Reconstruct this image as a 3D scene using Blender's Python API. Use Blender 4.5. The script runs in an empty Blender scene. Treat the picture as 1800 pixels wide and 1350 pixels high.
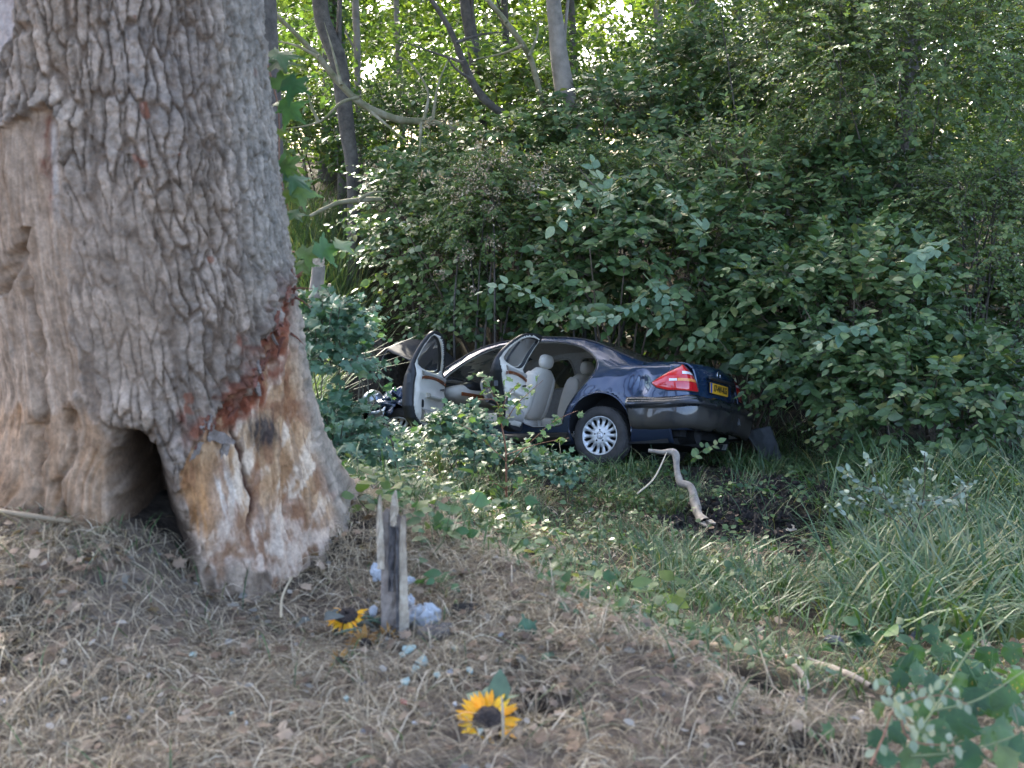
import bpy, math, random
import numpy as np
from mathutils import Matrix, Vector

scene = bpy.context.scene
R = math.radians

# ------------------------------------------------------------------ camera
F_PX, CAM_Z = 2000.0, 1.55                 # focal length in pixels of an 1800 px wide frame
PITCH = math.atan((675 - 260) / F_PX)      # downward tilt
cam_data = bpy.data.cameras.new('camera')
cam_data.sensor_width = 36.0
cam_data.lens = 36.0 * F_PX / 1800.0
cam_data.clip_start, cam_data.clip_end = 0.1, 600.0
cam_data.dof.use_dof = True
cam_data.dof.focus_distance = 12.0
cam_data.dof.aperture_fstop = 4.0
cam = bpy.data.objects.new('camera', cam_data)
scene.collection.objects.link(cam)
cam.location = (0, 0, CAM_Z)
cam.rotation_euler = (math.pi / 2 - PITCH, 0, 0)
scene.camera = cam

# ------------------------------------------------------------------ sky and sun
SUN_EL, SUN_AZ = R(37), R(-24)             # azimuth from +Y towards +X
world = bpy.data.worlds.new('World')
scene.world = world
world.use_nodes = True
wn = world.node_tree.nodes; wl = world.node_tree.links
sky = wn.new('ShaderNodeTexSky')
sky.sky_type = 'NISHITA'; sky.sun_disc = False
sky.sun_elevation = SUN_EL; sky.sun_rotation = SUN_AZ
sky.dust_density = 3.0; sky.air_density = 0.6; sky.ozone_density = 0.3
wl.new(sky.outputs[0], wn['Background'].inputs[0])
wn['Background'].inputs[1].default_value = 0.15
sun_data = bpy.data.lights.new('sun', 'SUN')
sun_data.energy = 2.2; sun_data.angle = R(0.53); sun_data.color = (1.0, 0.93, 0.80)
sun = bpy.data.objects.new('sun', sun_data)
scene.collection.objects.link(sun)
sd = Vector((math.sin(SUN_AZ) * math.cos(SUN_EL), math.cos(SUN_AZ) * math.cos(SUN_EL), math.sin(SUN_EL)))
sun.rotation_euler = sd.to_track_quat('Z', 'Y').to_euler()

vs = scene.view_settings
vs.view_transform = 'Standard'; vs.look = 'None'; vs.gamma = 1.0; vs.use_curve_mapping = False
vs.exposure = 3.2
scene.cycles.max_bounces = 8
scene.cycles.transparent_max_bounces = 8

# ------------------------------------------------------------------ numeric helpers
def sstep(a, b, x):
    t = np.clip((x - a) / (b - a), 0, 1); return t * t * (3 - 2 * t)
def lerp(a, b, t): return a + (b - a) * t
_tabs = {}
def _tab(seed):
    if seed not in _tabs: _tabs[seed] = np.random.RandomState(seed).rand(256, 256)
    return _tabs[seed]
def vn(x, y, seed=0):
    t = _tab(seed); xi = np.floor(x).astype(int); yi = np.floor(y).astype(int)
    fx = x - xi; fy = y - yi; fx = fx * fx * (3 - 2 * fx); fy = fy * fy * (3 - 2 * fy)
    a = t[xi & 255, yi & 255]; b = t[(xi + 1) & 255, yi & 255]; c = t[xi & 255, (yi + 1) & 255]; d = t[(xi + 1) & 255, (yi + 1) & 255]
    return (a + (b - a) * fx) * (1 - fy) + (c + (d - c) * fx) * fy
def fbm(x, y, seed=0, o=4):
    x = np.asarray(x, float); y = np.asarray(y, float)
    s = 0; a = .5; n = 0
    for k in range(o):
        s = s + a * (vn(x, y, seed + k) - .5); n += a; x = x * 2.03 + 7.1; y = y * 2.03 + 3.7; a *= .5
    return 2 * s / n
def voronoi(x, y, seed=0):
    tx, ty, tc = _tab(seed + 501), _tab(seed + 502), _tab(seed + 503)
    xi = np.floor(x).astype(int); yi = np.floor(y).astype(int)
    f1 = np.full(x.shape, 9.0); f2 = np.full(x.shape, 9.0); cid = np.zeros(x.shape)
    for i in (-1, 0, 1):
        for j in (-1, 0, 1):
            cx, cy = xi + i, yi + j; a, b = cx & 255, cy & 255
            d = np.hypot(cx + tx[a, b] - x, cy + ty[a, b] - y)
            n = d < f1
            f2 = np.where(n, f1, np.minimum(f2, d)); cid = np.where(n, tc[a, b], cid); f1 = np.where(n, d, f1)
    return f1, f2, cid
def poly_sd(px, py, poly):
    """signed distance to a polygon, negative inside"""
    P = np.asarray(poly, float); n = len(P); d = np.full(np.shape(px), 1e18); ins = np.zeros(np.shape(px), bool)
    for i in range(n):
        a, b = P[i], P[(i + 1) % n]; e = b - a
        wx, wy = px - a[0], py - a[1]
        t = np.clip((wx * e[0] + wy * e[1]) / (e @ e + 1e-12), 0, 1)
        d = np.minimum(d, (wx - e[0] * t) ** 2 + (wy - e[1] * t) ** 2)
        c = (a[1] > py) != (b[1] > py)
        with np.errstate(divide='ignore', invalid='ignore'):
            ins ^= c & (px < (b[0] - a[0]) * (py - a[1]) / (b[1] - a[1] + 1e-12) + a[0])
    return np.where(ins, -1, 1) * np.sqrt(d)
def norm(v): return v / (np.linalg.norm(v, axis=-1, keepdims=True) + 1e-9)
CT, ST = math.cos(PITCH), math.sin(PITCH)
def at(px, py, Y):
    """world point at distance Y ahead that lies in the direction seen at that place of the photograph"""
    u, v = (px - 900) / F_PX, (675 - py) / F_PX
    k = Y / (CT + v * ST)
    return np.array([u * k, Y, CAM_Z + k * (v * CT - ST)])
def project(P):
    d = P - np.array([0, 0, CAM_Z]); z = d[..., 1] * CT - d[..., 2] * ST
    return 900 + F_PX * d[..., 0] / z, 675 - F_PX * (d[..., 1] * ST + d[..., 2] * CT) / z

# ------------------------------------------------------------------ object helpers
COL = scene.collection
def tag(o, label=None, cat=None, group=None, kind=None):
    if label: o['label'] = label
    if cat: o['category'] = cat
    if group: o['group'] = group
    if kind: o['kind'] = kind
    return o
def empty(name, loc=(0, 0, 0), label=None, cat=None, group=None):
    o = bpy.data.objects.new(name, None); COL.objects.link(o); o.location = loc; o.empty_display_size = .1
    return tag(o, label, cat, group)
def link(name, me, mat=None, parent=None, smooth=False, loc=None):
    o = bpy.data.objects.new(name, me); COL.objects.link(o)
    if mat is not None and not me.materials:
        for m in (mat if isinstance(mat, (list, tuple)) else [mat]): me.materials.append(m)
    if smooth: me.shade_smooth()
    if parent is not None: o.parent = parent
    if loc is not None: o.location = loc
    return o
def mesh_np(name, V, faces_flat, sizes, attrs=None, mat_idx=None):
    me = bpy.data.meshes.new(name)
    V = np.asarray(V, np.float32); faces_flat = np.asarray(faces_flat, np.int32); sizes = np.asarray(sizes, np.int32)
    me.vertices.add(len(V)); me.vertices.foreach_set('co', V.ravel())
    me.loops.add(len(faces_flat)); me.loops.foreach_set('vertex_index', faces_flat)
    me.polygons.add(len(sizes)); st = np.zeros(len(sizes), np.int32); st[1:] = np.cumsum(sizes)[:-1]
    me.polygons.foreach_set('loop_start', st)
    if mat_idx is not None: me.polygons.foreach_set('material_index', np.asarray(mat_idx, np.int32))
    for k, a in (attrs or {}).items():
        a = np.asarray(a, np.float32)
        if a.ndim == 1:
            at_ = me.attributes.new(k, 'FLOAT', 'POINT'); at_.data.foreach_set('value', a)
        else:
            if a.shape[1] == 3: a = np.concatenate([a, np.ones((len(a), 1), np.float32)], 1)
            at_ = me.attributes.new(k, 'FLOAT_COLOR', 'POINT'); at_.data.foreach_set('color', a.ravel())
    me.update(calc_edges=True); me.validate()
    return me
class MB:
    """collects polygons of one part"""
    def __init__(s): s.V = []; s.F = []; s.n = 0; s.M = []
    def add(s, V, F, m=0):
        V = [tuple(map(float, v)) for v in V]; s.V += V; s.F += [tuple(int(i) + s.n for i in f) for f in F]; s.M += [m] * len(F); s.n += len(V)
    def box(s, c, h, rot=None, m=0):
        v = np.array([[x, y, z] for x in (-1, 1) for y in (-1, 1) for z in (-1, 1)], float) * np.array(h)
        if rot is not None: v = v @ np.array(rot).T
        s.add(v + np.array(c), [(0, 1, 3, 2), (4, 6, 7, 5), (0, 4, 5, 1), (2, 3, 7, 6), (0, 2, 6, 4), (1, 5, 7, 3)], m)
    def tube(s, pts, rad, sides=8, m=0, closed=False, caps=True):
        pts = np.asarray(pts, float); k = len(pts); rad = np.broadcast_to(np.asarray(rad, float), (k,))
        T = np.gradient(pts, axis=0) if not closed else np.roll(pts, -1, 0) - np.roll(pts, 1, 0)
        T = norm(T); ref = np.array([0, 0, 1.0]) if abs(T[:, 2]).mean() < .8 else np.array([1.0, 0, 0])
        A = norm(np.cross(T, ref)); B = np.cross(T, A)
        a = np.linspace(0, 2 * math.pi, sides, endpoint=False)
        V = pts[:, None] + rad[:, None, None] * (np.cos(a)[None, :, None] * A[:, None] + np.sin(a)[None, :, None] * B[:, None])
        F = []
        for i in range(k if closed else k - 1):
            j = (i + 1) % k
            for q in range(sides):
                r = (q + 1) % sides; F.append((i * sides + q, i * sides + r, j * sides + r, j * sides + q))
        if caps and not closed: F.append(tuple(range(sides))); F.append(tuple((k - 1) * sides + q for q in range(sides))[::-1])
        s.add(V.reshape(-1, 3), F, m)
    def lathe(s, prof, n=48, axis='y', c=(0, 0, 0), m=0, closed=False):
        a = np.linspace(0, 2 * math.pi, n, endpoint=False); V = []
        for r, h in prof:
            for t in a: V.append((r * math.cos(t), h, r * math.sin(t)) if axis == 'y' else (r * math.cos(t), r * math.sin(t), h))
        F = []; k = len(prof)
        for i in range(k if closed else k - 1):
            for q in range(n): F.append((i * n + q, i * n + (q + 1) % n, ((i + 1) % k) * n + (q + 1) % n, ((i + 1) % k) * n + q))
        s.add(np.array(V) + np.array(c), F, m)
    def build(s, name, mat, parent=None, smooth=False, loc=None):
        me = bpy.data.meshes.new(name); me.from_pydata(s.V, [], s.F)
        mats = mat if isinstance(mat, (list, tuple)) else [mat]
        for q in mats: me.materials.append(q)
        if len(mats) > 1: me.polygons.foreach_set('material_index', s.M)
        me.update()
        o = link(name, me, None, parent, smooth, loc)
        return o
def grid_faces(nu, nv, wrap=False):
    i = np.arange(nu - 1)[:, None]; j = np.arange(nv if wrap else nv - 1)[None, :]; j2 = (j + 1) % nv
    return np.stack([i * nv + j, i * nv + j2, (i + 1) * nv + j2, (i + 1) * nv + j], -1).reshape(-1, 4)
def smooth_path(pts, n=40):
    P = np.asarray(pts, float); t = np.concatenate([[0], np.cumsum(np.linalg.norm(np.diff(P[:, :3], axis=0), axis=1))])
    Q = np.vstack([2 * P[0] - P[1], P, 2 * P[-1] - P[-2]]); out = []
    for q in np.linspace(0, t[-1], n):
        i = min(max(np.searchsorted(t, q) - 1, 0), len(P) - 2); u = (q - t[i]) / (t[i + 1] - t[i] + 1e-9)
        a, b, c, d = Q[i:i + 4]
        out.append(.5 * (2 * b + (c - a) * u + (2 * a - 5 * b + 4 * c - d) * u * u + (3 * b - a - 3 * c + d) * u ** 3))
    return np.array(out)

# ------------------------------------------------------------------ materials
def new_mat(name):
    m = bpy.data.materials.new(name); m.use_nodes = True
    return m, m.node_tree.nodes, m.node_tree.links, m.node_tree.nodes['Principled BSDF']
def noise_node(N, scale, detail=4, rough=.6, coord=None, L=None):
    n = N.new('ShaderNodeTexNoise'); n.inputs['Scale'].default_value = scale; n.inputs['Detail'].default_value = detail; n.inputs['Roughness'].default_value = rough
    if coord is not None: L.new(coord, n.inputs['Vector'])
    return n
def ramp_node(N, stops):
    r = N.new('ShaderNodeValToRGB'); e = r.color_ramp.elements
    while len(e) < len(stops): e.new(.5)
    for q, (p, c) in zip(e, stops): q.position = p; q.color = (*c, 1) if len(c) == 3 else c
    return r
def mat_noise(name, stops, scale=20, rough=.8, bump=.0, bscale=None, metal=0, spec=.5, coat=0, detail=5, bdist=.01):
    """colour from noise through a ramp, with fine relief"""
    m, N, L, B = new_mat(name)
    tc = N.new('ShaderNodeTexCoord')
    n = noise_node(N, scale, detail, .62, tc.outputs['Object'], L)
    r = ramp_node(N, stops); L.new(n.outputs[0], r.inputs[0]); L.new(r.outputs[0], B.inputs['Base Color'])
    B.inputs['Roughness'].default_value = rough; B.inputs['Metallic'].default_value = metal
    B.inputs['Specular IOR Level'].default_value = spec; B.inputs['Coat Weight'].default_value = coat; B.inputs['Coat Roughness'].default_value = .08
    if bump:
        b = N.new('ShaderNodeBump'); b.inputs['Strength'].default_value = bump; b.inputs['Distance'].default_value = bdist
        n2 = noise_node(N, bscale or scale * 3, 6, .6, tc.outputs['Object'], L); L.new(n2.outputs[0], b.inputs['Height']); L.new(b.outputs[0], B.inputs['Normal'])
    return m
def mat_leaf(name, stops, transl=.35, rough=.42, tcol=(1.25, 1.25, .55), spec=.5, spots=0):
    """leaf: per-leaf colour (attribute rnd, or the object's own random number), soft sheen, light through the blade"""
    m, N, L, B = new_mat(name)
    a = N.new('ShaderNodeAttribute'); a.attribute_name = 'rnd'
    oi = N.new('ShaderNodeObjectInfo')
    ad = N.new('ShaderNodeMath'); ad.operation = 'ADD'; L.new(a.outputs['Fac'], ad.inputs[0]); L.new(oi.outputs['Random'], ad.inputs[1])
    fr = N.new('ShaderNodeMath'); fr.operation = 'FRACT'; L.new(ad.outputs[0], fr.inputs[0])
    r = ramp_node(N, stops); L.new(fr.outputs[0], r.inputs[0])
    col = r.outputs[0]
    geo = N.new('ShaderNodeNewGeometry')
    nz = noise_node(N, 23, 3, .6, geo.outputs['Position'], L)
    mr = N.new('ShaderNodeMapRange'); mr.inputs[1].default_value = .25; mr.inputs[2].default_value = .75; mr.inputs[3].default_value = .7; mr.inputs[4].default_value = 1.3
    L.new(nz.outputs[0], mr.inputs[0])
    mu = N.new('ShaderNodeMix'); mu.data_type = 'RGBA'; mu.blend_type = 'MULTIPLY'; mu.inputs[0].default_value = 1
    L.new(col, mu.inputs[6]); L.new(mr.outputs[0], mu.inputs[7]); col = mu.outputs[2]
    if spots:
        n2 = noise_node(N, 60, 2, .5, geo.outputs['Position'], L)
        rr = ramp_node(N, [(.66, (0, 0, 0)), (.72, (1, 1, 1))]); L.new(n2.outputs[0], rr.inputs[0])
        mx = N.new('ShaderNodeMix'); mx.data_type = 'RGBA'; L.new(rr.outputs[0], mx.inputs[0]); L.new(col, mx.inputs[6]); mx.inputs[7].default_value = (.22, .15, .06, 1); col = mx.outputs[2]
    L.new(col, B.inputs['Base Color']); B.inputs['Roughness'].default_value = rough; B.inputs['Specular IOR Level'].default_value = spec
    T = N.new('ShaderNodeBsdfTranslucent'); m2 = N.new('ShaderNodeMix'); m2.data_type = 'RGBA'; m2.blend_type = 'MULTIPLY'; m2.inputs[0].default_value = 1
    L.new(col, m2.inputs[6]); m2.inputs[7].default_value = (*tcol, 1); L.new(m2.outputs[2], T.inputs[0])
    X = N.new('ShaderNodeMixShader'); X.inputs[0].default_value = transl; L.new(B.outputs[0], X.inputs[1]); L.new(T.outputs[0], X.inputs[2])
    L.new(X.outputs[0], N['Material Output'].inputs[0])
    return m
# ================================================================== THE SETTING: the ground
def edge_y(x):
    """how far ahead the shoulder of the road verge runs"""
    return np.interp(x, [-6, -2.2, -1.0, -.45, 0, .35, .7, 1.2, 3, 8], [6.5, 5.8, 5.3, 4.7, 4.05, 3.45, 3.0, 2.6, 2.0, 1.2])
def ground_base(x, y):
    s = y - edge_y(x)
    drop = np.interp(s, [-9, 0, .8, 2, 3.5, 5, 7, 9, 12], [0, 0, -.22, -.58, -.98, -1.3, -1.6, -1.72, -1.75])
    z = drop - .55 * np.exp(-((y - 14.1 + .12 * x) / 1.7) ** 2) + 3.0 * sstep(14.8, 24, y) * (1 - .25 * sstep(-2, 4, x))
    z = z - .07 * np.exp(-((x + .62) / .38) ** 2 - ((y - 3.75) / .45) ** 2)
    z = z + .24 * sstep(-.98, -1.42, x) * sstep(2.6, 3.9, y) * (1 - sstep(5.2, 7, y))
    z = z - .12 * sstep(2.4, 1.2, y) * 0
    return z
SOIL = [(1.9, 10.7, .7, .75), (1.95, 9.8, .55, .7), (1.76, 9.1, .55, .5), (2.75, 10.5, .85, .7), (2.4, 9.3, .55, .6), (2.2, 8.3, .35, .5), (1.9, 7.6, .35, .45)]
def soil_mask(x, y):
    m = np.zeros(np.shape(x))
    for cx, cy, rx, ry in SOIL: m = np.maximum(m, 1 - np.hypot((x - cx) / rx, (y - cy) / ry))
    return sstep(.0, .40, m + .75 * fbm(x * 2.6, y * 2.0, 61, 4))
def ground(x, y):
    x = np.asarray(x, float); y = np.asarray(y, float)
    z = ground_base(x, y)
    z = z + .05 * fbm(x * 1.1, y * 1.1, 11, 4) + .10 * fbm(x * .35, y * .35, 21, 2) * sstep(5, 9, y)
    sm = soil_mask(x, y)
    return z + sm * (.10 * fbm(x * 5, y * 5, 31, 4) - .03)
def on(px, py, y0=2.0, y1=40.0):
    """where the sight line of a photo place meets the ground"""
    ys = np.linspace(y0, y1, 3000); u, v = (px - 900) / F_PX, (675 - py) / F_PX
    k = ys / (CT + v * ST); x = u * k; z = CAM_Z + k * (v * CT - ST); g = ground(x, ys)
    i = np.argmax(z <= g) if (z <= g).any() else len(ys) - 1
    return np.array([x[i], ys[i], g[i]])
xs = np.concatenate([np.linspace(-90, -8, 18)[:-1], np.linspace(-8, 8, 240), np.linspace(8, 90, 18)[1:]])
yy = np.concatenate([np.linspace(-60, 1.5, 10)[:-1], np.linspace(1.5, 16, 310), np.linspace(16, 40, 50)[1:], np.linspace(40, 260, 16)[1:]])
GX, GY = np.meshgrid(xs, yy, indexing='ij'); GZ = ground(GX, GY)
gf = grid_faces(len(xs), len(yy))
dry = sstep(.9, -.35, GY - edge_y(GX) + .7 * fbm(GX * 1.5, GY * 1.5, 41, 4))
me = mesh_np('ground', np.stack([GX, GY, GZ], -1).reshape(-1, 3), gf[:, ::-1].ravel(), np.full(len(gf), 4),
             {'dry': dry.ravel(), 'soil': soil_mask(GX, GY).ravel()})
m, N, L, B = new_mat('earth')
tc = N.new('ShaderNodeTexCoord')
n1 = noise_node(N, 9, 8, .7, tc.outputs['Object'], L)
r1 = ramp_node(N, [(.3, (.055, .042, .032)), (.52, (.15, .115, .085)), (.72, (.28, .22, .165))]); L.new(n1.outputs[0], r1.inputs[0])
r2 = ramp_node(N, [(.3, (.020, .018, .012)), (.55, (.05, .042, .026)), (.75, (.085, .075, .040))]); L.new(n1.outputs[0], r2.inputs[0])
r3 = ramp_node(N, [(.3, (.006, .005, .004)), (.6, (.018, .014, .011)), (.8, (.04, .032, .026))]); L.new(n1.outputs[0], r3.inputs[0])
ad = N.new('ShaderNodeAttribute'); ad.attribute_name = 'dry'; aso = N.new('ShaderNodeAttribute'); aso.attribute_name = 'soil'
mx = N.new('ShaderNodeMix'); mx.data_type = 'RGBA'; L.new(ad.outputs['Fac'], mx.inputs[0]); L.new(r2.outputs[0], mx.inputs[6]); L.new(r1.outputs[0], mx.inputs[7])
mx2 = N.new('ShaderNodeMix'); mx2.data_type = 'RGBA'; L.new(aso.outputs['Fac'], mx2.inputs[0]); L.new(mx.outputs[2], mx2.inputs[6]); L.new(r3.outputs[0], mx2.inputs[7])
L.new(mx2.outputs[2], B.inputs['Base Color']); B.inputs['Roughness'].default_value = .95; B.inputs['Specular IOR Level'].default_value = .15
bp = N.new('ShaderNodeBump'); bp.inputs['Distance'].default_value = .03; bp.inputs['Strength'].default_value = .9
n2 = noise_node(N, 38, 8, .7, tc.outputs['Object'], L); L.new(n2.outputs[0], bp.inputs['Height']); L.new(bp.outputs[0], B.inputs['Normal'])
tag(link('ground', me, m, smooth=True), kind='structure')
# ================================================================== THE OLD OAK
OAK_Y = 4.45
rows = [(0, -72, 452), (150, -62, 466), (300, -48, 482), (450, -22, 502), (560, -2, 520), (660, 8, 536), (760, 12, 556), (860, 8, 584), (980, 0, 630), (1060, -6, 662), (1150, -12, 690)]
tz, tcx, trr = [], [], []
for r_, l_, R_ in rows:
    a, b = at(l_, r_, OAK_Y), at(R_, r_, OAK_Y); tz.append(a[2]); tcx.append((a[0] + b[0]) / 2); trr.append((b[0] - a[0]) / 2 * .985)
tz = np.array(tz[::-1]); tcx = np.array(tcx[::-1]); trr = np.array(trr[::-1])
OAK_X = float(np.interp(0, tz, tcx))
zz = np.concatenate([np.linspace(-.45, 2.32, 560), np.linspace(2.32, 6.2, 30)[1:]])
ph = np.concatenate([np.linspace(-1.62, 1.62, 410), np.linspace(1.62, 2 * math.pi - 1.62, 46)[1:-1]])
ZZ, PH = np.meshgrid(zz, ph, indexing='ij')
def oak_axis(z):
    cx = np.interp(z, tz, tcx); k = np.clip(z - 2.3, 0, None)
    return cx - .05 * k
def oak_r(z): return np.interp(z, np.append(tz, [4.0, 6.2]), np.append(trr, [.50, .40]))
CX, RR = oak_axis(ZZ), oak_r(ZZ)
SP, CP = np.sin(PH), np.cos(PH)
front = sstep(-.15, .15, CP)
# swelling, roots
low = sstep(.75, -.1, ZZ)
RR = RR + .035 * fbm(PH * 1.3 + 5, ZZ * 1.6, 71, 3) * (1 - .8 * (np.abs(SP) > .93)) + low * .07 * np.exp(-((PH - .62) / .30) ** 2) + low * .05 * np.exp(-((PH + .72) / .30) ** 2)
for a in (2.3, 3.3, 4.3): RR = RR + low * .16 * np.exp(-((PH - a) / .28) ** 2)
def surf(rad): return np.stack([CX + rad * SP, OAK_Y - rad * CP, ZZ], -1)
PX, PY = project(surf(RR))
wx = PX + 20 * fbm(PX / 45, PY / 45, 81, 3); wy = PY + 20 * fbm(PX / 45, PY / 45, 91, 3)
jx = PX + 26 * fbm(PX / 16, PY / 40, 83, 4); jy = PY + 30 * fbm(PX / 14, PY / 40, 93, 4)
U = PH * .57; V = ZZ
# ---- bark relief: long wavy plates, split across
wu = U + .022 * fbm(U * 5, V * 3.2, 101, 3) + .016 * fbm(U * 20, V * 13, 111, 4)
wv = V + .07 * fbm(U * 12, V * 5, 121, 4)
f1, f2, c1 = voronoi(wu / .039, wv / .19, 1)
e1 = f2 - f1
fis = np.abs(vn(wu / .033 + 40, wv / .27 + 11, 5) - .5) * 2
g1, g2, c2 = voronoi(wu / .038 + 31, wv / .052 + 9, 2)
h1 = sstep(.02, .20, e1) * (.35 + .65 * sstep(.02, .17, fis))
h2 = 1 - (1 - sstep(.0, .16, g2 - g1)) * sstep(.35, .6, c2)
bark = .66 * h1 * (.72 + .28 * h2) + .20 * (c1 - .5) * h1 + .12 * (c2 - .5) + .44 * fbm(U * 62, V * 40, 131, 4) + .12 * fbm(U * 24, V * 9, 133, 2)
h1 = h1 * (.6 + .4 * h2)
# ---- zones of the trunk as the photograph shows them
wound = poly_sd(jx, jy, [(530, 470), (505, 492), (480, 545), (462, 600), (448, 650), (425, 690), (395, 715), (352, 752), (338, 800), (306, 838), (318, 890), (345, 945), (372, 1010), (430, 1100), (720, 1150), (760, 900), (620, 470)])
left_bare = poly_sd(wx + .8 * (jx - PX), wy + .8 * (jy - PY), [(-60, 250), (20, 215), (60, 185), (104, 205), (96, 320), (128, 420), (118, 560), (150, 690), (70, 735), (-60, 700)])
strip = poly_sd(wx, wy, [(-60, -60), (22, -60), (17, 60), (10, 112), (-60, 150)])
lower_bare = poly_sd(wx, wy, [(-60, 640), (120, 700), (192, 760), (205, 850), (205, 1000), (-60, 1000)])
worn = poly_sd(wx, wy, [(100, 290), (230, 300), (300, 400), (300, 520), (330, 600), (280, 680), (200, 740), (130, 730), (90, 560), (60, 420)])
hole = poly_sd(PX + 12 * fbm(PX / 30, PY / 30, 84, 3), PY + 12 * fbm(PX / 30, PY / 30, 94, 3),
               [(194, 800), (203, 752), (222, 742), (252, 752), (282, 786), (306, 830), (322, 880), (346, 950), (352, 1090), (176, 1090), (190, 900)])
base_bark = poly_sd(jx, jy, [(380, 992), (430, 975), (470, 1000), (492, 1070), (480, 1160), (380, 1160)])
W = sstep(6, -10, wound) * front; LB = sstep(8, -14, left_bare) * front; SB = sstep(4, -6, strip) * front
LO = sstep(15, -25, lower_bare) * front; WO = sstep(40, -60, worn) * front; BB = sstep(5, -10, base_bark) * front
W = W * (1 - BB)
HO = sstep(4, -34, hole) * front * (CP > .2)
bare = np.clip(W + LB + SB + LO, 0, 1)
amp = .030 * (1 - bare) * (1 - .62 * WO) * (.55 + .45 * sstep(-.3, .7, ZZ))
fib = fbm(U * 55 + 6 * fbm(U * 4, V * 3, 141, 2), V * 6, 151, 4)
fib2 = fbm((U - .30 * V) * 38, V * 5, 161, 3)
disp = amp * bark + .012 * (1 - bare) * (WO > .1) * fbm(U * 12, V * 9, 171, 3)
fib3 = fbm(U * 120 + 5 * fbm(U * 5, V * 3, 142, 2), V * 9, 152, 3)
stepn = np.floor(5 * (fbm((U - .25 * V) * 11, V * 2.6, 163, 3) + .5)) / 5 - .5
disp = disp - bare * .006 + bare * (.010 * fib + .005 * fib3 + .014 * fbm(U * 9, V * 6, 181, 3)) - W * .020 + W * (.014 * fib2 + .030 * stepn)
# overhanging bark lip above the left bare patch, torn bark lip above the wound
lip = np.exp(-(np.clip(left_bare, 0, None) / 16) ** 2) * (left_bare > 0) * front * sstep(330, 230, PY); disp = disp + .03 * lip * (.6 + bark)
wl_ = np.exp(-((wound - 6) / 20) ** 2) * front * sstep(1000, 900, PY); disp = disp + .020 * wl_ * (.4 + .9 * fbm(PX / 9, PY / 14, 191, 3) + .5)
torn = sstep(62, 8, np.abs(wound + 8 + 44 * fbm(PX / 34, PY / 40, 192, 4))) * front * sstep(800, 720, PY) * sstep(440, 520, PY)
disp = disp + torn * .020 * (fbm(PX / 8, PY / 13, 201, 4) + .25 * fbm(PX / 3.5, PY / 5, 202, 2))
rim = np.exp(-((hole - 26) / 24) ** 2) * front; disp = disp + .03 * rim * sstep(960, 880, PY)
# crack in the wound and folds on the lower left buttress
crack = np.abs(PX - np.interp(PY, [720, 780, 830, 880, 960], [398, 424, 436, 452, 440]) + 6 * fbm(PX / 20, PY / 20, 85, 2))
ck = np.exp(-(crack / 4.5) ** 2) * sstep(735, 770, PY) * sstep(960, 900, PY) * W; disp = disp - .03 * ck
for xs_, ys_, dpt in (([30, 60, 70, 60], [430, 560, 720, 920], .03), ([118, 132, 100, 104], [720, 790, 850, 930], .03), ([60, 76, 64], [745, 790, 830], .02), ([0, 20, 45], [520, 470, 400], .04)):
    c_ = np.abs(PX - np.interp(PY, *(lambda a, b: (np.array(b)[np.argsort(b)], np.array(a)[np.argsort(b)]))(xs_, ys_)) + 10 * fbm(PX / 25, PY / 25, 86, 2))
    disp = disp - dpt * np.exp(-(c_ / 8) ** 2) * front * (PY > min(ys_)) * (PY < max(ys_))
groove = np.abs(PX - np.interp(PY, [270, 330, 400, 440], [226, 240, 272, 288])); disp = disp - .02 * np.exp(-(groove / 5) ** 2) * front * (PY > 270) * (PY < 440)
rad = RR + disp
rad = rad - HO * (.20 + .32 * sstep(0, -60, hole)) * RR / .6
# ---- colours of bark and wood
def C(*c): return np.array(c, float)
nA = fbm(U * 9, V * 6, 211, 4)[..., None]; nB = fbm(U * 34, V * 26, 221, 3)[..., None]; nC = fbm(U * 3, V * 2.2, 231, 3)[..., None]
col = C(.285, .243, .205) * (1 + .30 * nA + .50 * nB) * (.80 + .40 * c1[..., None]) + C(.05, .025, .0) * nC
col = lerp(col, C(.120, .085, .060) * (1 + .3 * nB), ((1 - h1) * .70)[..., None] * (1 - bare)[..., None])
col = lerp(col, C(.30, .235, .18) * (1 + .35 * nA + .3 * nB), (.5 * WO * (.4 + .6 * h1))[..., None])
redp = sstep(.64, .67, fbm(U * 7, V * 6, 241, 3) + .12 * fbm(U * 40, V * 30, 242, 2)) * (1 - bare) * (1 - h1 * .2)
col = lerp(col, C(.22, .085, .050) * (1 + .5 * nB), (redp * .8)[..., None])
st = (.5 + .5 * fbm(U * 30, V * 2.5, 251, 3))[..., None]
lb = lerp(C(.22, .155, .105), C(.40, .325, .26), np.clip(st + .5 * fib3[..., None], 0, 1)) * (1 + .4 * nB)
redstreak = np.exp(-((PX + 14 * fbm(PX / 30, PY / 30, 88, 3) - np.interp(PY, [200, 380], [78, 92])) / 8) ** 2) * (.5 + .5 * sstep(-.2, .1, fib3)) * sstep(190, 215, PY) * sstep(390, 340, PY)
lb = lerp(lb, C(.16, .065, .04), redstreak[..., None]); whst = np.exp(-((PX - np.interp(PY, [200, 380], [92, 102])) / 6) ** 2) * sstep(205, 230, PY) * sstep(420, 350, PY)
lb = lerp(lb, C(.48, .45, .42), (.8 * whst)[..., None])
col = lerp(col, lb, LB[..., None]); col = lerp(col, C(.45, .41, .40) * (1 + .3 * nB), SB[..., None])
col = lerp(col, lerp(C(.22, .13, .07), C(.36, .27, .195), np.clip(.5 + .9 * nA + .7 * fib[..., None], 0, 1)) * (1 + .5 * nB), (LO * (1 - LB))[..., None])
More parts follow.
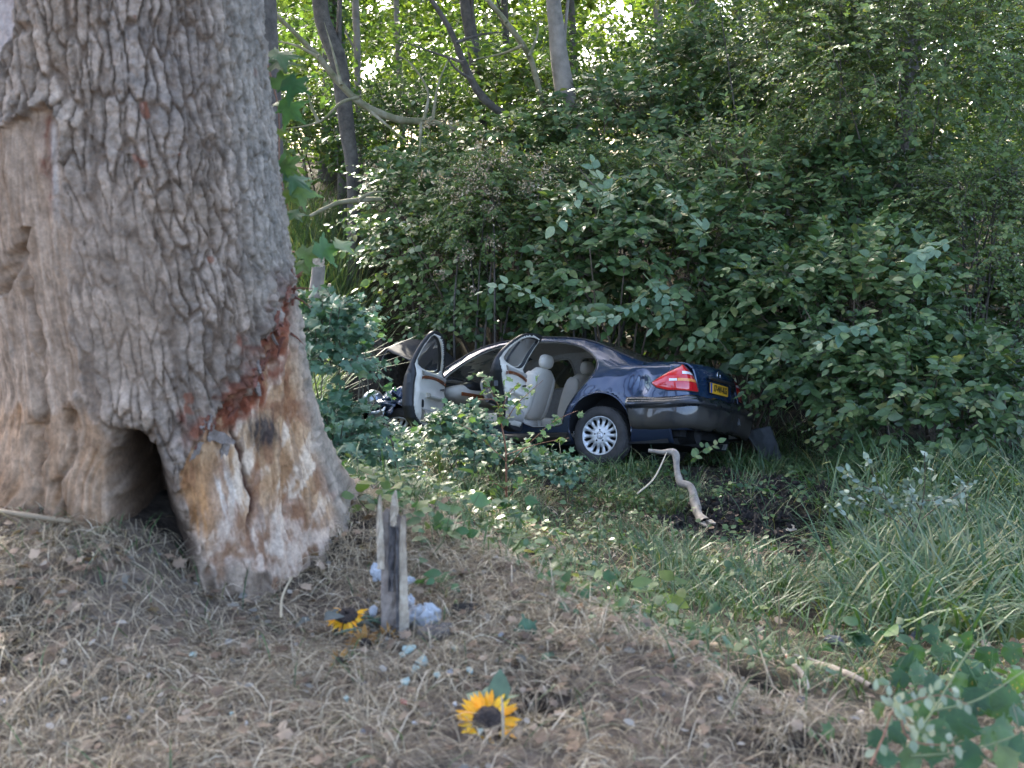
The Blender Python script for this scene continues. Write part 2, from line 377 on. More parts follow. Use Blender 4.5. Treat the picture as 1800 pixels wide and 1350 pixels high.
# the wound
wd = lerp(C(.27, .165, .09), C(.50, .365, .235), np.clip(.5 + 1.1 * nA + 1.1 * fib2[..., None] + .4 * fib3[..., None], 0, 1))
white = sstep(.04, .30, fbm((PX + .35 * PY) / 26, (PY - .2 * PX) / 130, 261, 4) + .25 * fib + .1 * fib3)
wd = lerp(wd, C(.62, .55, .46), (.75 * white)[..., None])
brown = sstep(.08, .30, fbm(PX / 20, PY / 60, 271, 4) + .2 * fib2); wd = lerp(wd, C(.20, .098, .052), (.75 * brown)[..., None])
dk = sstep(.25, .5, fib2 + .3 * fib3); wd = lerp(wd, C(.12, .075, .05), (.6 * dk)[..., None])
lowm = sstep(860, 960, PY); mott = fbm(PX / 17, PY / 22, 281, 4)
wd = lerp(wd, lerp(C(.20, .125, .085), C(.50, .44, .385), np.clip(.5 + 1.9 * mott + .6 * fib3, 0, 1)[..., None]), (.8 * lowm)[..., None])
oran = np.exp(-(((PX - 350) / 42) ** 2 + ((PY - 895) / 62) ** 2)); wd = lerp(wd, C(.40, .225, .105) * (1 + .3 * nB), np.clip(1.3 * oran * (.35 + .65 * sstep(-.25, .15, fib3 + .5 * fib2)), 0, 1)[..., None])
palep = np.exp(-(((PX - 398) / 26) ** 2 + ((PY - 872) / 55) ** 2) ** 2); wd = lerp(wd, C(.55, .52, .48) * (1 + .5 * nB), (.85 * palep * (.25 + .75 * sstep(-.2, .2, fib3 + fib)))[..., None])
stain = np.exp(-(((jx * .5 + PX * .5 - 470) / 26) ** 2 + ((jy * .5 + PY * .5 - 762) / 36) ** 2) ** 1.6) + .8 * np.exp(-(((PX - 490) / 9) ** 2 + ((PY - 620) / 12) ** 2))
wd = lerp(wd, C(.035, .033, .036), np.clip(stain * (.6 + .6 * sstep(-.3, .1, fib3 + .6 * fib2)), 0, .9)[..., None])
redw = np.clip(torn * 1.5, 0, 1) * sstep(-.45, -.05, fbm(PX / 20, PY / 24, 291, 4) + .12)
wd = lerp(wd, C(.175, .062, .036) * (1 + .8 * nB) + C(.09, .045, .02) * np.clip(2 * nA, 0, 1), redw[..., None])
wd = lerp(wd, C(.07, .03, .02), np.clip(ck, 0, 1)[..., None])
wd = wd * 1.12
col = lerp(col, wd, W[..., None])
col = lerp(col, C(.15, .058, .036) * (1 + .8 * nB), np.clip(torn * 1.3 * (1 - W) * sstep(-.25, .1, fbm(PX / 24, PY / 30, 301, 3) + .05), 0, .9)[..., None])
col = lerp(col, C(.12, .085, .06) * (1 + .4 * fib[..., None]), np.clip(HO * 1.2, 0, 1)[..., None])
col = np.clip(col * np.array([.80, .715, .625]), .006, .9)
# slight green-grey algae higher on the far right flank
col = lerp(col, C(.22, .225, .19) * (1 + .4 * nB), (.35 * sstep(.75, .97, SP) * (1 - bare))[..., None])
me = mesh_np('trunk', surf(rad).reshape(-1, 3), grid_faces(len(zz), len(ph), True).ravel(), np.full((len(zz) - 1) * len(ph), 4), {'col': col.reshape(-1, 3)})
m, N, L, B = new_mat('oak_bark_and_wood')
a = N.new('ShaderNodeAttribute'); a.attribute_name = 'col'
tc = N.new('ShaderNodeTexCoord'); n1 = noise_node(N, 55, 6, .7, tc.outputs['Object'], L)
mr = N.new('ShaderNodeMapRange'); mr.inputs[1].default_value = .3; mr.inputs[2].default_value = .7; mr.inputs[3].default_value = .68; mr.inputs[4].default_value = 1.32; L.new(n1.outputs[0], mr.inputs[0])
mu = N.new('ShaderNodeMix'); mu.data_type = 'RGBA'; mu.blend_type = 'MULTIPLY'; mu.inputs[0].default_value = 1
L.new(a.outputs['Color'], mu.inputs[6]); L.new(mr.outputs[0], mu.inputs[7]); L.new(mu.outputs[2], B.inputs['Base Color'])
B.inputs['Roughness'].default_value = .88; B.inputs['Specular IOR Level'].default_value = .2
bp = N.new('ShaderNodeBump'); bp.inputs['Distance'].default_value = .006; bp.inputs['Strength'].default_value = .8
n2 = noise_node(N, 120, 5, .65, tc.outputs['Object'], L); L.new(n2.outputs[0], bp.inputs['Height']); L.new(bp.outputs[0], B.inputs['Normal'])
M_OAK = m
oak = empty('oak_tree', (OAK_X, OAK_Y, 0), 'massive old oak with furrowed grey bark, torn red wound and arched hollow at its foot', 'tree')
def keep(o, parent):
    """parent without moving"""
    o.parent = parent; o.matrix_parent_inverse = Matrix.Translation(Vector(parent.location)).inverted(); return o
keep(link('trunk', me, M_OAK, smooth=True), oak)
# torn pieces hanging in the wound
M_RED = mat_noise('torn_red_bark', [(.3, (.075, .03, .019)), (.55, (.17, .062, .038)), (.8, (.30, .14, .085))], 60, .9, .8, 140)
M_BARK2 = mat_noise('loose_bark', [(.3, (.10, .075, .055)), (.6, (.22, .18, .15)), (.8, (.32, .27, .23))], 40, .9, .9, 120)
M_PALEW = mat_noise('split_pale_wood', [(.3, (.24, .185, .13)), (.55, (.38, .31, .225)), (.8, (.50, .43, .335))], 30, .8, .4, 120)
rs = np.random.RandomState(5)
def flake(p, d, n, L_, w, t, seed):
    """a rough-edged sliver of bark: outline with jags, thickness and bend"""
    r = np.random.RandomState(seed); d = norm(np.array(d, float)); n = norm(np.array(n, float)); s = np.cross(n, d); k = 9
    top, bot = [], []
    for i in range(k):
        u = i / (k - 1); ww = w * (.35 + .65 * math.sin(math.pi * min(1, .12 + .86 * u))) * (1 + .5 * (r.rand() - .5)); b = .18 * L_ * (u - .4) ** 2
        top.append(p + d * L_ * (u - .5) + s * ww / 2 + n * (b + t * r.rand() * .5)); bot.append(p + d * L_ * (u - .5) - s * ww / 2 * (1 + .3 * (r.rand() - .5)) + n * (b + t * r.rand() * .5))
    V = top + bot + [q - n * t for q in top] + [q - n * t for q in bot]; F = []
    for i in range(k - 1):
        F += [(i, i + 1, k + i + 1, k + i), (2 * k + i, 3 * k + i, 3 * k + i + 1, 2 * k + i + 1), (i, 2 * k + i, 2 * k + i + 1, i + 1), (k + i, k + i + 1, 3 * k + i + 1, 3 * k + i)]
    F += [(0, k, 3 * k, 2 * k), (k - 1, 3 * k - 1, 4 * k - 1, 2 * k - 1)]
    return V, F
def on_oak(px, py):
    d = (PX - px) ** 2 + (PY - py) ** 2 + (CP < 0) * 1e9; i = np.unravel_index(np.argmin(d), d.shape); p = SURF0[i]; n = np.array([SP[i], -CP[i], 0.0]); return p, n
SURF0 = surf(rad)
bnd = smooth_path([(524, 486, 0), (500, 520, 0), (482, 560, 0), (462, 610, 0), (448, 655, 0), (425, 695, 0), (392, 722, 0), (352, 752, 0), (340, 790, 0)], 60)
SURF0 = surf(rad); FR = rs.rand
items = [(376, 766, -25, .17, .05, 0), (345, 792, 40, .09, .04, 0), (400, 790, 70, .08, .03, 0)]
for k in range(46):
    q = bnd[rs.randint(0, 60)]; items.append((q[0] + 9 * rs.randn() + 4, q[1] + 14 * rs.randn(), 72 + 16 * rs.randn(), .03 + .07 * rs.rand() ** 1.5, .008 + .016 * rs.rand(), int(rs.rand() < .8)))
for k, (px, py, ang, L_, w, red) in enumerate(items):
    p, n = on_oak(px, py); t = np.cross([0, 0, 1.0], n); a_ = R(ang)
    d = t * math.cos(a_) + np.array([0, 0, 1.0]) * math.sin(a_) + n * (.35 * rs.randn())
    b = MB(); b.add(*flake(p + n * (-.003 + .008 * rs.rand()), d, n, L_, w, .007 + .008 * rs.rand(), 40 + k)); keep(b.build('bark_flake', M_RED if red else M_BARK2), oak)
# thin fibres torn out at the right edge
for k, (px, py, dx, dz, L_) in enumerate([(517, 508, 1, .05, .10), (515, 520, .8, -.5, .08), (512, 498, .7, .6, .07), (525, 585, .8, -.6, .07)]):
    p, n = on_oak(px, py); b = MB(); d = np.array([dx, -.3, dz]); b.tube([p, p + d * L_ * .5 + [0, 0, .005], p + d * L_], [.006, .004, .001], 5); keep(b.build('torn_fibre', M_RED), oak)
# limbs high above the picture
b = MB(); limb_tips = []
top = np.array([oak_axis(6.2), OAK_Y, 6.2])
for k in range(7):
    a_ = k * 2 * math.pi / 7 + .4; L_ = 3.2 + rs.rand() * 1.6; P_ = [top - [0, 0, .9]]
    for q in range(1, 7):
        u = q / 6; P_.append(top + np.array([math.cos(a_) * L_ * u, math.sin(a_) * L_ * u, (2.2 + 2.2 * (k % 3)) * u ** .8]) + rs.randn(3) * .12)
    b.tube(P_, np.linspace(.24, .05, 7), 8); limb_tips += P_[2:]
keep(b.build('limbs', M_BARK2), oak)
# ================================================================== THE WRECKED CAR
# car axes: X forward from the tail, y to the car's left, z up from the road
def paint(name, base, dirt=.35):
    m, N, L, B = new_mat(name)
    tc = N.new('ShaderNodeTexCoord')
    n = noise_node(N, 3.5, 8, .68, tc.outputs['Object'], L); n2 = noise_node(N, 40, 4, .7, tc.outputs['Object'], L)
    sp = N.new('ShaderNodeSeparateXYZ'); L.new(tc.outputs['Object'], sp.inputs[0])
    z = N.new('ShaderNodeMapRange'); z.inputs[1].default_value = .75; z.inputs[2].default_value = .25; z.inputs[3].default_value = 0; z.inputs[4].default_value = .5; L.new(sp.outputs[2], z.inputs[0])
    a = N.new('ShaderNodeMath'); a.operation = 'ADD'; L.new(n.outputs[0], a.inputs[0]); L.new(z.outputs[0], a.inputs[1])
    a2 = N.new('ShaderNodeMath'); a2.operation = 'MULTIPLY_ADD'; a2.inputs[1].default_value = .25; L.new(n2.outputs[0], a2.inputs[0]); L.new(a.outputs[0], a2.inputs[2])
    r = ramp_node(N, [(.72, (0, 0, 0)), (1.0, (1, 1, 1))]); L.new(a2.outputs[0], r.inputs[0])
    k = N.new('ShaderNodeMath'); k.operation = 'MULTIPLY'; k.inputs[1].default_value = dirt; L.new(r.outputs[0], k.inputs[0])
    mx = N.new('ShaderNodeMix'); mx.data_type = 'RGBA'; L.new(k.outputs[0], mx.inputs[0]); mx.inputs[6].default_value = (*base, 1); mx.inputs[7].default_value = (.052, .043, .032, 1)
    L.new(mx.outputs[2], B.inputs['Base Color'])
    rr = N.new('ShaderNodeMapRange'); rr.inputs[3].default_value = .22; rr.inputs[4].default_value = .75; L.new(k.outputs[0], rr.inputs[0]); L.new(rr.outputs[0], B.inputs['Roughness'])
    B.inputs['Metallic'].default_value = .25; B.inputs['Coat Weight'].default_value = .9; B.inputs['Coat Roughness'].default_value = .06
    bp = N.new('ShaderNodeBump'); bp.inputs['Strength'].default_value = .12; bp.inputs['Distance'].default_value = .02
    n3 = noise_node(N, 5, 3, .5, tc.outputs['Object'], L); L.new(n3.outputs[0], bp.inputs['Height']); L.new(bp.outputs[0], B.inputs['Normal'])
    L.new(bp.outputs[0], B.inputs['Coat Normal'])
    return m
M_PAINT = paint('dark_blue_car_paint', (.009, .025, .062), .26)
M_PAINT_DIRTY = paint('muddy_car_paint', (.006, .009, .016), .85)
M_BLACK = mat_noise('black_rubber_trim', [(.3, (.008, .008, .009)), (.7, (.02, .02, .02))], 30, .55)
M_PLASTIC = mat_noise('grey_black_plastic', [(.3, (.018, .02, .022)), (.7, (.045, .05, .052))], 12, .55, .1, 60)
M_CREAM = mat_noise('cream_leather', [(.3, (.60, .54, .445)), (.7, (.70, .64, .54))], 6, .6, .12, 160, bdist=.004)
M_LINER = mat_noise('grey_headliner', [(.3, (.30, .28, .25)), (.7, (.38, .36, .32))], 30, .95)
M_BEIGE = mat_noise('beige_door_trim', [(.3, (.30, .275, .235)), (.7, (.36, .33, .285))], 9, .7)
M_WOODTRIM = mat_noise('polished_burl_wood', [(.3, (.10, .022, .008)), (.55, (.28, .075, .02)), (.75, (.42, .14, .04))], 26, .2, coat=1)
M_TYRE = mat_noise('tyre_rubber', [(.3, (.020, .019, .018)), (.7, (.055, .05, .045))], 9, .85, .3, 80)
M_RIM = mat_noise('dusty_alloy', [(.3, (.48, .48, .47)), (.7, (.62, .62, .60))], 14, .42, metal=.55)
M_DARKHOLE = mat_noise('dark_recess', [(.3, (.006, .006, .006)), (.7, (.015, .014, .013))], 10, .9)
M_CHROME = mat_noise('chrome', [(.3, (.7, .7, .7)), (.7, (.8, .8, .8))], 10, .12, metal=1)
M_BARE = mat_noise('scraped_bare_metal', [(.35, (.20, .24, .30)), (.55, (.55, .60, .66)), (.75, (.72, .75, .78))], 9, .3, .3, 30, metal=.8)
M_REDLENS = mat_noise('red_lamp_lens', [(.3, (.42, .008, .012)), (.7, (.60, .014, .02))], 20, .12, coat=1)
M_CLEARLENS = mat_noise('pale_lamp_lens', [(.3, (.62, .60, .58)), (.7, (.75, .72, .68))], 30, .1, coat=1)
M_AMBER = mat_noise('amber_lamp_lens', [(.3, (.70, .22, .05)), (.7, (.80, .32, .09))], 30, .15, coat=1)
M_PLATE = mat_noise('yellow_plate', [(.3, (.68, .34, .015)), (.7, (.78, .42, .03))], 9, .45)
M_PLATEBLUE = mat_noise('blue_plate_strip', [(.3, (.02, .05, .30)), (.7, (.03, .07, .36))], 9, .45)
M_INK = mat_noise('black_plate_lettering', [(.3, (.008, .008, .008)), (.7, (.015, .015, .015))], 9, .5)
def glass_mat(name, tint, alpha, dirt):
    m, N, L, B = new_mat(name)
    tc = N.new('ShaderNodeTexCoord'); n = noise_node(N, 5, 7, .7, tc.outputs['Object'], L)
    G = N.new('ShaderNodeBsdfGlossy'); G.inputs['Roughness'].default_value = .04
    T = N.new('ShaderNodeBsdfTransparent'); T.inputs[0].default_value = (*tint, 1)
    fr = N.new('ShaderNodeFresnel'); fr.inputs[0].default_value = 1.5
    X = N.new('ShaderNodeMixShader'); L.new(fr.outputs[0], X.inputs[0]); L.new(T.outputs[0], X.inputs[1]); L.new(G.outputs[0], X.inputs[2])
    D = N.new('ShaderNodeBsdfDiffuse'); D.inputs[0].default_value = (*dirt, 1)
    r = ramp_node(N, [(.3, (alpha * .5,) * 3), (.7, (min(1, alpha * 1.5),) * 3)]); L.new(n.outputs[0], r.inputs[0])
    Y = N.new('ShaderNodeMixShader'); L.new(r.outputs[0], Y.inputs[0]); L.new(X.outputs[0], Y.inputs[1]); L.new(D.outputs[0], Y.inputs[2])
    L.new(Y.outputs[0], N['Material Output'].inputs[0]); return m
M_GLASS = glass_mat('tinted_window_glass', (.62, .74, .70), .05, (.2, .2, .18))
M_DUSTGLASS = glass_mat('dusty_rear_glass', (.25, .28, .27), .5, (.085, .075, .055))
M_FOGGED = glass_mat('cracked_windscreen_glass', (.55, .62, .60), .28, (.30, .30, .27))

# ---- body surface
def hw(X): return np.interp(X, [0, .3, .6, .9, 1.5, 3.5, 4.0, 4.4], [.85, .878, .895, .908, .912, .910, .897, .862])
def dz(z): return np.interp(z, [.15, .22, .30, .45, .60, .72, .80, .88, .94, 1.0, 1.06], [.13, .075, .035, .010, .001, 0, .006, .020, .042, .075, .12])
GH = .035   # roof height trim
def zbelt(X): return np.interp(X, [0, .3, .8, 1.5, 2.5, 3.3, 3.7, 4.3], [.965, .985, .99, .975, .955, .94, .93, .86])
def ztop(X): return np.interp(X, [0, .18, .40, .62, .78, .95, 1.2, 1.45, 1.7, 2.0, 2.3, 2.55, 2.75, 2.95, 3.2, 3.45, 3.6, 4.0, 4.4],
                              [1.02, 1.045, 1.06, 1.062, 1.075, 1.165, 1.29, 1.375, 1.42, 1.445, 1.447, 1.43, 1.40, 1.335, 1.22, 1.085, 1.0, .96, .89]) + GH * sstep(.8, 1.5, X) * sstep(3.5, 2.8, X)
def zrail(X): return np.interp(X, [0, .5, .66, .85, 1.05, 1.25, 1.45, 1.7, 2.0, 2.3, 2.6, 2.8, 3.0, 3.2, 3.4, 3.55, 4.4],
                               [1.02, 1.045, 1.05, 1.12, 1.20, 1.275, 1.33, 1.370, 1.392, 1.392, 1.365, 1.322, 1.252, 1.157, 1.045, .985, .87]) + GH * sstep(.8, 1.5, X) * sstep(3.5, 2.8, X)
def yrail(X): return np.interp(X, [0, .5, .75, 1.0, 1.4, 2.0, 2.5, 2.8, 3.1, 3.4, 3.6, 4.4], [.70, .725, .70, .655, .600, .585, .592, .618, .662, .72, .76, .72])
def ybelt(X): return hw(X) - dz(zbelt(X))
def yside(X, z):
    zb, zr = zbelt(X), zrail(X); t = np.clip((z - zb) / np.maximum(zr - zb, .01), 0, 1)
    up = lerp(ybelt(X), yrail(X), t) + .030 * np.sin(math.pi * t) * np.clip((zr - zb) / .4, 0, 1)
    return np.where(z <= zb, hw(X) - dz(z), up)
def crumple(P, k=1.0):
    """buckled sheet metal towards the nose, and the dent in the rear quarter"""
    X, y, z = P[..., 0], P[..., 1], P[..., 2]; q = sstep(3.55, 4.1, X) * k
    P = P.copy()
    P[..., 1] -= q * (.06 + .10 * fbm(X * 7, z * 6, 401, 3)) * np.sign(y); P[..., 2] += q * .07 * fbm(X * 6, y * 6 + z * 3, 411, 3); P[..., 0] -= q * .10 * (1 + fbm(y * 5, z * 7, 421, 2)) * sstep(3.8, 4.2, X)
    dent = np.exp(-(((X - .64) / .10) ** 2 + ((z - .79) / .13) ** 2) ** 1.3) * (y > 0); crease = np.exp(-((X - .70 + .25 * (z - .8)) / .018) ** 2 - ((z - .82) / .10) ** 2) * (y > 0)
    wob = .010 * fbm(X * 5, z * 7, 431, 3) * sstep(1.5, 1.2, X) * (z < 1.0)
    P[..., 1] -= .060 * dent * np.sign(y) - .014 * crease - wob * np.sign(y)
    return P
FD = [(3.32, .30), (3.32, .70), (3.30, .94), (3.22, 1.04), (3.02, 1.165), (2.84, 1.258), (2.66, 1.325), (2.46, 1.357), (2.27, 1.362), (2.235, 1.2), (2.225, .97), (2.225, .30)]      # front door
RD = [(2.205, .30), (2.205, .97), (2.215, 1.2), (2.235, 1.362), (2.0, 1.360), (1.75, 1.340), (1.52, 1.295), (1.34, 1.225), (1.19, 1.13), (1.13, 1.05), (1.14, .96), (1.22, .84), (1.36, .70), (1.47, .56), (1.52, .42), (1.53, .30)]
FW = [(3.17, .985), (2.98, 1.13), (2.80, 1.215), (2.62, 1.278), (2.44, 1.310), (2.325, 1.315), (2.30, 1.2), (2.29, .985)]
RW = [(2.14, .99), (2.15, 1.2), (2.17, 1.315), (2.0, 1.315), (1.77, 1.295), (1.56, 1.252), (1.39, 1.185), (1.27, 1.10), (1.26, 1.005)]
FO = [(3.27, .36), (3.27, .70), (3.25, .95), (3.16, 1.06), (2.98, 1.165), (2.80, 1.25), (2.64, 1.305), (2.45, 1.335), (2.27, 1.342), (2.265, 1.2), (2.262, .97), (2.262, .36)]
RO = [(2.17, .36), (2.17, .97), (2.175, 1.2), (2.195, 1.342), (2.0, 1.340), (1.76, 1.320), (1.54, 1.275), (1.37, 1.205), (1.23, 1.11), (1.185, 1.045), (1.19, .96), (1.27, .84), (1.40, .71), (1.51, .56), (1.56, .44), (1.57, .36)]
def dense(poly, d=.03):
    out = []
    for i in range(len(poly)):
        a, b = np.array(poly[i]), np.array(poly[(i + 1) % len(poly)]); n = max(1, int(np.linalg.norm(b - a) / d))
        for q in range(n): out.append(a + (b - a) * q / n)
    return np.array(out)
def rounded(poly, it=2):
    P = np.array(poly, float)
    for _ in range(it): P = np.stack([.75 * P + .25 * np.roll(P, -1, 0), .25 * P + .75 * np.roll(P, -1, 0)], 1).reshape(-1, 2)
    return P
FD, RD, FW, RW, FO, RO = (rounded(q, 2) for q in (FD, RD, FW, RW, FO, RO))
for q in (FD, RD, FW, RW, FO, RO): q[:, 1] += GH * sstep(.95, 1.3, q[:, 1])
def arch(cx, cz, r, n=40): return np.array([(cx + r * math.cos(a), cz + r * math.sin(a)) for a in np.linspace(0, 2 * math.pi, n, endpoint=False)])
AR_R, AR_F = arch(1.12, .345, .375), arch(3.97, .345, .375)
def nearest(P, poly):
    A = np.asarray(poly); Bv = np.roll(A, -1, 0); E = Bv - A
    t = np.clip(((P[:, None] - A) * E).sum(-1) / ((E * E).sum(-1) + 1e-12), 0, 1); Q = A + E * t[..., None]; d = ((P[:, None] - Q) ** 2).sum(-1); i = d.argmin(1)
    return Q[np.arange(len(P)), i]
def cut(V2, F, holes):
    """drop faces inside the holes and pull the rim vertices onto the outline; V2 are (X, z)"""
    c = V2[F].mean(1); rem = np.zeros(len(F), bool); moved = V2.copy()
    for h in holes:
        ins = poly_sd(c[:, 0], c[:, 1], h) < 0; rem |= ins
        a = np.zeros(len(V2), bool); a[F[ins].ravel()] = True; b = np.zeros(len(V2), bool); b[F[~ins].ravel()] = True; e = np.where(a & b)[0]
        if len(e): moved[e] = nearest(V2[e], h)
    return moved, F[~rem]
def compact(V, F):
    u, inv = np.unique(F, return_inverse=True); return V[u], inv.reshape(F.shape)

CAR = empty('wrecked_car', (0, 0, 0), 'dark blue saloon with cream interior, open doors and buckled bonnet, crashed into the ditch', 'car')
CAR_YAW, CAR_PITCH, CAR_ROLL = R(149.5), R(8.6), R(16.0)
Rz = Matrix.Rotation(CAR_YAW, 3, 'Z') @ Matrix.Rotation(CAR_PITCH, 3, 'Y') @ Matrix.Rotation(CAR_ROLL, 3, 'X')
HUB_W = Vector((.944, 11.95, -1.489)); P0 = Vector((1.12, .88, .265))
CAR_M = Matrix.Translation(HUB_W) @ Rz.to_4x4() @ Matrix.Translation(-P0)
CAR.matrix_world = CAR_M
CAR_N = np.array(CAR_M)
def car_w(P): return np.asarray(P) @ CAR_N[:3, :3].T + CAR_N[:3, 3]

# ---- body shell: sides and greenhouse as one loft for each side
Xs = np.linspace(.30, 4.20, 200)
tl = np.linspace(0, 1, 40); tu = np.linspace(0, 1, 30)[1:]; tr = np.linspace(0, 1, 16)[1:]
Vs, Fs = [], []
parts = []
for side in (1, -1):
    G = []; Z2 = []
    for t in tl: z = .16 + t * (zbelt(Xs) - .16); G.append(np.stack([Xs, yside(Xs, z), z], -1)); Z2.append(z)
    for t in tu: z = zbelt(Xs) + t * (zrail(Xs) - zbelt(Xs)); G.append(np.stack([Xs, yside(Xs, z), z], -1)); Z2.append(z)
    nside = len(G)
    for t in tr:
        a = t * math.pi / 2; y = yrail(Xs) * (1 - t) ; zc = zrail(Xs) + (ztop(Xs) - zrail(Xs)) * np.sin(a) ** .8
        G.append(np.stack([Xs, y, zc], -1)); Z2.append(np.full(len(Xs), 9.0))
    G = np.array(G); Z2 = np.array(Z2)
    F = grid_faces(len(G), len(Xs)); V = G.reshape(-1, 3); V2 = np.stack([V[:, 0], Z2.ravel()], 1)
    rail_ok = Z2.ravel() < 5
    holes = [AR_R, AR_F] + ([FO, RO] if side > 0 else [FW, RW])
    sidef = (F < nside * len(Xs)).all(1)
    mv, Fk = cut(V2, F[sidef], holes); V = V.copy(); sv = np.arange(len(V)) < nside * len(Xs)
    V[sv, 0] = mv[sv, 0]; V[sv, 2] = mv[sv, 1]; V[sv, 1] = yside(mv[sv, 0], mv[sv, 1])
    Ft = F[~sidef]; ct = V[Ft].mean(1)
    fr = np.interp(ct[:, 0], [.80, 1.40], [.0, .0])
    tt = (Ft[:, 0] // len(Xs) - nside + 1) / len(tr)
    rear_glass = (ct[:, 0] > .80) & (ct[:, 0] < 1.36) & (tt > .20)
    wind = (ct[:, 0] > 2.80) & (ct[:, 0] < 3.50) & (tt > .12)
    engine = (ct[:, 0] > 3.58) & (tt > .10); boot = (ct[:, 0] < .72) & (tt > .12)
    for nm, msk in (('rear_window', rear_glass), ('windscreen', wind)): parts.append((nm, side, *compact(V * [1, side, 1], Ft[msk])))
    Fk = np.vstack([Fk, Ft[~(rear_glass | wind | engine | boot)]]); V = crumple(V)
    V = V * np.array([1, side, 1]); Fk = Fk[:, ::-1] if side > 0 else Fk
    V, Fk = compact(V, Fk); Vs.append(V); Fs.append(Fk)
# rear corner panels carry the side round to the boot lid
CORN = np.array([(.32, .8785), (.24, .868), (.17, .842), (.12, .795), (.095, .73), (.082, .66), (.075, .60)])
cp = smooth_path(np.c_[CORN, np.zeros(len(CORN))], 26)[:, :2]
tn = norm(np.gradient(cp, axis=0)); nn = np.stack([tn[:, 1], -tn[:, 0]], 1); nn *= np.sign(nn[:, 1:2] + 1e-9) * 0 + 1
nn = np.where((nn @ np.array([-.7, .7]) < 0)[:, None], -nn, nn)
def corner(s, z): # s index float
    i = np.clip(s, 0, 25); x = np.interp(i, range(26), cp[:, 0]); y = np.interp(i, range(26), cp[:, 1]); nx = np.interp(i, range(26), nn[:, 0]); ny = np.interp(i, range(26), nn[:, 1])
    d = dz(z) + np.interp(i, [0, 25], [0, .35]) * np.clip(z - .62, 0, 1) * .5
    return np.stack([x - nx * d, y - ny * d, z], -1)
for side in (1, -1):
    S, Zc = np.meshgrid(np.linspace(0, 25, 26), np.concatenate([np.linspace(.30, 1.0, 34), [1.02, 1.035]]), indexing='ij'); V = corner(S, Zc); lid = Zc > 1.005
    V[..., 0] = np.where(lid, V[..., 0] + (Zc - 1.0) * 3.2, V[..., 0]); V[..., 1] = np.where(lid, V[..., 1] - (Zc - 1.0) * 2.2, V[..., 1])
    sh = V.shape; V = crumple(V.reshape(-1, 3)) * [1, side, 1]; F = grid_faces(sh[0], sh[1]); Vs.append(V); Fs.append(F[:, ::-1] if side > 0 else F)
off = 0; FF = []
for V, F in zip(Vs, Fs): FF.append(F + off); off += len(V)
FF = np.vstack(FF); VV = np.vstack(Vs)
me = mesh_np('body', VV, FF.ravel(), np.full(len(FF), 4))
body = link('body', me, [M_PAINT, M_LINER], CAR, True)
so = body.modifiers.new('sheet', 'SOLIDIFY'); so.thickness = .022; so.offset = -1; so.material_offset = 1; so.use_rim = True; so.material_offset_rim = 0
for nm in ('rear_window', 'windscreen'):
    V = []; F = []; k = 0
    for n_, sd_, v, f in parts:
        if n_ == nm: V.append(v); F.append(f + k if sd_ < 0 else f[:, ::-1] + k); k += len(v)
    V = np.vstack(V); F = np.vstack(F)
    if nm == 'windscreen': V[:, 2] += .010 * fbm(V[:, 0] * 9, V[:, 1] * 9, 441, 3)
    link(nm, mesh_np(nm, V, F.ravel(), np.full(len(F), 4)), M_DUSTGLASS if nm == 'rear_window' else M_FOGGED, CAR, True)
# black edging of the rear window, roof gutter
for side in (1, -1):
    X_ = np.linspace(.80, 3.50, 60); b = MB(); b.tube(np.stack([X_, side * (yrail(X_) + .004), zrail(X_) + .004], -1), .009, 6); b.build('roof_gutter_strip', M_BLACK, CAR, True)
# cream seals round the two left openings, arch lips and dark arch liners
def seal(poly, r, mat, name, inset=0, z0=0):
    P = dense(poly, .03); y = yside(P[:, 0], P[:, 1]) - inset; b = MB(); b.tube(np.stack([P[:, 0], y, P[:, 1]], -1), r, 6, closed=True); return b.build(name, mat, CAR, True)
seal(FO, .016, M_BEIGE, 'door_seal', .022); seal(RO, .016, M_BEIGE, 'door_seal', .022)
seal(FO, .008, M_BLACK, 'rubber_seal', .002); seal(RO, .008, M_BLACK, 'rubber_seal', .002)
for cx in (1.12, 3.97):
    for side in (1, -1):
        a = np.linspace(-.15, math.pi + .15, 40); b = MB()
        for q in range(39):
            pass
        A_ = np.stack([cx + .376 * np.cos(a), np.zeros(40), .345 + .376 * np.sin(a)], -1); A_[:, 1] = yside(A_[:, 0], np.clip(A_[:, 2], .16, 2))
        lip = A_.copy(); lip = crumple(lip) * [1, side, 1]; b.tube(lip, .010, 6); b.build('wheel_arch_lip', M_PAINT, CAR, True)
        b = MB(); I = A_ * [1, side, 1]; J = I.copy(); J[:, 1] = side * .50; b.add(np.vstack([I, J]), [(q, q + 1, 41 + q, 40 + q) for q in range(39)])
        b.add(np.vstack([J, [[cx, side * .5, .345]]]), [(q, q + 1, 40) for q in range(39)]); b.build('arch_liner', M_DARKHOLE, CAR, True)
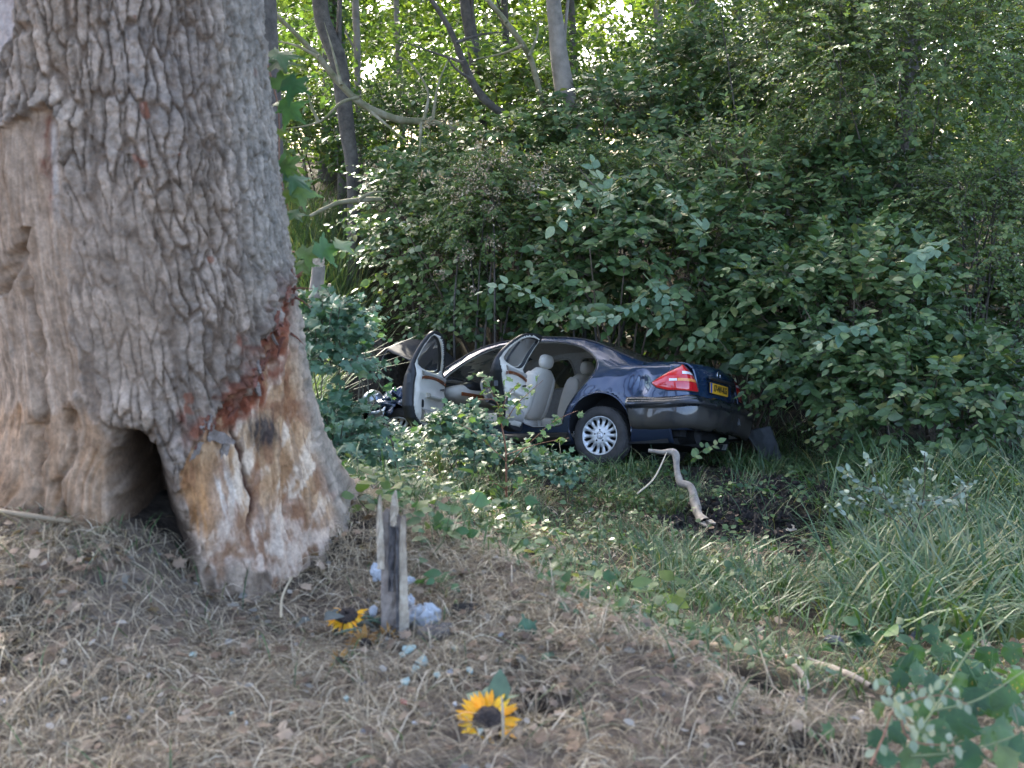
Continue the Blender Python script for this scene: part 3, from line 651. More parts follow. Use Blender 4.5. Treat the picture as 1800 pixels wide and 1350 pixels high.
# B-pillar inner cover, sill, underbody
b = MB(); X_ = np.array([2.217] * 8); Zp = np.linspace(.36, 1.345, 8)
b.tube(np.stack([X_, yside(X_, Zp) - .045, Zp], -1), [.055] * 4 + [.045, .04, .035, .035], 8); b.build('centre_pillar', M_BEIGE, CAR, True)
b = MB(); b.box((2.4, 0, .20), (2.05, .80, .035)); b.box((.75, 0, .30), (.50, .70, .06)); b.build('underbody', M_DARKHOLE, CAR)
b = MB(); b.box((2.42, 0, .285), (.95, .78, .03)); b.box((2.42, 0, .34), (.90, .12, .09)); b.build('floor_carpet', M_BEIGE, CAR)
b = MB(); b.tube([(1.5, .865, .25), (3.5, .865, .25)], .06, 8); b.build('sill', M_PAINT_DIRTY, CAR, True)
b = MB(); b.tube([(.5, .35, .22), (.9, .35, .24), (1.4, .3, .22)], .045, 8); b.tube([(.16, .45, .27), (.5, .45, .26)], .10, 10); b.tube([(.75, -.7, .33), (.75, .72, .33)], .05, 8); b.build('exhaust', M_DARKHOLE, CAR, True)

# ---- boot lid with recessed plate panel
u = np.linspace(0, 1, 44); v = np.linspace(-1, 1, 45)
prof = smooth_path([(.74, 0, 1.071), (.50, 0, 1.075), (.28, 0, 1.068), (.165, 0, 1.050), (.118, 0, 1.015), (.098, 0, .96), (.078, 0, .86), (.066, 0, .74), (.062, 0, .635)], 44)
G = np.zeros((44, 45, 3))
for i in range(44):
    X_, Zp = prof[i, 0], prof[i, 2]; hwid = np.interp(Zp, [.63, .75, .95, 1.05, 1.08], [.50, .56, .60, .645, .65]) if X_ < .2 else .655
    y = v * hwid; G[i] = np.stack([X_ + .035 * v ** 2 * (X_ < .25) * np.interp(X_, [.1, .25], [1, 0]) + .012 * v ** 2, y, Zp - .030 * v ** 2 * (Zp > 1.0)], -1)
rec = (np.abs(G[..., 1]) < .335) & (G[..., 2] > .715) & (G[..., 2] < .875) & (G[..., 0] < .12)
G[..., 0] += rec * .035
V = G.reshape(-1, 3); V[:, 0] += .012 * fbm(V[:, 1] * 6, V[:, 2] * 9, 451, 3) * (V[:, 0] < .15) * (V[:, 1] < -.1); V[:, 2] += .014 * fbm(V[:, 0] * 8, V[:, 1] * 8, 455, 2) * (V[:, 1] < 0)
F = grid_faces(44, 45); me = mesh_np('boot_lid', V, F.ravel(), np.full(len(F), 4)); lid = link('boot_lid', me, M_PAINT, CAR, True); so = lid.modifiers.new('sheet', 'SOLIDIFY'); so.thickness = .02; so.offset = -1
b = MB(); b.box((.050, 0, .888), (.018, .36, .012)); b.build('plate_light_bar', M_BLACK, lid)
plate = MB(); plate.box((.091, 0, .795), (.005, .260, .056)); plate = plate.build('number_plate', M_PLATE, CAR)
b = MB(); b.box((.0895, .237, .795), (.005, .0225, .054)); b.build('blue_strip', M_PLATEBLUE, plate)
b = MB(); b.box((.0865, 0, .795), (.003, .262, .058)); b.build('plate_frame', M_BLACK, plate)
plate_frame = plate.children[-1]; plate_frame.location = (.010, 0, 0)
cu = bpy.data.curves.new('lettering', 'FONT'); cu.body = '17-NV-KG'; cu.size = .098; cu.align_x = 'CENTER'; cu.align_y = 'CENTER'; cu.extrude = .0015; cu.offset = .0025; cu.materials.append(M_INK)
tmp = bpy.data.objects.new('lettering', cu); COL.objects.link(tmp); bpy.context.view_layer.update()
lm = bpy.data.meshes.new_from_object(tmp.evaluated_get(bpy.context.evaluated_depsgraph_get())); bpy.data.objects.remove(tmp)
o = link('lettering', lm, M_INK, plate)
o.matrix_local = Matrix.Translation((.083, -.02, .795)) @ Matrix(((0, 0, -1, 0), (-1, 0, 0, 0), (0, 1, 0, 0), (0, 0, 0, 1))) @ Matrix.Diagonal((.92, 1, 1, 1))
# round star emblem on the lid
def star_emblem(r, t=.004):
    b = MB(); a = np.linspace(0, 2 * math.pi, 36, endpoint=False); b.tube(np.stack([r * np.cos(a), r * np.sin(a), 0 * a], -1), r * .09, 6, closed=True)
    for k in range(3):
        q = math.pi / 2 + k * 2 * math.pi / 3; d = np.array([math.cos(q), math.sin(q), 0]); s = np.array([-d[1], d[0], 0])
        b.add([d * r, s * r * .17 - d * r * .10, -s * r * .17 - d * r * .10, d * r * .1 + np.array([0, 0, t * 2])], [(0, 1, 3), (0, 3, 2), (1, 2, 3)])
    return b
e = star_emblem(.042).build('emblem', M_CHROME, lid, True); e.matrix_local = Matrix.Translation((.094, 0, .955)) @ Matrix(((0, 0, -1, 0), (-1, 0, 0, 0), (0, 1, 0, 0), (0, 0, 0, 1)))

# ---- rear bumper
path = smooth_path([(.775, .912, 0), (.60, .906, 0), (.40, .895, 0), (.22, .878, 0), (.10, .82, 0), (.035, .72, 0), (.0, .5, 0), (-.02, .2, 0), (-.025, 0, 0)], 60)[:, :2]
path = np.vstack([path, path[::-1][1:] * [1, -1]])
tn = norm(np.gradient(path, axis=0)); pn = np.stack([tn[:, 1], -tn[:, 0]], 1); c_ = np.array([.6, 0]); pn = np.where(((path - c_) * pn).sum(1, keepdims=True) < 0, -pn, pn)
bp_ = [(.315, -.085), (.33, -.045), (.36, -.018), (.41, -.004), (.47, .004), (.53, .010), (.555, .012), (.558, .020), (.60, .022), (.603, .012), (.62, .006), (.645, -.012), (.655, -.05)]
G = np.zeros((len(path), len(bp_), 3))
for j, (z, o_) in enumerate(bp_): G[:, j, :2] = path + pn * o_; G[:, j, 2] = z
V = G.reshape(-1, 3).copy(); q = sstep(-.2, -.85, V[:, 1]); V[:, 0] -= q * .05; V[:, 2] -= q * .05
V[:, 2] += .02 * fbm(V[:, 0] * 4, V[:, 1] * 4, 461, 3); V[:, :2] += .012 * fbm(V[:, 0] * 6 + V[:, 1] * 5, V[:, 2] * 6, 465, 3)[:, None]
arch_gap = np.hypot(V[:, 0] - 1.12, V[:, 2] - .345) < .385
V[arch_gap, 0] = 1.12 - np.sqrt(np.clip(.385 ** 2 - (V[arch_gap, 2] - .345) ** 2, 0, 1))
F = grid_faces(len(path), len(bp_)); me = mesh_np('rear_bumper', V, F.ravel(), np.full(len(F), 4)); bump = link('rear_bumper', me, M_PAINT_DIRTY, CAR, True)
so = bump.modifiers.new('sheet', 'SOLIDIFY'); so.thickness = .012; so.offset = -1
b = MB(); P_ = np.c_[path[4:44] + pn[4:44] * .018, np.full(40, .58)]; b.tube(P_, .020, 8); b.build('rub_strip', M_BLACK, bump, True)
b = MB(); P_ = np.c_[path[48:100] + pn[48:100] * .018, np.full(52, .578)]; b.tube(P_, .020, 8); b.build('rub_strip', M_BLACK, bump, True)
# scuffed patch on the bumper
b = MB(); rs = np.random.RandomState(9); p0 = np.array([*(path[70] + pn[70] * .016), .44])
b.add([p0 + np.array([-.004, rs.randn() * .03, rs.randn() * .035]) for _ in range(12)], [(i, (i + 1) % 12, (i + 5) % 12) for i in range(12)]); b.build('scuff', M_BARE, bump)

# ---- tail lamps wrapping the corners
def tail_lamp(side):
    S, T = np.meshgrid(np.linspace(-9, 25, 48), np.linspace(0, 1, 22), indexing='ij')
    def pt(S, z):
        P = corner(S, z); ex = S < 0; X_ = .32 - S * .020
        P[..., 0] = np.where(ex, X_, P[..., 0]); P[..., 1] = np.where(ex, hw(X_) - dz(z), P[..., 1]); return P
    zb_ = np.interp(S, [-9, -6, 0, 12, 22, 25], [.795, .745, .712, .705, .705, .715]); zt_ = np.interp(S, [-9, -6, 0, 6, 11, 14, 18, 22, 25], [.803, .845, .915, .965, 1.0, 1.0, .965, .90, .82])
    Z = zb_ + (zt_ - zb_) * T; P = pt(S, Z)
    nrm_ = norm(np.stack([-.7 * sstep(-9, 16, S), .9 * (1 - .8 * sstep(0, 22, S)), .12 + 0 * S], -1)); P = P + nrm_ * (.006 + .020 * np.sin(math.pi * T)[..., None] ** .6 * np.sin(math.pi * (S + 9) / 34)[..., None] ** .5)
    V = P.reshape(-1, 3) * [1, side, 1]; F = grid_faces(48, 22); Sf = S.ravel()[F].mean(1); Tf = Z.ravel()[F].mean(1)
    if side < 0: F = F[:, ::-1]
    root = link('tail_lamp', mesh_np('tail_lamp', V, F.ravel(), np.full(len(F), 4)), M_REDLENS, CAR, True)
    def lens(nm, s0, s1, zf, h, mt):
        S_, T_ = np.meshgrid(np.linspace(s0, s1, 20), np.linspace(-1, 1, 5), indexing='ij'); z0 = np.interp(S_, S[:, 0], zb_[:, 0]); z1 = np.interp(S_, S[:, 0], zt_[:, 0]); t_ = np.clip((zf + h * T_ - z0) / (z1 - z0), .04, .96)
        Q = pt(S_, z0 + (z1 - z0) * t_); n_ = norm(np.stack([-.7 * sstep(-9, 16, S_), .9 * (1 - .8 * sstep(0, 22, S_)), .12 + 0 * S_], -1)); Q = Q + n_ * (.0095 + .020 * np.sin(math.pi * t_)[..., None] ** .6 * np.sin(math.pi * (S_ + 9) / 34)[..., None] ** .5)
        f_ = grid_faces(20, 5); link(nm, mesh_np(nm, Q.reshape(-1, 3) * [1, side, 1], (f_ if side > 0 else f_[:, ::-1]).ravel(), np.full(len(f_), 4)), mt, root, True)
    lens('reversing_lens', 9, 21.5, .900, .016, M_CLEARLENS); lens('indicator_lens', 6, 23, .822, .015, M_AMBER); lens('side_lens', 1, 5.6, .822, .013, M_CLEARLENS)
    b = MB(); ring = np.vstack([P[:, 0], P[-1, 1:], P[::-1, -1], P[0, ::-1][1:-1]]) * [1, side, 1]; b.tube(ring, .006, 5, closed=True); b.build('lamp_gasket', M_BLACK, root, True)
tail_lamp(1); tail_lamp(-1)

# ---- doors
def make_door(name, poly, win, hinge_x, ang, label):
    x0, x1 = poly[:, 0].min() - .02, poly[:, 0].max() + .02; z0, z1 = poly[:, 1].min() - .02, poly[:, 1].max() + .02
    gx = np.linspace(x0, x1, 64); gz = np.linspace(z0, z1, 64); A_, B_ = np.meshgrid(gx, gz, indexing='ij'); V2 = np.stack([A_, B_], -1).reshape(-1, 2); F = grid_faces(64, 64)
    big = [(x0 - 1, z0 - 1), (x1 + 1, z0 - 1), (x1 + 1, z1 + 1), (x0 - 1, z1 + 1)]
    c = V2[F].mean(1); ins = poly_sd(c[:, 0], c[:, 1], poly) < 0
    a = np.zeros(len(V2), bool); a[F[ins].ravel()] = True; o_ = np.zeros(len(V2), bool); o_[F[~ins].ravel()] = True; e = np.where(a & o_)[0]; V2 = V2.copy(); V2[e] = nearest(V2[e], poly)
    mv, Fk = cut(V2, F[ins], [win])
    def pos(P2, off): return np.stack([P2[:, 0] - hinge_x, yside(P2[:, 0], P2[:, 1]) - off - HY, P2[:, 1]], -1)
    HY = float(yside(np.array(hinge_x), np.array(.6))) - .02
    thick = lambda P2: np.interp(P2[:, 1], [.3, .9, .97, 1.02], [.115, .115, .075, .042])
    def shell(V2_, F_, o0, o1):
        v2, f = compact(V2_, F_); n = len(v2); V = np.vstack([pos(v2, o0(v2)), pos(v2, o1(v2))]); q = np.vstack([f[:, ::-1], f + n])
        ed = {}
        for fc in f:
            for i in range(4): k = (fc[i], fc[(i + 1) % 4]); ed[k] = 1
        rim = [(k[0], k[1], k[1] + n, k[0] + n) for k in ed if (k[1], k[0]) not in ed]
        mi = np.r_[np.zeros(len(f)), np.ones(len(f)), np.ones(len(rim))]
        q = np.vstack([q, np.array(rim)]); return V, q, mi
    root_e = empty(name); root_e.parent = CAR
    root_e.location = (hinge_x, HY, 0); root_e.rotation_euler = (0, 0, -ang)
    V, q, mi = shell(mv, Fk, lambda p: 0 * p[:, 0], thick)
    me = mesh_np('door_shell', V, q.ravel(), np.full(len(q), 4), None, mi); link('door_shell', me, [M_PAINT, M_BLACK], root_e)
    # cream inner trim below the glass and round the frame
    inn = poly + (poly.mean(0) - poly) * np.array([.085, .07]); c = mv[Fk].mean(1)
    sel = (poly_sd(c[:, 0], c[:, 1], inn) < 0) & (c[:, 1] > .36)
    low_ = sel & (c[:, 1] < .965); up_ = sel & (c[:, 1] >= .965)
    for nm, msk, bulge in (('inner_panel', low_, .038), ('frame_trim', up_, .010)):
        v2, f = compact(mv, Fk[msk])
        bl = lambda p: thick(p) + bulge * np.clip(-poly_sd(p[:, 0], p[:, 1], inn) / .05, 0.05, 1) + (.020 * np.exp(-((p[:, 1] - .72) / .05) ** 2) if nm == 'inner_panel' else 0)
        V, q, mi = shell(mv, Fk[msk], thick, bl); link(nm, mesh_np(nm, V, q.ravel(), np.full(len(q), 4)), M_CREAM, root_e, True)
    xa, xb = inn[:, 0].min(), inn[:, 0].max(); X_ = np.linspace(xa + .10, xb - .10, 16)
    def strip(nm, X_, z, h, w, mat, off):
        b = MB(); zc = z(X_); P2 = np.stack([X_, zc], -1); c0 = pos(P2, thick(P2) + off); n = len(X_)
        V = []; 
        for q_ in range(n): V += [c0[q_] + [0, 0, h], c0[q_] + [0, -w, h * .6], c0[q_] + [0, -w, -h * .6], c0[q_] + [0, 0, -h]]
        F = [(4 * i + j, 4 * i + j + 1, 4 * i + 5 + j, 4 * i + 4 + j) for i in range(n - 1) for j in range(3)] + [(0, 1, 2, 3), (4 * n - 1, 4 * n - 2, 4 * n - 3, 4 * n - 4)]
        b.add(V, F); b.build(nm, mat, root_e, True)
    strip('wood_trim', X_, lambda x: .865 + .05 * np.sin((x - xa) * 3), .020, .012, M_WOODTRIM, .040)
    strip('window_ledge', X_, lambda x: .935 + 0 * x, .028, .018, M_BEIGE, .038)
    strip('armrest', X_[3:13], lambda x: .70 + 0 * x, .030, .060, M_CREAM, .045)
    strip('door_pocket', X_[1:14], lambda x: .47 + 0 * x, .075, .035, M_BEIGE, .035)
    strip('speaker_grille', X_[1:3], lambda x: .60 + 0 * x, .045, .006, M_DARKHOLE, .045)
    b = MB(); P2 = np.array([[xb - .25, .80]]); p = pos(P2, thick(P2) + .065)[0]; b.tube([p + [-.05, 0, 0], p + [0, -.03, .01], p + [.05, 0, 0]], .010, 6); b.build('inner_handle', M_CHROME, root_e, True)
    # latch on the door edge
    Pm = poly[np.argmin(np.abs(poly[:, 1] - .80) + (poly[:, 0] > poly[:, 0].mean()) * 9)]; p = pos(Pm[None], np.array([.06]))[0]; b = MB()
    b.box(p + [-.004, 0, 0], (.006, .022, .05)); b.box(p + [-.008, 0, .09], (.006, .012, .012)); b.build('latch', M_PLASTIC, root_e)
    # glass
    v2, f = compact(V2, F[ins][(poly_sd(V2[F[ins]].mean(1)[:, 0], V2[F[ins]].mean(1)[:, 1], win) < .012)]); link('window_glass', mesh_np('window_glass', pos(v2, .02), f.ravel(), np.full(len(f), 4)), M_GLASS, root_e, True)
    P = dense(win, .03); b = MB(); b.tube(pos(P, .02 + 0 * P[:, 0]), .012, 6, closed=True); b.build('window_rubber', M_BLACK, root_e, True)
    # outside: rub strip and handle
    b = MB(); X_ = np.linspace(poly[:, 0].min() + .05, poly[:, 0].max() - .03, 14); P2 = np.stack([X_, np.full(14, .58)], -1); b.tube(pos(P2, -.006 + 0 * X_), .022, 6); b.build('rub_strip', M_BLACK, root_e, True)
    b = MB(); P2 = np.array([[poly[:, 0].min() + .12, .84], [poly[:, 0].min() + .22, .84], [poly[:, 0].min() + .32, .84]]); p = pos(P2, np.array([-.012, -.035, -.012])); b.tube(p, .014, 6); b.build('outer_handle', M_PAINT, root_e, True)
    if label: root_e['label'] = label
    return root_e, pos
fd, posf = make_door('front_door', FD, FW, 3.30, R(73), None)
rd, posr = make_door('rear_door', RD, RW, 2.19, R(74), None)
# quarter-light divider in the rear door
b = MB(); P2 = np.array([[1.50, 1.0], [1.545, 1.12], [1.60, 1.255]]); b.tube(posr(P2, .02 + 0 * P2[:, 0]), .010, 6); b.build('window_divider', M_BLACK, rd)
# side mirror on the front door
b = MB(); P2 = np.array([[3.12, 1.0]]); p = posf(P2, np.array([-.13]))[0]; th = np.linspace(0, math.pi, 7); b.lathe([(.002, -.05), (.06, -.04), (.085, 0), (.08, .045), (.06, .06)], 16, 'y', p + [0, 0, .02]); b.build('mirror', M_PAINT, fd, True)
# closed doors' glass on the far side
for nm, W_ in (('window_glass', FW), ('window_glass', RW)):
    x0, x1 = W_[:, 0].min() - .01, W_[:, 0].max() + .01; gx = np.linspace(x0, x1, 24); gz = np.linspace(W_[:, 1].min() - .01, W_[:, 1].max() + .01, 24); A_, B_ = np.meshgrid(gx, gz, indexing='ij')
    V = np.stack([A_, -(yside(A_, B_) - .015), B_], -1).reshape(-1, 3); F = grid_faces(24, 24); c = V[F].mean(1); F = F[poly_sd(c[:, 0], c[:, 2], W_) < .02]; v_, f_ = compact(V, F)
    link(nm, mesh_np(nm, v_, f_.ravel(), np.full(len(f_), 4)), M_GLASS, CAR, True)
    P = dense(W_, .03); b = MB(); b.tube(np.stack([P[:, 0], -(yside(P[:, 0], P[:, 1]) - .03), P[:, 1]], -1), .014, 6, closed=True); b.build('window_surround', M_BEIGE, CAR, True)

# ---- seats
def soft_box(mb, c, h, tilt=0, n=9, p=3.2, bulge=.0, m=0):
    """a cushion: superellipsoid block"""
    a = np.linspace(-math.pi / 2, math.pi / 2, n); t = np.linspace(0, 2 * math.pi, 2 * n, endpoint=False)
    sg = lambda x, e: np.sign(x) * np.abs(x) ** e
    V = np.array([[sg(math.cos(u), 2 / p) * sg(math.cos(w), 2 / p), sg(math.cos(u), 2 / p) * sg(math.sin(w), 2 / p), sg(math.sin(u), 2 / p)] for u in a for w in t]) * np.array(h)
    ct, st_ = math.cos(tilt), math.sin(tilt); V = V @ np.array([[ct, 0, st_], [0, 1, 0], [-st_, 0, ct]]).T + np.array(c)
    mb.add(V, grid_faces(n, 2 * n, True), m)
for y, sx in ((.37, .20), (-.37, .05)):
    st_ = empty('front_seat'); st_.parent = CAR; st_.location = (sx, 0, 0)
    b = MB(); soft_box(b, (2.32, y, .46), (.27, .25, .085), -.10); soft_box(b, (2.32, y + .22, .475), (.26, .06, .09), -.10); soft_box(b, (2.32, y - .22, .475), (.26, .06, .09), -.10); b.build('seat_cushion', M_CREAM, st_, True)
    b = MB(); soft_box(b, (2.01, y, .80), (.085, .25, .32), -.30); soft_box(b, (2.03, y + .20, .78), (.10, .055, .28), -.30); soft_box(b, (2.03, y - .20, .78), (.10, .055, .28), -.30); b.build('backrest', M_CREAM, st_, True)
    b = MB(); soft_box(b, (1.885, y, 1.175), (.055, .135, .085), -.18, p=2.6); h_ = b.build('headrest', M_CREAM, st_, True)
    for q in (-.06, .06):
        b = MB(); b.tube([(1.915, y + q, 1.04), (1.895, y + q, 1.13)], .008, 8); b.build('headrest_post', M_CHROME, h_, True)
st_ = empty('rear_bench'); st_.parent = CAR
b = MB(); soft_box(b, (1.62, .26, .46), (.22, .25, .10), -.12); soft_box(b, (1.62, -.26, .46), (.22, .25, .10), -.12); b.build('seat_cushion', M_CREAM, st_, True)
b = MB(); soft_box(b, (1.26, .245, .74), (.08, .245, .30), -.38); soft_box(b, (1.26, -.245, .74), (.08, .245, .30), -.38); b.build('backrest', M_CREAM, st_, True)
for y in (.37, -.37): b = MB(); soft_box(b, (1.08, y, 1.06), (.05, .13, .07), -.2, p=2.6); b.build('headrest', M_CREAM, st_, True)
b = MB(); b.box((.98, 0, 1.0), (.16, .70, .01)); b.build('parcel_shelf', M_BEIGE, CAR)
# ---- dashboard, wheel, pillar trim
b = MB(); soft_box(b, (3.22, 0, .83), (.20, .74, .12), .1, 12, 3); b.build('dashboard', M_CREAM, CAR, True)
b = MB(); soft_box(b, (3.12, .38, .905), (.11, .20, .06), .2, 9, 3); b.build('instrument_hood', M_BLACK, CAR, True)
b = MB(); b.box((3.03, 0, .80), (.012, .72, .022)); b.build('wood_dash_strip', M_WOODTRIM, CAR)
b = MB(); soft_box(b, (2.75, 0, .46), (.34, .11, .12), 0); b.build('centre_console', M_BEIGE, CAR, True)
a = np.linspace(0, 2 * math.pi, 36, endpoint=False); wc = np.array([2.84, .38, .84]); t = -.42
ring = np.stack([.185 * np.sin(a) * math.sin(-t), .185 * np.cos(a), .185 * np.sin(a) * math.cos(t)], -1) + wc
b = MB(); b.tube(ring, .017, 8, closed=True); sw = b.build('steering_wheel', M_BEIGE, CAR, True)
b = MB(); soft_box(b, wc + [.02, 0, -.01], (.035, .075, .065), t, p=2.5)
for q in (0, math.pi, -math.pi / 2): b.tube([wc + [.01, 0, 0], wc + np.array([.185 * math.sin(q) * math.sin(-t), .185 * math.cos(q), .185 * math.sin(q) * math.cos(t)])], .014, 6)
b.build('hub_and_spokes', M_LINER, sw, True)

# ---- wheels
def make_wheel(c, steer=0, camber=0):
    root = empty('wheel'); root.parent = CAR; root.location = c; root.rotation_euler = (camber, 0, steer)
    b = MB(); b.lathe([(.208, .085), (.222, .100), (.250, .108), (.285, .104), (.306, .092), (.316, .076), (.320, .055), (.321, 0), (.320, -.055), (.316, -.076), (.306, -.092), (.285, -.104), (.25, -.108), (.215, -.095)], 72)
    ty = b.build('tyre', M_TYRE, root, True)
    b = MB()
    for q in range(60):
        a = q * 2 * math.pi / 60
        for s_ in (-1, 1): b.box((.318 * math.cos(a + .03 * s_), s_ * .045, .318 * math.sin(a + .03 * s_)), (.006, .030, .010), [[math.cos(a), 0, -math.sin(a)], [0, 1, 0], [math.sin(a), 0, math.cos(a)]])
    b.build('tread', M_TYRE, ty)
    # alloy face: rings with fourteen oval windows
    na = 14 * 10; rr_ = [.036, .05, .075, .10, .118, .128, .150, .172, .184, .192, .203, .212, .214]; yy_ = [.082, .083, .082, .076, .068, .062, .056, .058, .066, .078, .088, .090, .070]
    V = []; F = []
    for r_, y_ in zip(rr_, yy_):
        for k in range(na):
            a = k * 2 * math.pi / na; ph_ = (k % 10) / 10; rib = .008 * math.cos(2 * math.pi * ph_) if .1 < r_ < .195 else 0
            V.append((r_ * math.cos(a), y_ + rib, r_ * math.sin(a)))
    for i in range(len(rr_) - 1):
        for k in range(na):
            if 5 <= i <= 7 and 3 <= k % 10 <= 6: continue
            if (i == 4 or i == 8) and 4 <= k % 10 <= 5: continue
            F.append((i * na + k, (i + 1) * na + k, (i + 1) * na + (k + 1) % na, i * na + (k + 1) % na))
    b = MB(); b.add(V, F); rim = b.build('rim', M_RIM, root, True); so = rim.modifiers.new('t', 'SOLIDIFY'); so.thickness = .012; so.offset = 1
    b = MB(); b.lathe([(.20, .04), (.20, -.09)], 48); b.lathe([(.001, .02), (.14, .02), (.20, .01)], 48); b.build('brake_and_barrel', M_DARKHOLE, rim, True)
    b = MB(); b.lathe([(.0005, .094), (.030, .092), (.037, .082)], 24); cap = b.build('hub_cap', M_RIM, rim, True)
    for k in range(5):
        a = math.pi / 2 + k * 2 * math.pi / 5; b = MB(); b.lathe([(.0005, .0845), (.0095, .0845), (.0095, .080)], 12, 'y', (.062 * math.cos(a), 0.0, .062 * math.sin(a))); b.build('bolt_hole', M_DARKHOLE, rim)
    e = star_emblem(.028, .003).build('emblem', M_CHROME, rim, True); e.matrix_local = Matrix.Translation((0, .0965, 0)) @ Matrix(((1, 0, 0, 0), (0, 0, 1, 0), (0, -1, 0, 0), (0, 0, 0, 1))) @ Matrix.Rotation(.2, 4, 'Z')
    if c[1] < 0: root.rotation_euler = (camber, 0, steer + math.pi)
    return root
make_wheel((1.12, .785, .255)); make_wheel((1.12, -.785, .30)); make_wheel((3.90, .765, .33), R(14)); make_wheel((3.90, -.765, .33), R(14))

# ---- buckled bonnet, engine bay, broken nose
U_, V_ = np.meshgrid(np.linspace(0, 1, 40), np.linspace(-1, 1, 36), indexing='ij')
X_ = 3.52 + .86 * U_; zc = .98 + .66 * np.sin(np.clip(U_ * 1.6, 0, math.pi / 2)) - .22 * sstep(.78, 1.0, U_) + .05 * fbm(U_ * 3, V_ * 2, 471, 3)
yv = V_ * (.74 - .08 * U_); zc = zc - .16 * np.abs(V_) ** 2.2 * (.4 + U_) - .20 * sstep(.45, 1, V_) * sstep(.1, .6, U_) * 0
V = np.stack([X_ - .04 * sstep(.9, 1, U_), yv, zc], -1).reshape(-1, 3); F = grid_faces(40, 36)
M_BONNET = mat_noise('dusty_dark_bonnet', [(.3, (.022, .022, .023)), (.7, (.055, .050, .045))], 14, .75, .2, 60)
me = mesh_np('bonnet', V, F[:, ::-1].ravel(), np.full(len(F), 4)); bon = link('bonnet', me, [M_BONNET, M_PLASTIC], CAR, True); so = bon.modifiers.new('sheet', 'SOLIDIFY'); so.thickness = .018; so.offset = -1; so.material_offset = 1
b = MB(); soft_box(b, (3.85, 0, .62), (.30, .55, .22), 0, 10, 4); soft_box(b, (3.82, .1, .80), (.2, .22, .10), .1, 8, 4); b.build('engine', M_DARKHOLE, CAR, True)
# crushed left wing end with torn headlamp and bare metal folds
def crumpled_sheet(name, pts, nu, nv, seed, amp, mat, parent, thick=.006):
    P = np.array(pts, float).reshape(2, 2, 3); u = np.linspace(0, 1, nu)[:, None, None]; v = np.linspace(0, 1, nv)[None, :, None]
    V = (P[0, 0] * (1 - u) * (1 - v) + P[0, 1] * (1 - u) * v + P[1, 0] * u * (1 - v) + P[1, 1] * u * v); n = norm(np.cross(P[1, 0] - P[0, 0], P[0, 1] - P[0, 0]))
    f = fbm(u[..., 0] * 3 + 0 * v[..., 0], v[..., 0] * 3 + 0 * u[..., 0], seed, 3); ridg = np.abs(fbm(u[..., 0] * 4 + 2 + 0 * v[..., 0], v[..., 0] * 4 + 0 * u[..., 0], seed + 7, 2))
    V = V + n * (amp * f + amp * .8 * ridg)[..., None]; F = grid_faces(nu, nv); me = mesh_np(name, V.reshape(-1, 3), F.ravel(), np.full(len(F), 4))
    o = link(name, me, mat, parent, False); so = o.modifiers.new('t', 'SOLIDIFY'); so.thickness = thick; return o
crumpled_sheet('torn_wing', [(3.86, .93, .84), (4.32, .86, .80), (3.90, .95, .56), (4.36, .90, .46)], 16, 14, 481, .12, M_PAINT, CAR)
crumpled_sheet('bent_bumper', [(4.05, .98, .52), (4.45, .70, .50), (4.0, 1.0, .30), (4.40, .72, .26)], 14, 12, 491, .14, M_BLACK, CAR)
crumpled_sheet('torn_metal', [(3.98, .97, .66), (4.20, .95, .62), (4.0, .98, .53), (4.24, .97, .50)], 10, 8, 495, .07, M_BARE, CAR)
b = MB(); soft_box(b, (4.30, .80, .76), (.12, .13, .13), .5, 12, 2.4); b.build('broken_headlamp', M_BARE, CAR, True)
crumpled_sheet('torn_metal', [(4.12, .96, .84), (4.34, .88, .86), (4.16, .97, .70), (4.40, .90, .66)], 10, 8, 497, .05, M_BARE, CAR)
# bumper bracket hanging at the far rear corner is a loose piece of its own
p = at(1368, 790, 12.6)
b = MB(); U_, V_ = np.meshgrid(np.linspace(0, 1, 14), np.linspace(0, 1, 18), indexing='ij')
pts = np.stack([(U_ - .5) * (.34 - .10 * (1 - V_)), .05 * np.sin(U_ * 3) + .10 * V_ + .02 * fbm(U_ * 3, V_ * 4, 497, 2), .46 * V_ - .02 + .05 * (U_ - .5) * (V_ > .5)], -1)
pts[..., 0] -= .16 * V_
sh = pts.shape; me = mesh_np('bumper_fragment', pts.reshape(-1, 3), grid_faces(14, 18).ravel(), np.full(13 * 17, 4)); o = link('bumper_fragment', me, M_PLASTIC, None, True, p + [0, 0, -.2]); o.rotation_euler = (R(-12), R(0), R(20))
so = o.modifiers.new('t', 'SOLIDIFY'); so.thickness = .014; be = o.modifiers.new('b', 'BEVEL'); be.width = .004
tag(o, 'curved grey-black plastic bumper fragment standing in the grass behind the car', 'car fragment')
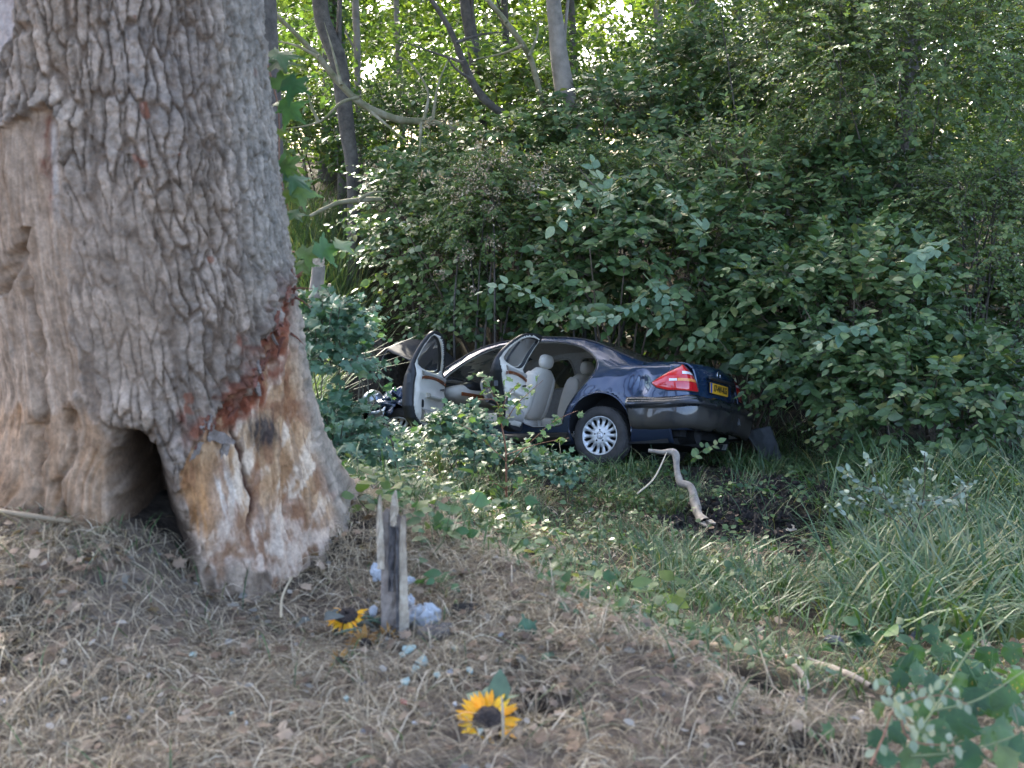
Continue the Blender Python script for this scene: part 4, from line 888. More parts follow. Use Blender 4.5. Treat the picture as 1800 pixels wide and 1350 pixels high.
# ================================================================== LEAVES, BLADES, TWIGS
def ovate(w=.5, droop=.10, fold=.10):
    """leaf of length 1 along x, its blade in xy, folded along the midrib"""
    x = np.array([0, .18, .45, .75, 1.0]); hw_ = np.array([0, .36, .5, .30, 0]) * w
    zc = -droop * x ** 2
    V = [(0, 0, 0), (.2, 0, zc[1]), (.48, 0, zc[2]), (.77, 0, zc[3]), (1, 0, zc[4]),
         (.18, hw_[1], zc[1] + fold * hw_[1] * 2), (.45, hw_[2], zc[2] + fold * hw_[2] * 2), (.75, hw_[3], zc[3] + fold * hw_[3]),
         (.18, -hw_[1], zc[1] + fold * hw_[1] * 2), (.45, -hw_[2], zc[2] + fold * hw_[2] * 2), (.75, -hw_[3], zc[3] + fold * hw_[3])]
    F = [(0, 1, 5), (1, 2, 6), (1, 6, 5), (2, 3, 7), (2, 7, 6), (3, 4, 7), (0, 8, 1), (1, 9, 2), (1, 8, 9), (2, 10, 3), (2, 9, 10), (3, 10, 4)]
    return np.array(V, float), np.array(F)
def diamond(w=.55, droop=.12):
    V = [(0, 0, 0), (.45, w / 2, .06), (1, 0, -droop), (.45, -w / 2, .06)]
    return np.array(V, float), np.array([(0, 2, 1), (0, 3, 2)])
def lobed(lobes, depth=.45, serr=.0, w=1.0, cup=.10):
    """palmate blade; lobes = list of (angle, length)"""
    O = []
    L_ = sorted(lobes)
    for i, (a, r) in enumerate(L_):
        if i:
            a0, r0 = L_[i - 1]; am = (a + a0) / 2; O.append((am, min(r, r0) * (1 - depth)))
        if serr:
            O += [(a - .20, r * .70), (a - .09, r * (.80 - serr * .4)), (a - .06, r * .92), (a, r), (a + .06, r * .92), (a + .09, r * (.80 - serr * .4)), (a + .20, r * .70)]
        else: O += [(a - .14, r * .72), (a, r), (a + .14, r * .72)]
    c = np.array([.30, 0, 0]); P = [(.0, 0, 0)] + [(c[0] + math.cos(a) * r * .72, math.sin(a) * r * .72 * w, -cup * r * r + .05 * math.cos(3 * a)) for a, r in O]
    V = np.array([(.30, 0, .03)] + P, float); n = len(P)
    F = np.array([(0, 1 + i, 1 + (i + 1) % n) for i in range(n)]); return V, F
def ovate6(w=.5, droop=.10, fold=.10):
    """the same leaf with fewer faces, for the mass"""
    V = [(.46, 0, -droop * .2), (0, 0, 0), (.2, w * .39, .0 + fold * w * .6), (.58, w * .47, -droop * .3 + fold * w * .8), (1, 0, -droop), (.58, -w * .47, -droop * .3 + fold * w * .8), (.2, -w * .39, fold * w * .6)]
    return np.array(V, float), np.array([(0, 2, 1), (0, 3, 2), (0, 4, 3), (0, 5, 4), (0, 6, 5), (0, 1, 6)])
OV6 = ovate6(.52); OVW6 = ovate6(.66, .14, .06); OVN6 = ovate6(.34)
OV = ovate(.52); OVW = ovate(.66, .14, .06); OVN = ovate(.34); DIA = diamond()
MAPLE = lobed([(-2.0, .55), (-1.05, .90), (0, 1.0), (1.05, .90), (2.0, .55)], .50, .25)
HOP = lobed([(-2.1, .70), (-1.1, .82), (0, 1.0), (1.1, .82), (2.1, .70)], .22, .10, .95)
CURR = lobed([(-1.7, .62), (-.85, .85), (0, 1.0), (.85, .85), (1.7, .62)], .30, .0)
def frame_from(d, n):
    d = norm(d); n = n - d * (d * n).sum(-1, keepdims=True); n = norm(n); s = np.cross(n, d); return d, s, n
def leaf_batch(name, T, P, D, Nn, Ln, rnd=None, wid=None):
    """all leaves of a mass as one mesh"""
    V0, F0 = T; d, s, n = frame_from(D, Nn); k = len(P); Ln = np.broadcast_to(Ln, (k,)); wid = Ln if wid is None else wid
    V = P[:, None] + Ln[:, None, None] * (V0[None, :, 0:1] * d[:, None] + V0[None, :, 2:3] * n[:, None]) + np.broadcast_to(wid, (k,))[:, None, None] * V0[None, :, 1:2] * s[:, None]
    nv = len(V0); F = F0[None] + (np.arange(k) * nv)[:, None, None]
    rnd = np.random.rand(k) if rnd is None else rnd
    return mesh_np(name, V.reshape(-1, 3), F.ravel(), np.full(k * len(F0), F0.shape[1]), {'rnd': np.repeat(rnd, nv)})
_LM = {}
def leaf_mesh(key, T, mat):
    if key not in _LM:
        V, F = T; me = mesh_np('leaf', V, F.ravel(), np.full(len(F), F.shape[1])); me.materials.append(mat); _LM[key] = me
    return _LM[key]
def leaf_objs(key, T, mat, P, D, Nn, Ln, parent, name='leaf'):
    """single leaves as parts of a plant, all sharing one mesh; coordinates are world coordinates"""
    me = leaf_mesh(key, T, mat); d, s, n = frame_from(D, Nn); off = np.array(parent.location)
    for i in range(len(P)):
        o = bpy.data.objects.new(name, me); COL.objects.link(o); o.parent = parent
        l = float(Ln[i]); M_ = np.eye(4); M_[:3, 0] = d[i] * l; M_[:3, 1] = s[i] * l; M_[:3, 2] = n[i] * l; M_[:3, 3] = P[i] - off
        o.matrix_local = Matrix(M_.tolist())
def ribbons(name, C_, W_, side, rnd=None):
    """grass blades: C_ (n,k,3) centre lines, W_ (k,) or (n,k) half widths, side (n,3)"""
    n, k, _ = C_.shape; W_ = np.broadcast_to(W_, (n, k)); Lf = C_ - side[:, None] * W_[..., None]; Rt = C_ + side[:, None] * W_[..., None]
    V = np.stack([Lf, Rt], 2).reshape(n, 2 * k, 3); b = (np.arange(n) * 2 * k)[:, None, None]
    q = np.array([(2 * i, 2 * i + 1, 2 * i + 3, 2 * i + 2) for i in range(k - 1)])[None]; F = (q + b).reshape(-1, 4)
    rnd = np.random.rand(n) if rnd is None else rnd
    return mesh_np(name, V.reshape(-1, 3), F.ravel(), np.full(len(F), 4), {'rnd': np.repeat(rnd, 2 * k)})
def blades(name, B_, H, lean, dirn, w, k=5, curl=1.6, rnd=None):
    """upright blades rooted at B_, bending over towards dirn"""
    u = np.linspace(0, 1, k)[None, :, None]; H = H[:, None, None]; dirn = norm(dirn)[:, None]
    C_ = B_[:, None] + H * (u * np.array([0, 0, 1.0]) * np.sqrt(np.clip(1 - (lean[:, None, None] * u * .8) ** 2, .05, 1)) + dirn * lean[:, None, None] * u ** curl)
    side = np.stack([-dirn[:, 0, 1], dirn[:, 0, 0], 0 * dirn[:, 0, 0]], -1) + .3 * np.random.randn(len(B_), 3) * [1, 1, .3]
    prof = np.array([.8, 1, .9, .65, .06]) if k == 5 else np.interp(np.linspace(0, 1, k), [0, .3, .7, 1], [.8, 1, .75, .05])
    return ribbons(name, C_, prof[None] * np.broadcast_to(w, (len(B_),))[:, None], norm(side), rnd)
def twigs_to_mesh(name, lines, r0, r1, mat, parent, sides=4):
    """many thin stems of one plant as one mesh"""
    Vs, Fs, o = [], [], 0
    a = np.linspace(0, 2 * math.pi, sides, endpoint=False)
    for q, P in enumerate(lines):
        P = np.asarray(P); k = len(P); T = norm(np.gradient(P, axis=0)); A = norm(np.cross(T, [.31, .2, .93])); B_ = np.cross(T, A)
        ra = np.linspace(r0[q] if hasattr(r0, '__len__') else r0, r1[q] if hasattr(r1, '__len__') else r1, k)[:, None, None]
        V = P[:, None] + ra * (np.cos(a)[None, :, None] * A[:, None] + np.sin(a)[None, :, None] * B_[:, None]); Vs.append(V.reshape(-1, 3)); F = grid_faces(k, sides, True); Fs.append(F + o); o += k * sides
    V = np.vstack(Vs); F = np.vstack(Fs); ob = link(name, mesh_np(name, V, F.ravel(), np.full(len(F), 4)), mat, None, True)
    return keep(ob, parent) if parent is not None else ob
def spray_cloud(r, center, radii, ntw, nl, Lt, leaf, up=.35, spread=.9, lo=.45, seed=0, updir=1.0, hemi=None):
    """leafy shoots through a lumpy crown: returns leaf positions, directions, normals, lengths and the shoots"""
    c = np.array(center, float); rad_ = np.array(radii, float)
    d = norm(r.randn(ntw, 3)); 
    if hemi is not None: d[:, 2] = np.where(d[:, 2] < hemi, np.abs(d[:, 2]), d[:, 2])
    a = np.arctan2(d[:, 1], d[:, 0]); lump = 1 + .40 * fbm(a * 1.3 + seed, d[:, 2] * 2.3 + seed * 1.7, 600 + seed % 50, 3)
    f = (lo + (1.02 - lo) * r.rand(ntw) ** .6) * lump
    p0 = c + d * rad_ * f[:, None]
    g = norm(d * [1, 1, .8] * .75 + np.array([0, 0, up]) + .38 * r.randn(ntw, 3)); Lt_ = Lt * (.55 + .8 * r.rand(ntw))
    u = (np.arange(nl) + .6) / nl
    bend = np.array([0, 0, -1.0]) * (.35 * updir)
    pos = p0[:, None] + g[:, None] * (Lt_[:, None] * u)[..., None] + bend * (Lt_[:, None] * u ** 2)[..., None]
    tw = [np.array([p0[i] - g[i] * .25 * Lt_[i], p0[i], p0[i] + g[i] * Lt_[i] * .5 + bend * Lt_[i] * .25, p0[i] + g[i] * Lt_[i] + bend * Lt_[i]]) for i in range(ntw)]
    tang = norm(g[:, None] + 2 * bend * u[None, :, None]); sd_ = norm(np.cross(tang, [0, 0, 1.0]) + .15 * r.randn(ntw, nl, 3)); sgn = np.where(np.arange(nl) % 2 == 0, 1, -1)[None, :, None]
    dirs = norm(tang * .75 + sd_ * sgn * spread + .22 * r.randn(ntw, nl, 3) + [0, 0, -.12])
    nr = norm(np.array([0, -.38, .62]) + d[:, None] * .42 + .42 * r.randn(ntw, nl, 3))   # blades turn to the open side
    ln = leaf * (.40 + .85 * r.rand(ntw, nl)) * (.75 + .5 * r.rand(ntw, 1)) * (1 - .25 * u[None] ** 3)
    return pos.reshape(-1, 3), dirs.reshape(-1, 3), nr.reshape(-1, 3), ln.ravel(), tw
# ---- foliage materials
G_ = lambda *s: [(p, c) for p, c in s]
M_DOG = mat_leaf('dogwood_leaf', G_((0, (.040, .082, .030)), (.35, (.064, .118, .042)), (.7, (.090, .152, .054)), (.9, (.125, .185, .066)), (1, (.22, .22, .08))), .34, .38)
M_FRESH = mat_leaf('fresh_green_leaf', G_((0, (.060, .105, .034)), (.4, (.088, .145, .046)), (.8, (.115, .180, .058)), (.95, (.16, .20, .07)), (1, (.26, .22, .08))), .40, .42)
M_DOGP = mat_leaf('pale_underside_sunlit_leaf', G_((0, (.07, .135, .075)), (.6, (.12, .19, .11)), (1, (.22, .27, .16))), .25, .55)
M_HAW = mat_leaf('hawthorn_leaf', G_((0, (.060, .100, .030)), (.5, (.092, .145, .042)), (.9, (.125, .18, .05)), (1, (.20, .18, .06))), .40, .42)
M_WOOD_L = mat_leaf('woodland_leaf', G_((0, (.040, .080, .025)), (.5, (.070, .125, .035)), (1, (.10, .16, .045))), .48, .42)
M_BRIGHT = mat_leaf('young_bright_leaf', G_((0, (.060, .115, .022)), (.6, (.11, .17, .035)), (1, (.17, .22, .05))), .50, .45)
M_CURR = mat_leaf('blue_green_lobed_leaf', G_((0, (.040, .095, .050)), (.5, (.065, .135, .075)), (.9, (.090, .165, .095)), (1, (.10, .15, .05))), .28, .45)
M_MAPLE = mat_leaf('maple_leaf', G_((0, (.030, .085, .032)), (.6, (.055, .13, .050)), (1, (.11, .17, .05))), .40, .40)
M_HOP = mat_leaf('broad_vine_leaf', G_((0, (.022, .066, .020)), (.5, (.036, .088, .030)), (.85, (.055, .115, .036)), (1, (.13, .16, .05))), .38, .40, spots=1)
M_GREY = mat_leaf('grey_green_leaf', G_((0, (.11, .16, .12)), (.6, (.17, .22, .17)), (1, (.24, .29, .22))), .2, .6)
M_WITHER = mat_leaf('yellowing_rose_leaf', G_((0, (.16, .20, .13)), (.55, (.25, .28, .18)), (.85, (.36, .34, .18)), (1, (.45, .32, .15))), .25, .55)
M_REED = mat_leaf('reed_blade', G_((0, (.050, .095, .036)), (.5, (.085, .145, .060)), (.85, (.14, .19, .085)), (1, (.28, .25, .13))), .35, .45)
M_GRASS = mat_leaf('green_grass', G_((0, (.026, .058, .018)), (.45, (.048, .098, .030)), (.85, (.078, .130, .044)), (.95, (.15, .155, .065)), (1, (.27, .22, .12))), .30, .5)
M_SEDGE = mat_leaf('blue_green_sedge', G_((0, (.024, .062, .020)), (.5, (.044, .098, .034)), (.88, (.072, .130, .046)), (1, (.22, .20, .09))), .30, .42)
M_STRAW = mat_leaf('dry_straw', G_((0, (.11, .08, .048)), (.35, (.23, .175, .108)), (.75, (.37, .30, .195)), (1, (.52, .44, .32))), .15, .7)
M_DEAD = mat_leaf('dead_leaf', G_((0, (.07, .042, .024)), (.4, (.13, .082, .050)), (.75, (.20, .135, .085)), (1, (.30, .225, .155))), .2, .7)
M_TWIG = mat_noise('green_brown_twig', [(.3, (.05, .05, .03)), (.7, (.10, .085, .05))], 30, .8)
M_STEM = mat_noise('brown_twig', [(.3, (.055, .040, .028)), (.7, (.13, .095, .065))], 30, .8)
M_REDSTEM = mat_noise('reddish_stem', [(.3, (.16, .065, .035)), (.7, (.28, .13, .07))], 30, .7)
M_GSTEM = mat_noise('green_stem', [(.3, (.07, .10, .035)), (.7, (.13, .15, .06))], 30, .7)
M_TRUNKD = mat_noise('dark_grey_bark', [(.3, (.040, .034, .028)), (.55, (.085, .072, .058)), (.8, (.14, .125, .10))], 9, .9, .9, 30, bdist=.02)
M_TRUNKP = mat_noise('pale_smooth_bark', [(.3, (.11, .095, .075)), (.55, (.21, .18, .145)), (.8, (.30, .26, .21))], 5, .85, .5, 22, bdist=.015)
M_MOSSY = mat_noise('mossy_dead_wood', [(.3, (.075, .085, .030)), (.5, (.17, .15, .085)), (.8, (.30, .27, .20))], 6, .9, .5, 40)
# ================================================================== TREES OF THE WOOD
def trunk_mesh(path, radii, seed, sides=14, n=36):
    Q = smooth_path(np.c_[np.array(path, float), np.array(radii, float)], n); P = Q[:, :3]; ra = Q[:, 3]
    T = norm(np.gradient(P, axis=0)); A = norm(np.cross(T, [.2, 1, .1])); B_ = np.cross(T, A); a = np.linspace(0, 2 * math.pi, sides, endpoint=False)
    rr = ra[:, None] * (1 + .16 * fbm(a[None] * 1.5 + seed, np.arange(n)[:, None] * .35 + 0 * a[None], 700 + seed % 40, 3))
    V = P[:, None] + rr[..., None] * (np.cos(a)[None, :, None] * A[:, None] + np.sin(a)[None, :, None] * B_[:, None])
    F = grid_faces(n, sides, True); return mesh_np('trunk', V.reshape(-1, 3), F.ravel(), np.full(len(F), 4))
def crown_leaves(r, centers, radii, per, leaf, T=None):
    Ps, Ds, Ns, Ls = [], [], [], []
    for c, ra in zip(centers, radii):
        d = norm(r.randn(per, 3)); p = np.array(c) + d * np.array(ra) * (r.rand(per, 1) ** .45)
        Ps.append(p); Ds.append(norm(r.randn(per, 3) * [1, 1, .5] + [0, 0, -.2])); Ns.append(norm(r.randn(per, 3) * .55 + [0, 0, 1])); Ls.append(leaf * (.6 + .7 * r.rand(per)))
    return np.vstack(Ps), np.vstack(Ds), np.vstack(Ns), np.concatenate(Ls)
def make_tree(name, label, path, radii, mat, crown, nclump, per, leaf, lmat, seed, cat='tree', group='trees of the wood', limbs=5, T=DIA):
    """crown = (centre, radii); clumps of leaves are strung along limbs inside it"""
    r = np.random.RandomState(seed); base = np.array(path[0], float); t = empty(name, base, label, cat, group)
    keep(link('trunk', trunk_mesh(path, radii, seed), mat, None, True), t)
    cc, cr = np.array(crown[0], float), np.array(crown[1], float); top = np.array(path[-1], float); lines = []; cen = []
    for k in range(limbs):
        e = cc + norm(r.randn(3) + [0, 0, .2]) * cr * .8; u0 = .45 + .5 * r.rand(); i = int(u0 * (len(path) - 1)); s_ = np.array(path[i], float) * (1 - (u0 * (len(path) - 1) - i)) + np.array(path[min(i + 1, len(path) - 1)], float) * (u0 * (len(path) - 1) - i)
        m_ = (s_ + e) / 2 + r.randn(3) * .25 + [0, 0, .3]; lines.append(smooth_path([s_, m_, e], 10))
    if lines: twigs_to_mesh('limbs', lines, [max(.02, radii[-1] * .7)] * len(lines), .012, mat, t, 6)
    for k in range(nclump):
        d = norm(r.randn(3)); cen.append(cc + d * cr * (.35 + .65 * r.rand() ** .5))
    ra = [(cr.mean() * (.16 + .16 * r.rand())) * np.array([1.2, 1.2, .75]) for _ in cen]
    P, D, Nn, Ln = crown_leaves(r, cen, ra, per, leaf)
    keep(tag(link('crown', leaf_batch('crown', T, P, D, Nn, Ln, r.rand(len(P))), lmat), kind='stuff'), t)
    return t
# oak crown over the verge (above the picture)
r = np.random.RandomState(77); cen = [p + r.randn(3) * [.9, .9, .6] for p in limb_tips ]
P, D, Nn, Ln = crown_leaves(r, cen, [np.array([.9, .9, .55])] * len(cen), 140, .17)
keep(tag(link('crown', leaf_batch('crown', DIA, P, D, Nn, Ln), M_WOOD_L), kind='stuff'), oak)
def col_tree(name, label, px, Yd, pts, radpx, mat, crown_z, crown_r, nclump, per, leaf, lmat, seed, limbs=5, topz=9, dx=0):
    """trunk through photo places pts [(px,py)...] at distance Yd, grown on upwards to its crown"""
    W_ = [at(a, b, Yd) for a, b in pts]; rr = [q / F_PX * Yd for q in radpx]
    lo = W_[0]; g = float(ground(lo[0], lo[1])); path = [np.array([lo[0] - .05, lo[1], g - .1])] if lo[2] > g + .15 else []
    path += W_; rr = ([rr[0] * 1.25] + rr) if len(path) > len(W_) else rr
    e = path[-1]; path += [e + np.array([dx * .5, .2, (topz - e[2]) * .5]), np.array([e[0] + dx, e[1] + .4, topz])]; rr += [rr[-1] * .8, rr[-1] * .35]
    return make_tree(name, label, path, rr, mat, ((e[0] + dx * .8, e[1] + .5, crown_z), crown_r), nclump, per, leaf, lmat, seed, limbs=limbs)
col_tree('leaning_tree', 'slim dark trunk with a bend near its top, standing by the reeds', 590, 17.5, [(622, 340), (612, 240), (604, 170), (592, 100), (570, 45), (562, -20)], [11, 13, 14, 15, 14, 13], M_TRUNKD, 8.0, (2.6, 2.4, 2.8), 26, 110, .17, M_WOOD_L, 11)
col_tree('ivy_tree', 'ivy-covered trunk rising behind the bent slim dark trunk', 590, 19.5, [(606, 300), (600, 200), (592, 100), (582, 0), (578, -40)], [13, 14, 15, 16, 16], M_TRUNKD, 8.5, (2.8, 2.6, 2.8), 24, 110, .17, M_WOOD_L, 12)
col_tree('pale_trunk_tree', 'pale smooth trunk rising through the shrubs above the car roof', 985, 17.0, [(1030, 300), (1010, 220), (994, 160), (984, 100), (977, 40), (970, -30)], [13, 14, 17, 15, 13, 12], M_TRUNKP, 8.2, (2.8, 2.4, 2.6), 26, 110, .17, M_WOOD_L, 13, dx=-.4)
col_tree('forked_tree', 'slender dark trunk standing between bare mossy boughs', 832, 19.0, [(848, 260), (842, 180), (834, 100), (824, 40), (818, -30)], [9, 10, 11, 11, 11], M_TRUNKD, 8.5, (2.6, 2.6, 2.6), 24, 110, .17, M_WOOD_L, 14)
col_tree('thin_tree', 'thin straight grey trunk just right of the ivy-covered trunk', 628, 20.0, [(634, 280), (630, 180), (628, 90), (624, -30)], [5, 6, 6, 6], M_TRUNKP, 7.5, (2.0, 2.0, 2.4), 24, 110, .16, M_WOOD_L, 15)
col_tree('roadside_tree', 'dark furrowed trunk half hidden behind the right edge of the big oak', 465, 9.5, [(476, 470), (470, 300), (466, 150), (462, 60), (460, -30)], [30, 28, 26, 25, 25], M_TRUNKD, 8.0, (3.0, 3.0, 2.4), 60, 120, .18, M_WOOD_L, 16)
col_tree('back_tree', 'small dark forked tree in front of the bright gap in the wood', 1008, 23.0, [(1010, 190), (1008, 100), (1006, 40), (1002, -30)], [7, 7, 6, 6], M_TRUNKD, 7.0, (2.2, 2.4, 2.4), 26, 110, .17, M_WOOD_L, 17)
for k, (px, Yd, wpx, lab) in enumerate([(700, 22.5, 5, 'thin trunk in the sunny wood right of the mossy dead bough'), (890, 24, 6, 'slim dark trunk deep in the wood left of the pale trunk'),
                                       (1160, 22, 8, 'dark trunk in the shaded wood behind the shrubs'), (1300, 23, 8, 'dim trunk in the darkest part of the wood'), (1480, 20, 7, 'trunk hidden in foliage at the upper right of the wood')]):
    col_tree('wood_tree', lab, px, Yd, [(px + 8, 260), (px + 3, 130), (px - 2, 40), (px - 4, -30)], [wpx, wpx, wpx, wpx * .9], M_TRUNKD if k % 2 else M_TRUNKP, 7.6 + (k % 3), (2.8, 2.6, 2.8), 26, 120, .18, M_WOOD_L, 30 + k)
# trees further right and left shading the ditch; the last added to block sun
for k, (x, y, zt, lab) in enumerate([(-7.5, 16, 9, 'tall tree at the far left behind the oak'), (6.0, 17.5, 9.5, 'leafy tree on the right bank of the ditch'), (9.5, 15, 9, 'tree at the right edge of the wood'), (3.0, 20.5, 10.5, 'tall tree rising behind the dark shrubs'), (-3.6, 22.5, 11, 'tall tree behind the reeds and boughs'), (-10, 22, 10, 'leftmost tree of the wood'), (-5.6, 13.2, 9, 'added tall tree hidden behind the big oak, shading the bank')]):
    g = float(ground(x, y)); r = np.random.RandomState(900 + k)
    path = [(x, y, g - .1), (x + .1, y, g + 1.2), (x + .2 * r.randn(), y, g + 3), (x + .3 * r.randn(), y + .1, zt * .7), (x + .3 * r.randn(), y, zt)]
    make_tree('wood_tree', lab, path, [.20, .16, .14, .11, .05], M_TRUNKD, ((x, y, zt - .5), (3.2, 3.0, 3.4)), 95 if k == 6 else 34, 110, .20, M_WOOD_L, 910 + k)
# ---- the far wood: one mass of foliage, brighter where the sun comes through
def far_mass(name, label, n, box, leaf, mat, seed, gaps=None):
    r = np.random.RandomState(seed); (x0, x1), (y0, y1), (z0, z1) = box; nc = n // 90
    c = np.stack([x0 + (x1 - x0) * r.rand(nc), y0 + (y1 - y0) * r.rand(nc), z0 + (z1 - z0) * r.rand(nc)], -1)
    c[:, 2] += ground(c[:, 0], c[:, 1]) * .9
    if gaps is not None: c = c[gaps(c)]
    P, D, Nn, Ln = crown_leaves(r, c, [np.array([.75, .75, .5])] * len(c), 90, leaf)
    o = link(name, leaf_batch(name, DIA, P, D, Nn, Ln, r.rand(len(P))), mat); return tag(o, label, 'foliage', kind='stuff')
def hole_sky(c):
    px, py = project(c); return ((px - 1035) / 12) ** 2 + ((py - 18) / 12) ** 2 > 1
far_mass('far_wood_foliage', 'mass of sunlit leaves deep in the wood', 90000, ((-19, 19), (27, 42), (-.3, 8.5)), .27, M_BRIGHT, 51, hole_sky)
far_mass('farthest_wood_foliage', 'pale hazy green of the farthest trees', 85000, ((-26, 26), (46, 58), (-1, 10.5)), .40, M_BRIGHT, 54, hole_sky)
far_mass('middle_wood_foliage', 'mass of darker leaves under the trees beyond the ditch', 52000, ((-10, 11), (18.5, 24), (-.6, 3.4)), .14, M_WOOD_L, 52, lambda c: (fbm(c[:, 0] * .35, c[:, 2] * .6, 57, 2) > -.10) & hole_sky(c))
far_mass('ivy_foliage', 'dense dark ivy leaves hanging over the right of the wood', 26000, ((2.0, 9), (17.5, 20), (.5, 4.6)), .13, M_DOG, 53, lambda c: (project(c)[0] > 1080) & hole_sky(c))
# ---- ivy on the trunk
r = np.random.RandomState(3); n = 900; Yd = 19.5; py = r.uniform(-40, 300, n); px = np.interp(py, [0, 100, 200, 300], [582, 592, 600, 606]) + r.randn(n) * 14
P = np.array([at(a, b, Yd - .25 + .1 * r.randn()) for a, b in zip(px, py)]); iv = bpy.data.objects['ivy_tree']
keep(tag(link('ivy', leaf_batch('ivy', DIA, P, norm(r.randn(n, 3) + [0, 0, -.5]), norm(r.randn(n, 3) * .5 + [0, -1, .6]), .10 * (.6 + r.rand(n))), M_WOOD_L), kind='stuff'), iv)
# ---- dead boughs across the background
def bough(name, label, pts, Yd, rpx, mat, sub=()):
    base = at(*pts[0], Yd); t = empty(name, base, label, 'branch', 'dead boughs among the trees'); W_ = [at(a, b, Yd + (i * .12)) for i, (a, b) in enumerate(pts)]
    keep(link('bough', trunk_mesh(W_, [q / F_PX * Yd for q in rpx], len(pts) * 7, 9, 40), mat, None, True), t)
    for s_ in sub:
        W2 = smooth_path([at(a, b, Yd + dd) for a, b, dd in s_], 14); b_ = MB(); b_.tube(W2, np.linspace(.028, .006, 14), 6); keep(b_.build('side_branch', mat, None, True), t)
bough('mossy_bough', 'long dead mossy bough slanting down across the slim dark trunks', [(470, 10), (520, 60), (560, 100), (600, 150), (640, 185), (700, 210), (760, 215), (800, 228)], 16.2, [3.5, 4, 5, 6, 6, 6.5, 6, 4], M_MOSSY,
      [[(560, 100, .1), (520, 80, .2), (475, 70, .4)], [(630, 172, 0), (600, 180, -.2), (560, 215, -.3), (490, 228, -.3)], [(645, 190, 0), (680, 220, -.2), (715, 248, -.4)], [(600, 150, 0), (585, 90, .3), (570, 40, .5)], [(745, 212, .2), (752, 160, .3), (720, 110, .4), (690, 95, .5)],
       [(760, 214, .2), (770, 150, .3), (790, 100, .5)], [(560, 215, -.3), (545, 180, -.3), (540, 150, -.2)], [(740, 215, 0), (738, 260, -.2), (728, 285, -.3)]])
bough('dark_bough', 'dark crooked dead bough reaching down towards the pale trunk', [(752, -10), (790, 50), (815, 110), (840, 160), (870, 190), (900, 210), (922, 232)], 16.8, [4, 5, 6, 7, 7, 7, 6], M_TRUNKD,
      [[(815, 110, 0), (770, 95, .2), (700, 70, .3)], [(830, 140, 0), (800, 120, -.1), (780, 90, -.2)], [(800, 75, 0), (850, 60, .2), (900, 55, .3)]])
bough('grey_bough', 'grey bare bough with a kink left of the pale trunk', [(858, 0), (890, 40), (920, 80), (935, 110), (948, 160), (958, 205)], 16.4, [4, 5, 5, 5, 5, 4], M_MOSSY, [[(920, 80, 0), (880, 95, .2), (830, 105, .3)], [(930, 100, 0), (945, 60, .2), (945, 40, .3)], [(890, 40, 0), (870, 15, .1), (840, -10, .2)]])
bough('low_bough', 'low dark dead branch arching over the grass left of the shrubs', [(545, 380), (590, 358), (630, 352), (670, 350)], 14.6, [3, 4, 5, 4], M_MOSSY, [[(630, 352, 0), (650, 340, .1), (680, 336, .2)]])
# ---- broken stump left of the shrubs
p = on(557, 620); W_ = [np.array([p[0], 10.6, float(ground(p[0], 10.6)) - .05]), at(553, 620, 10.6), at(555, 540, 10.6), at(560, 465, 10.6)]
t = empty('broken_stump', W_[0], 'broken grey-brown sapling stump with a split pale side piece', 'stump')
keep(link('stem', trunk_mesh(W_, [.085, .075, .07, .06], 9, 14, 30), M_TRUNKP, None, True), t)
b = MB(); q = at(574, 525, 10.55); b.add(*flake(q, (.25, -.1, 1), (.3, -1, 0), .30, .06, .03, 8)); keep(b.build('split_piece', M_PALEW), t)
b = MB(); q = at(560, 464, 10.55)
for k in range(5): b.add(*flake(q + np.array([(k - 2) * .02, 0, .02]), (.1 * (k - 2), 0, 1), (0, -1, 0), .10, .025, .015, 80 + k))
keep(tag(b.build('splinters', M_PALEW), kind='stuff'), t)
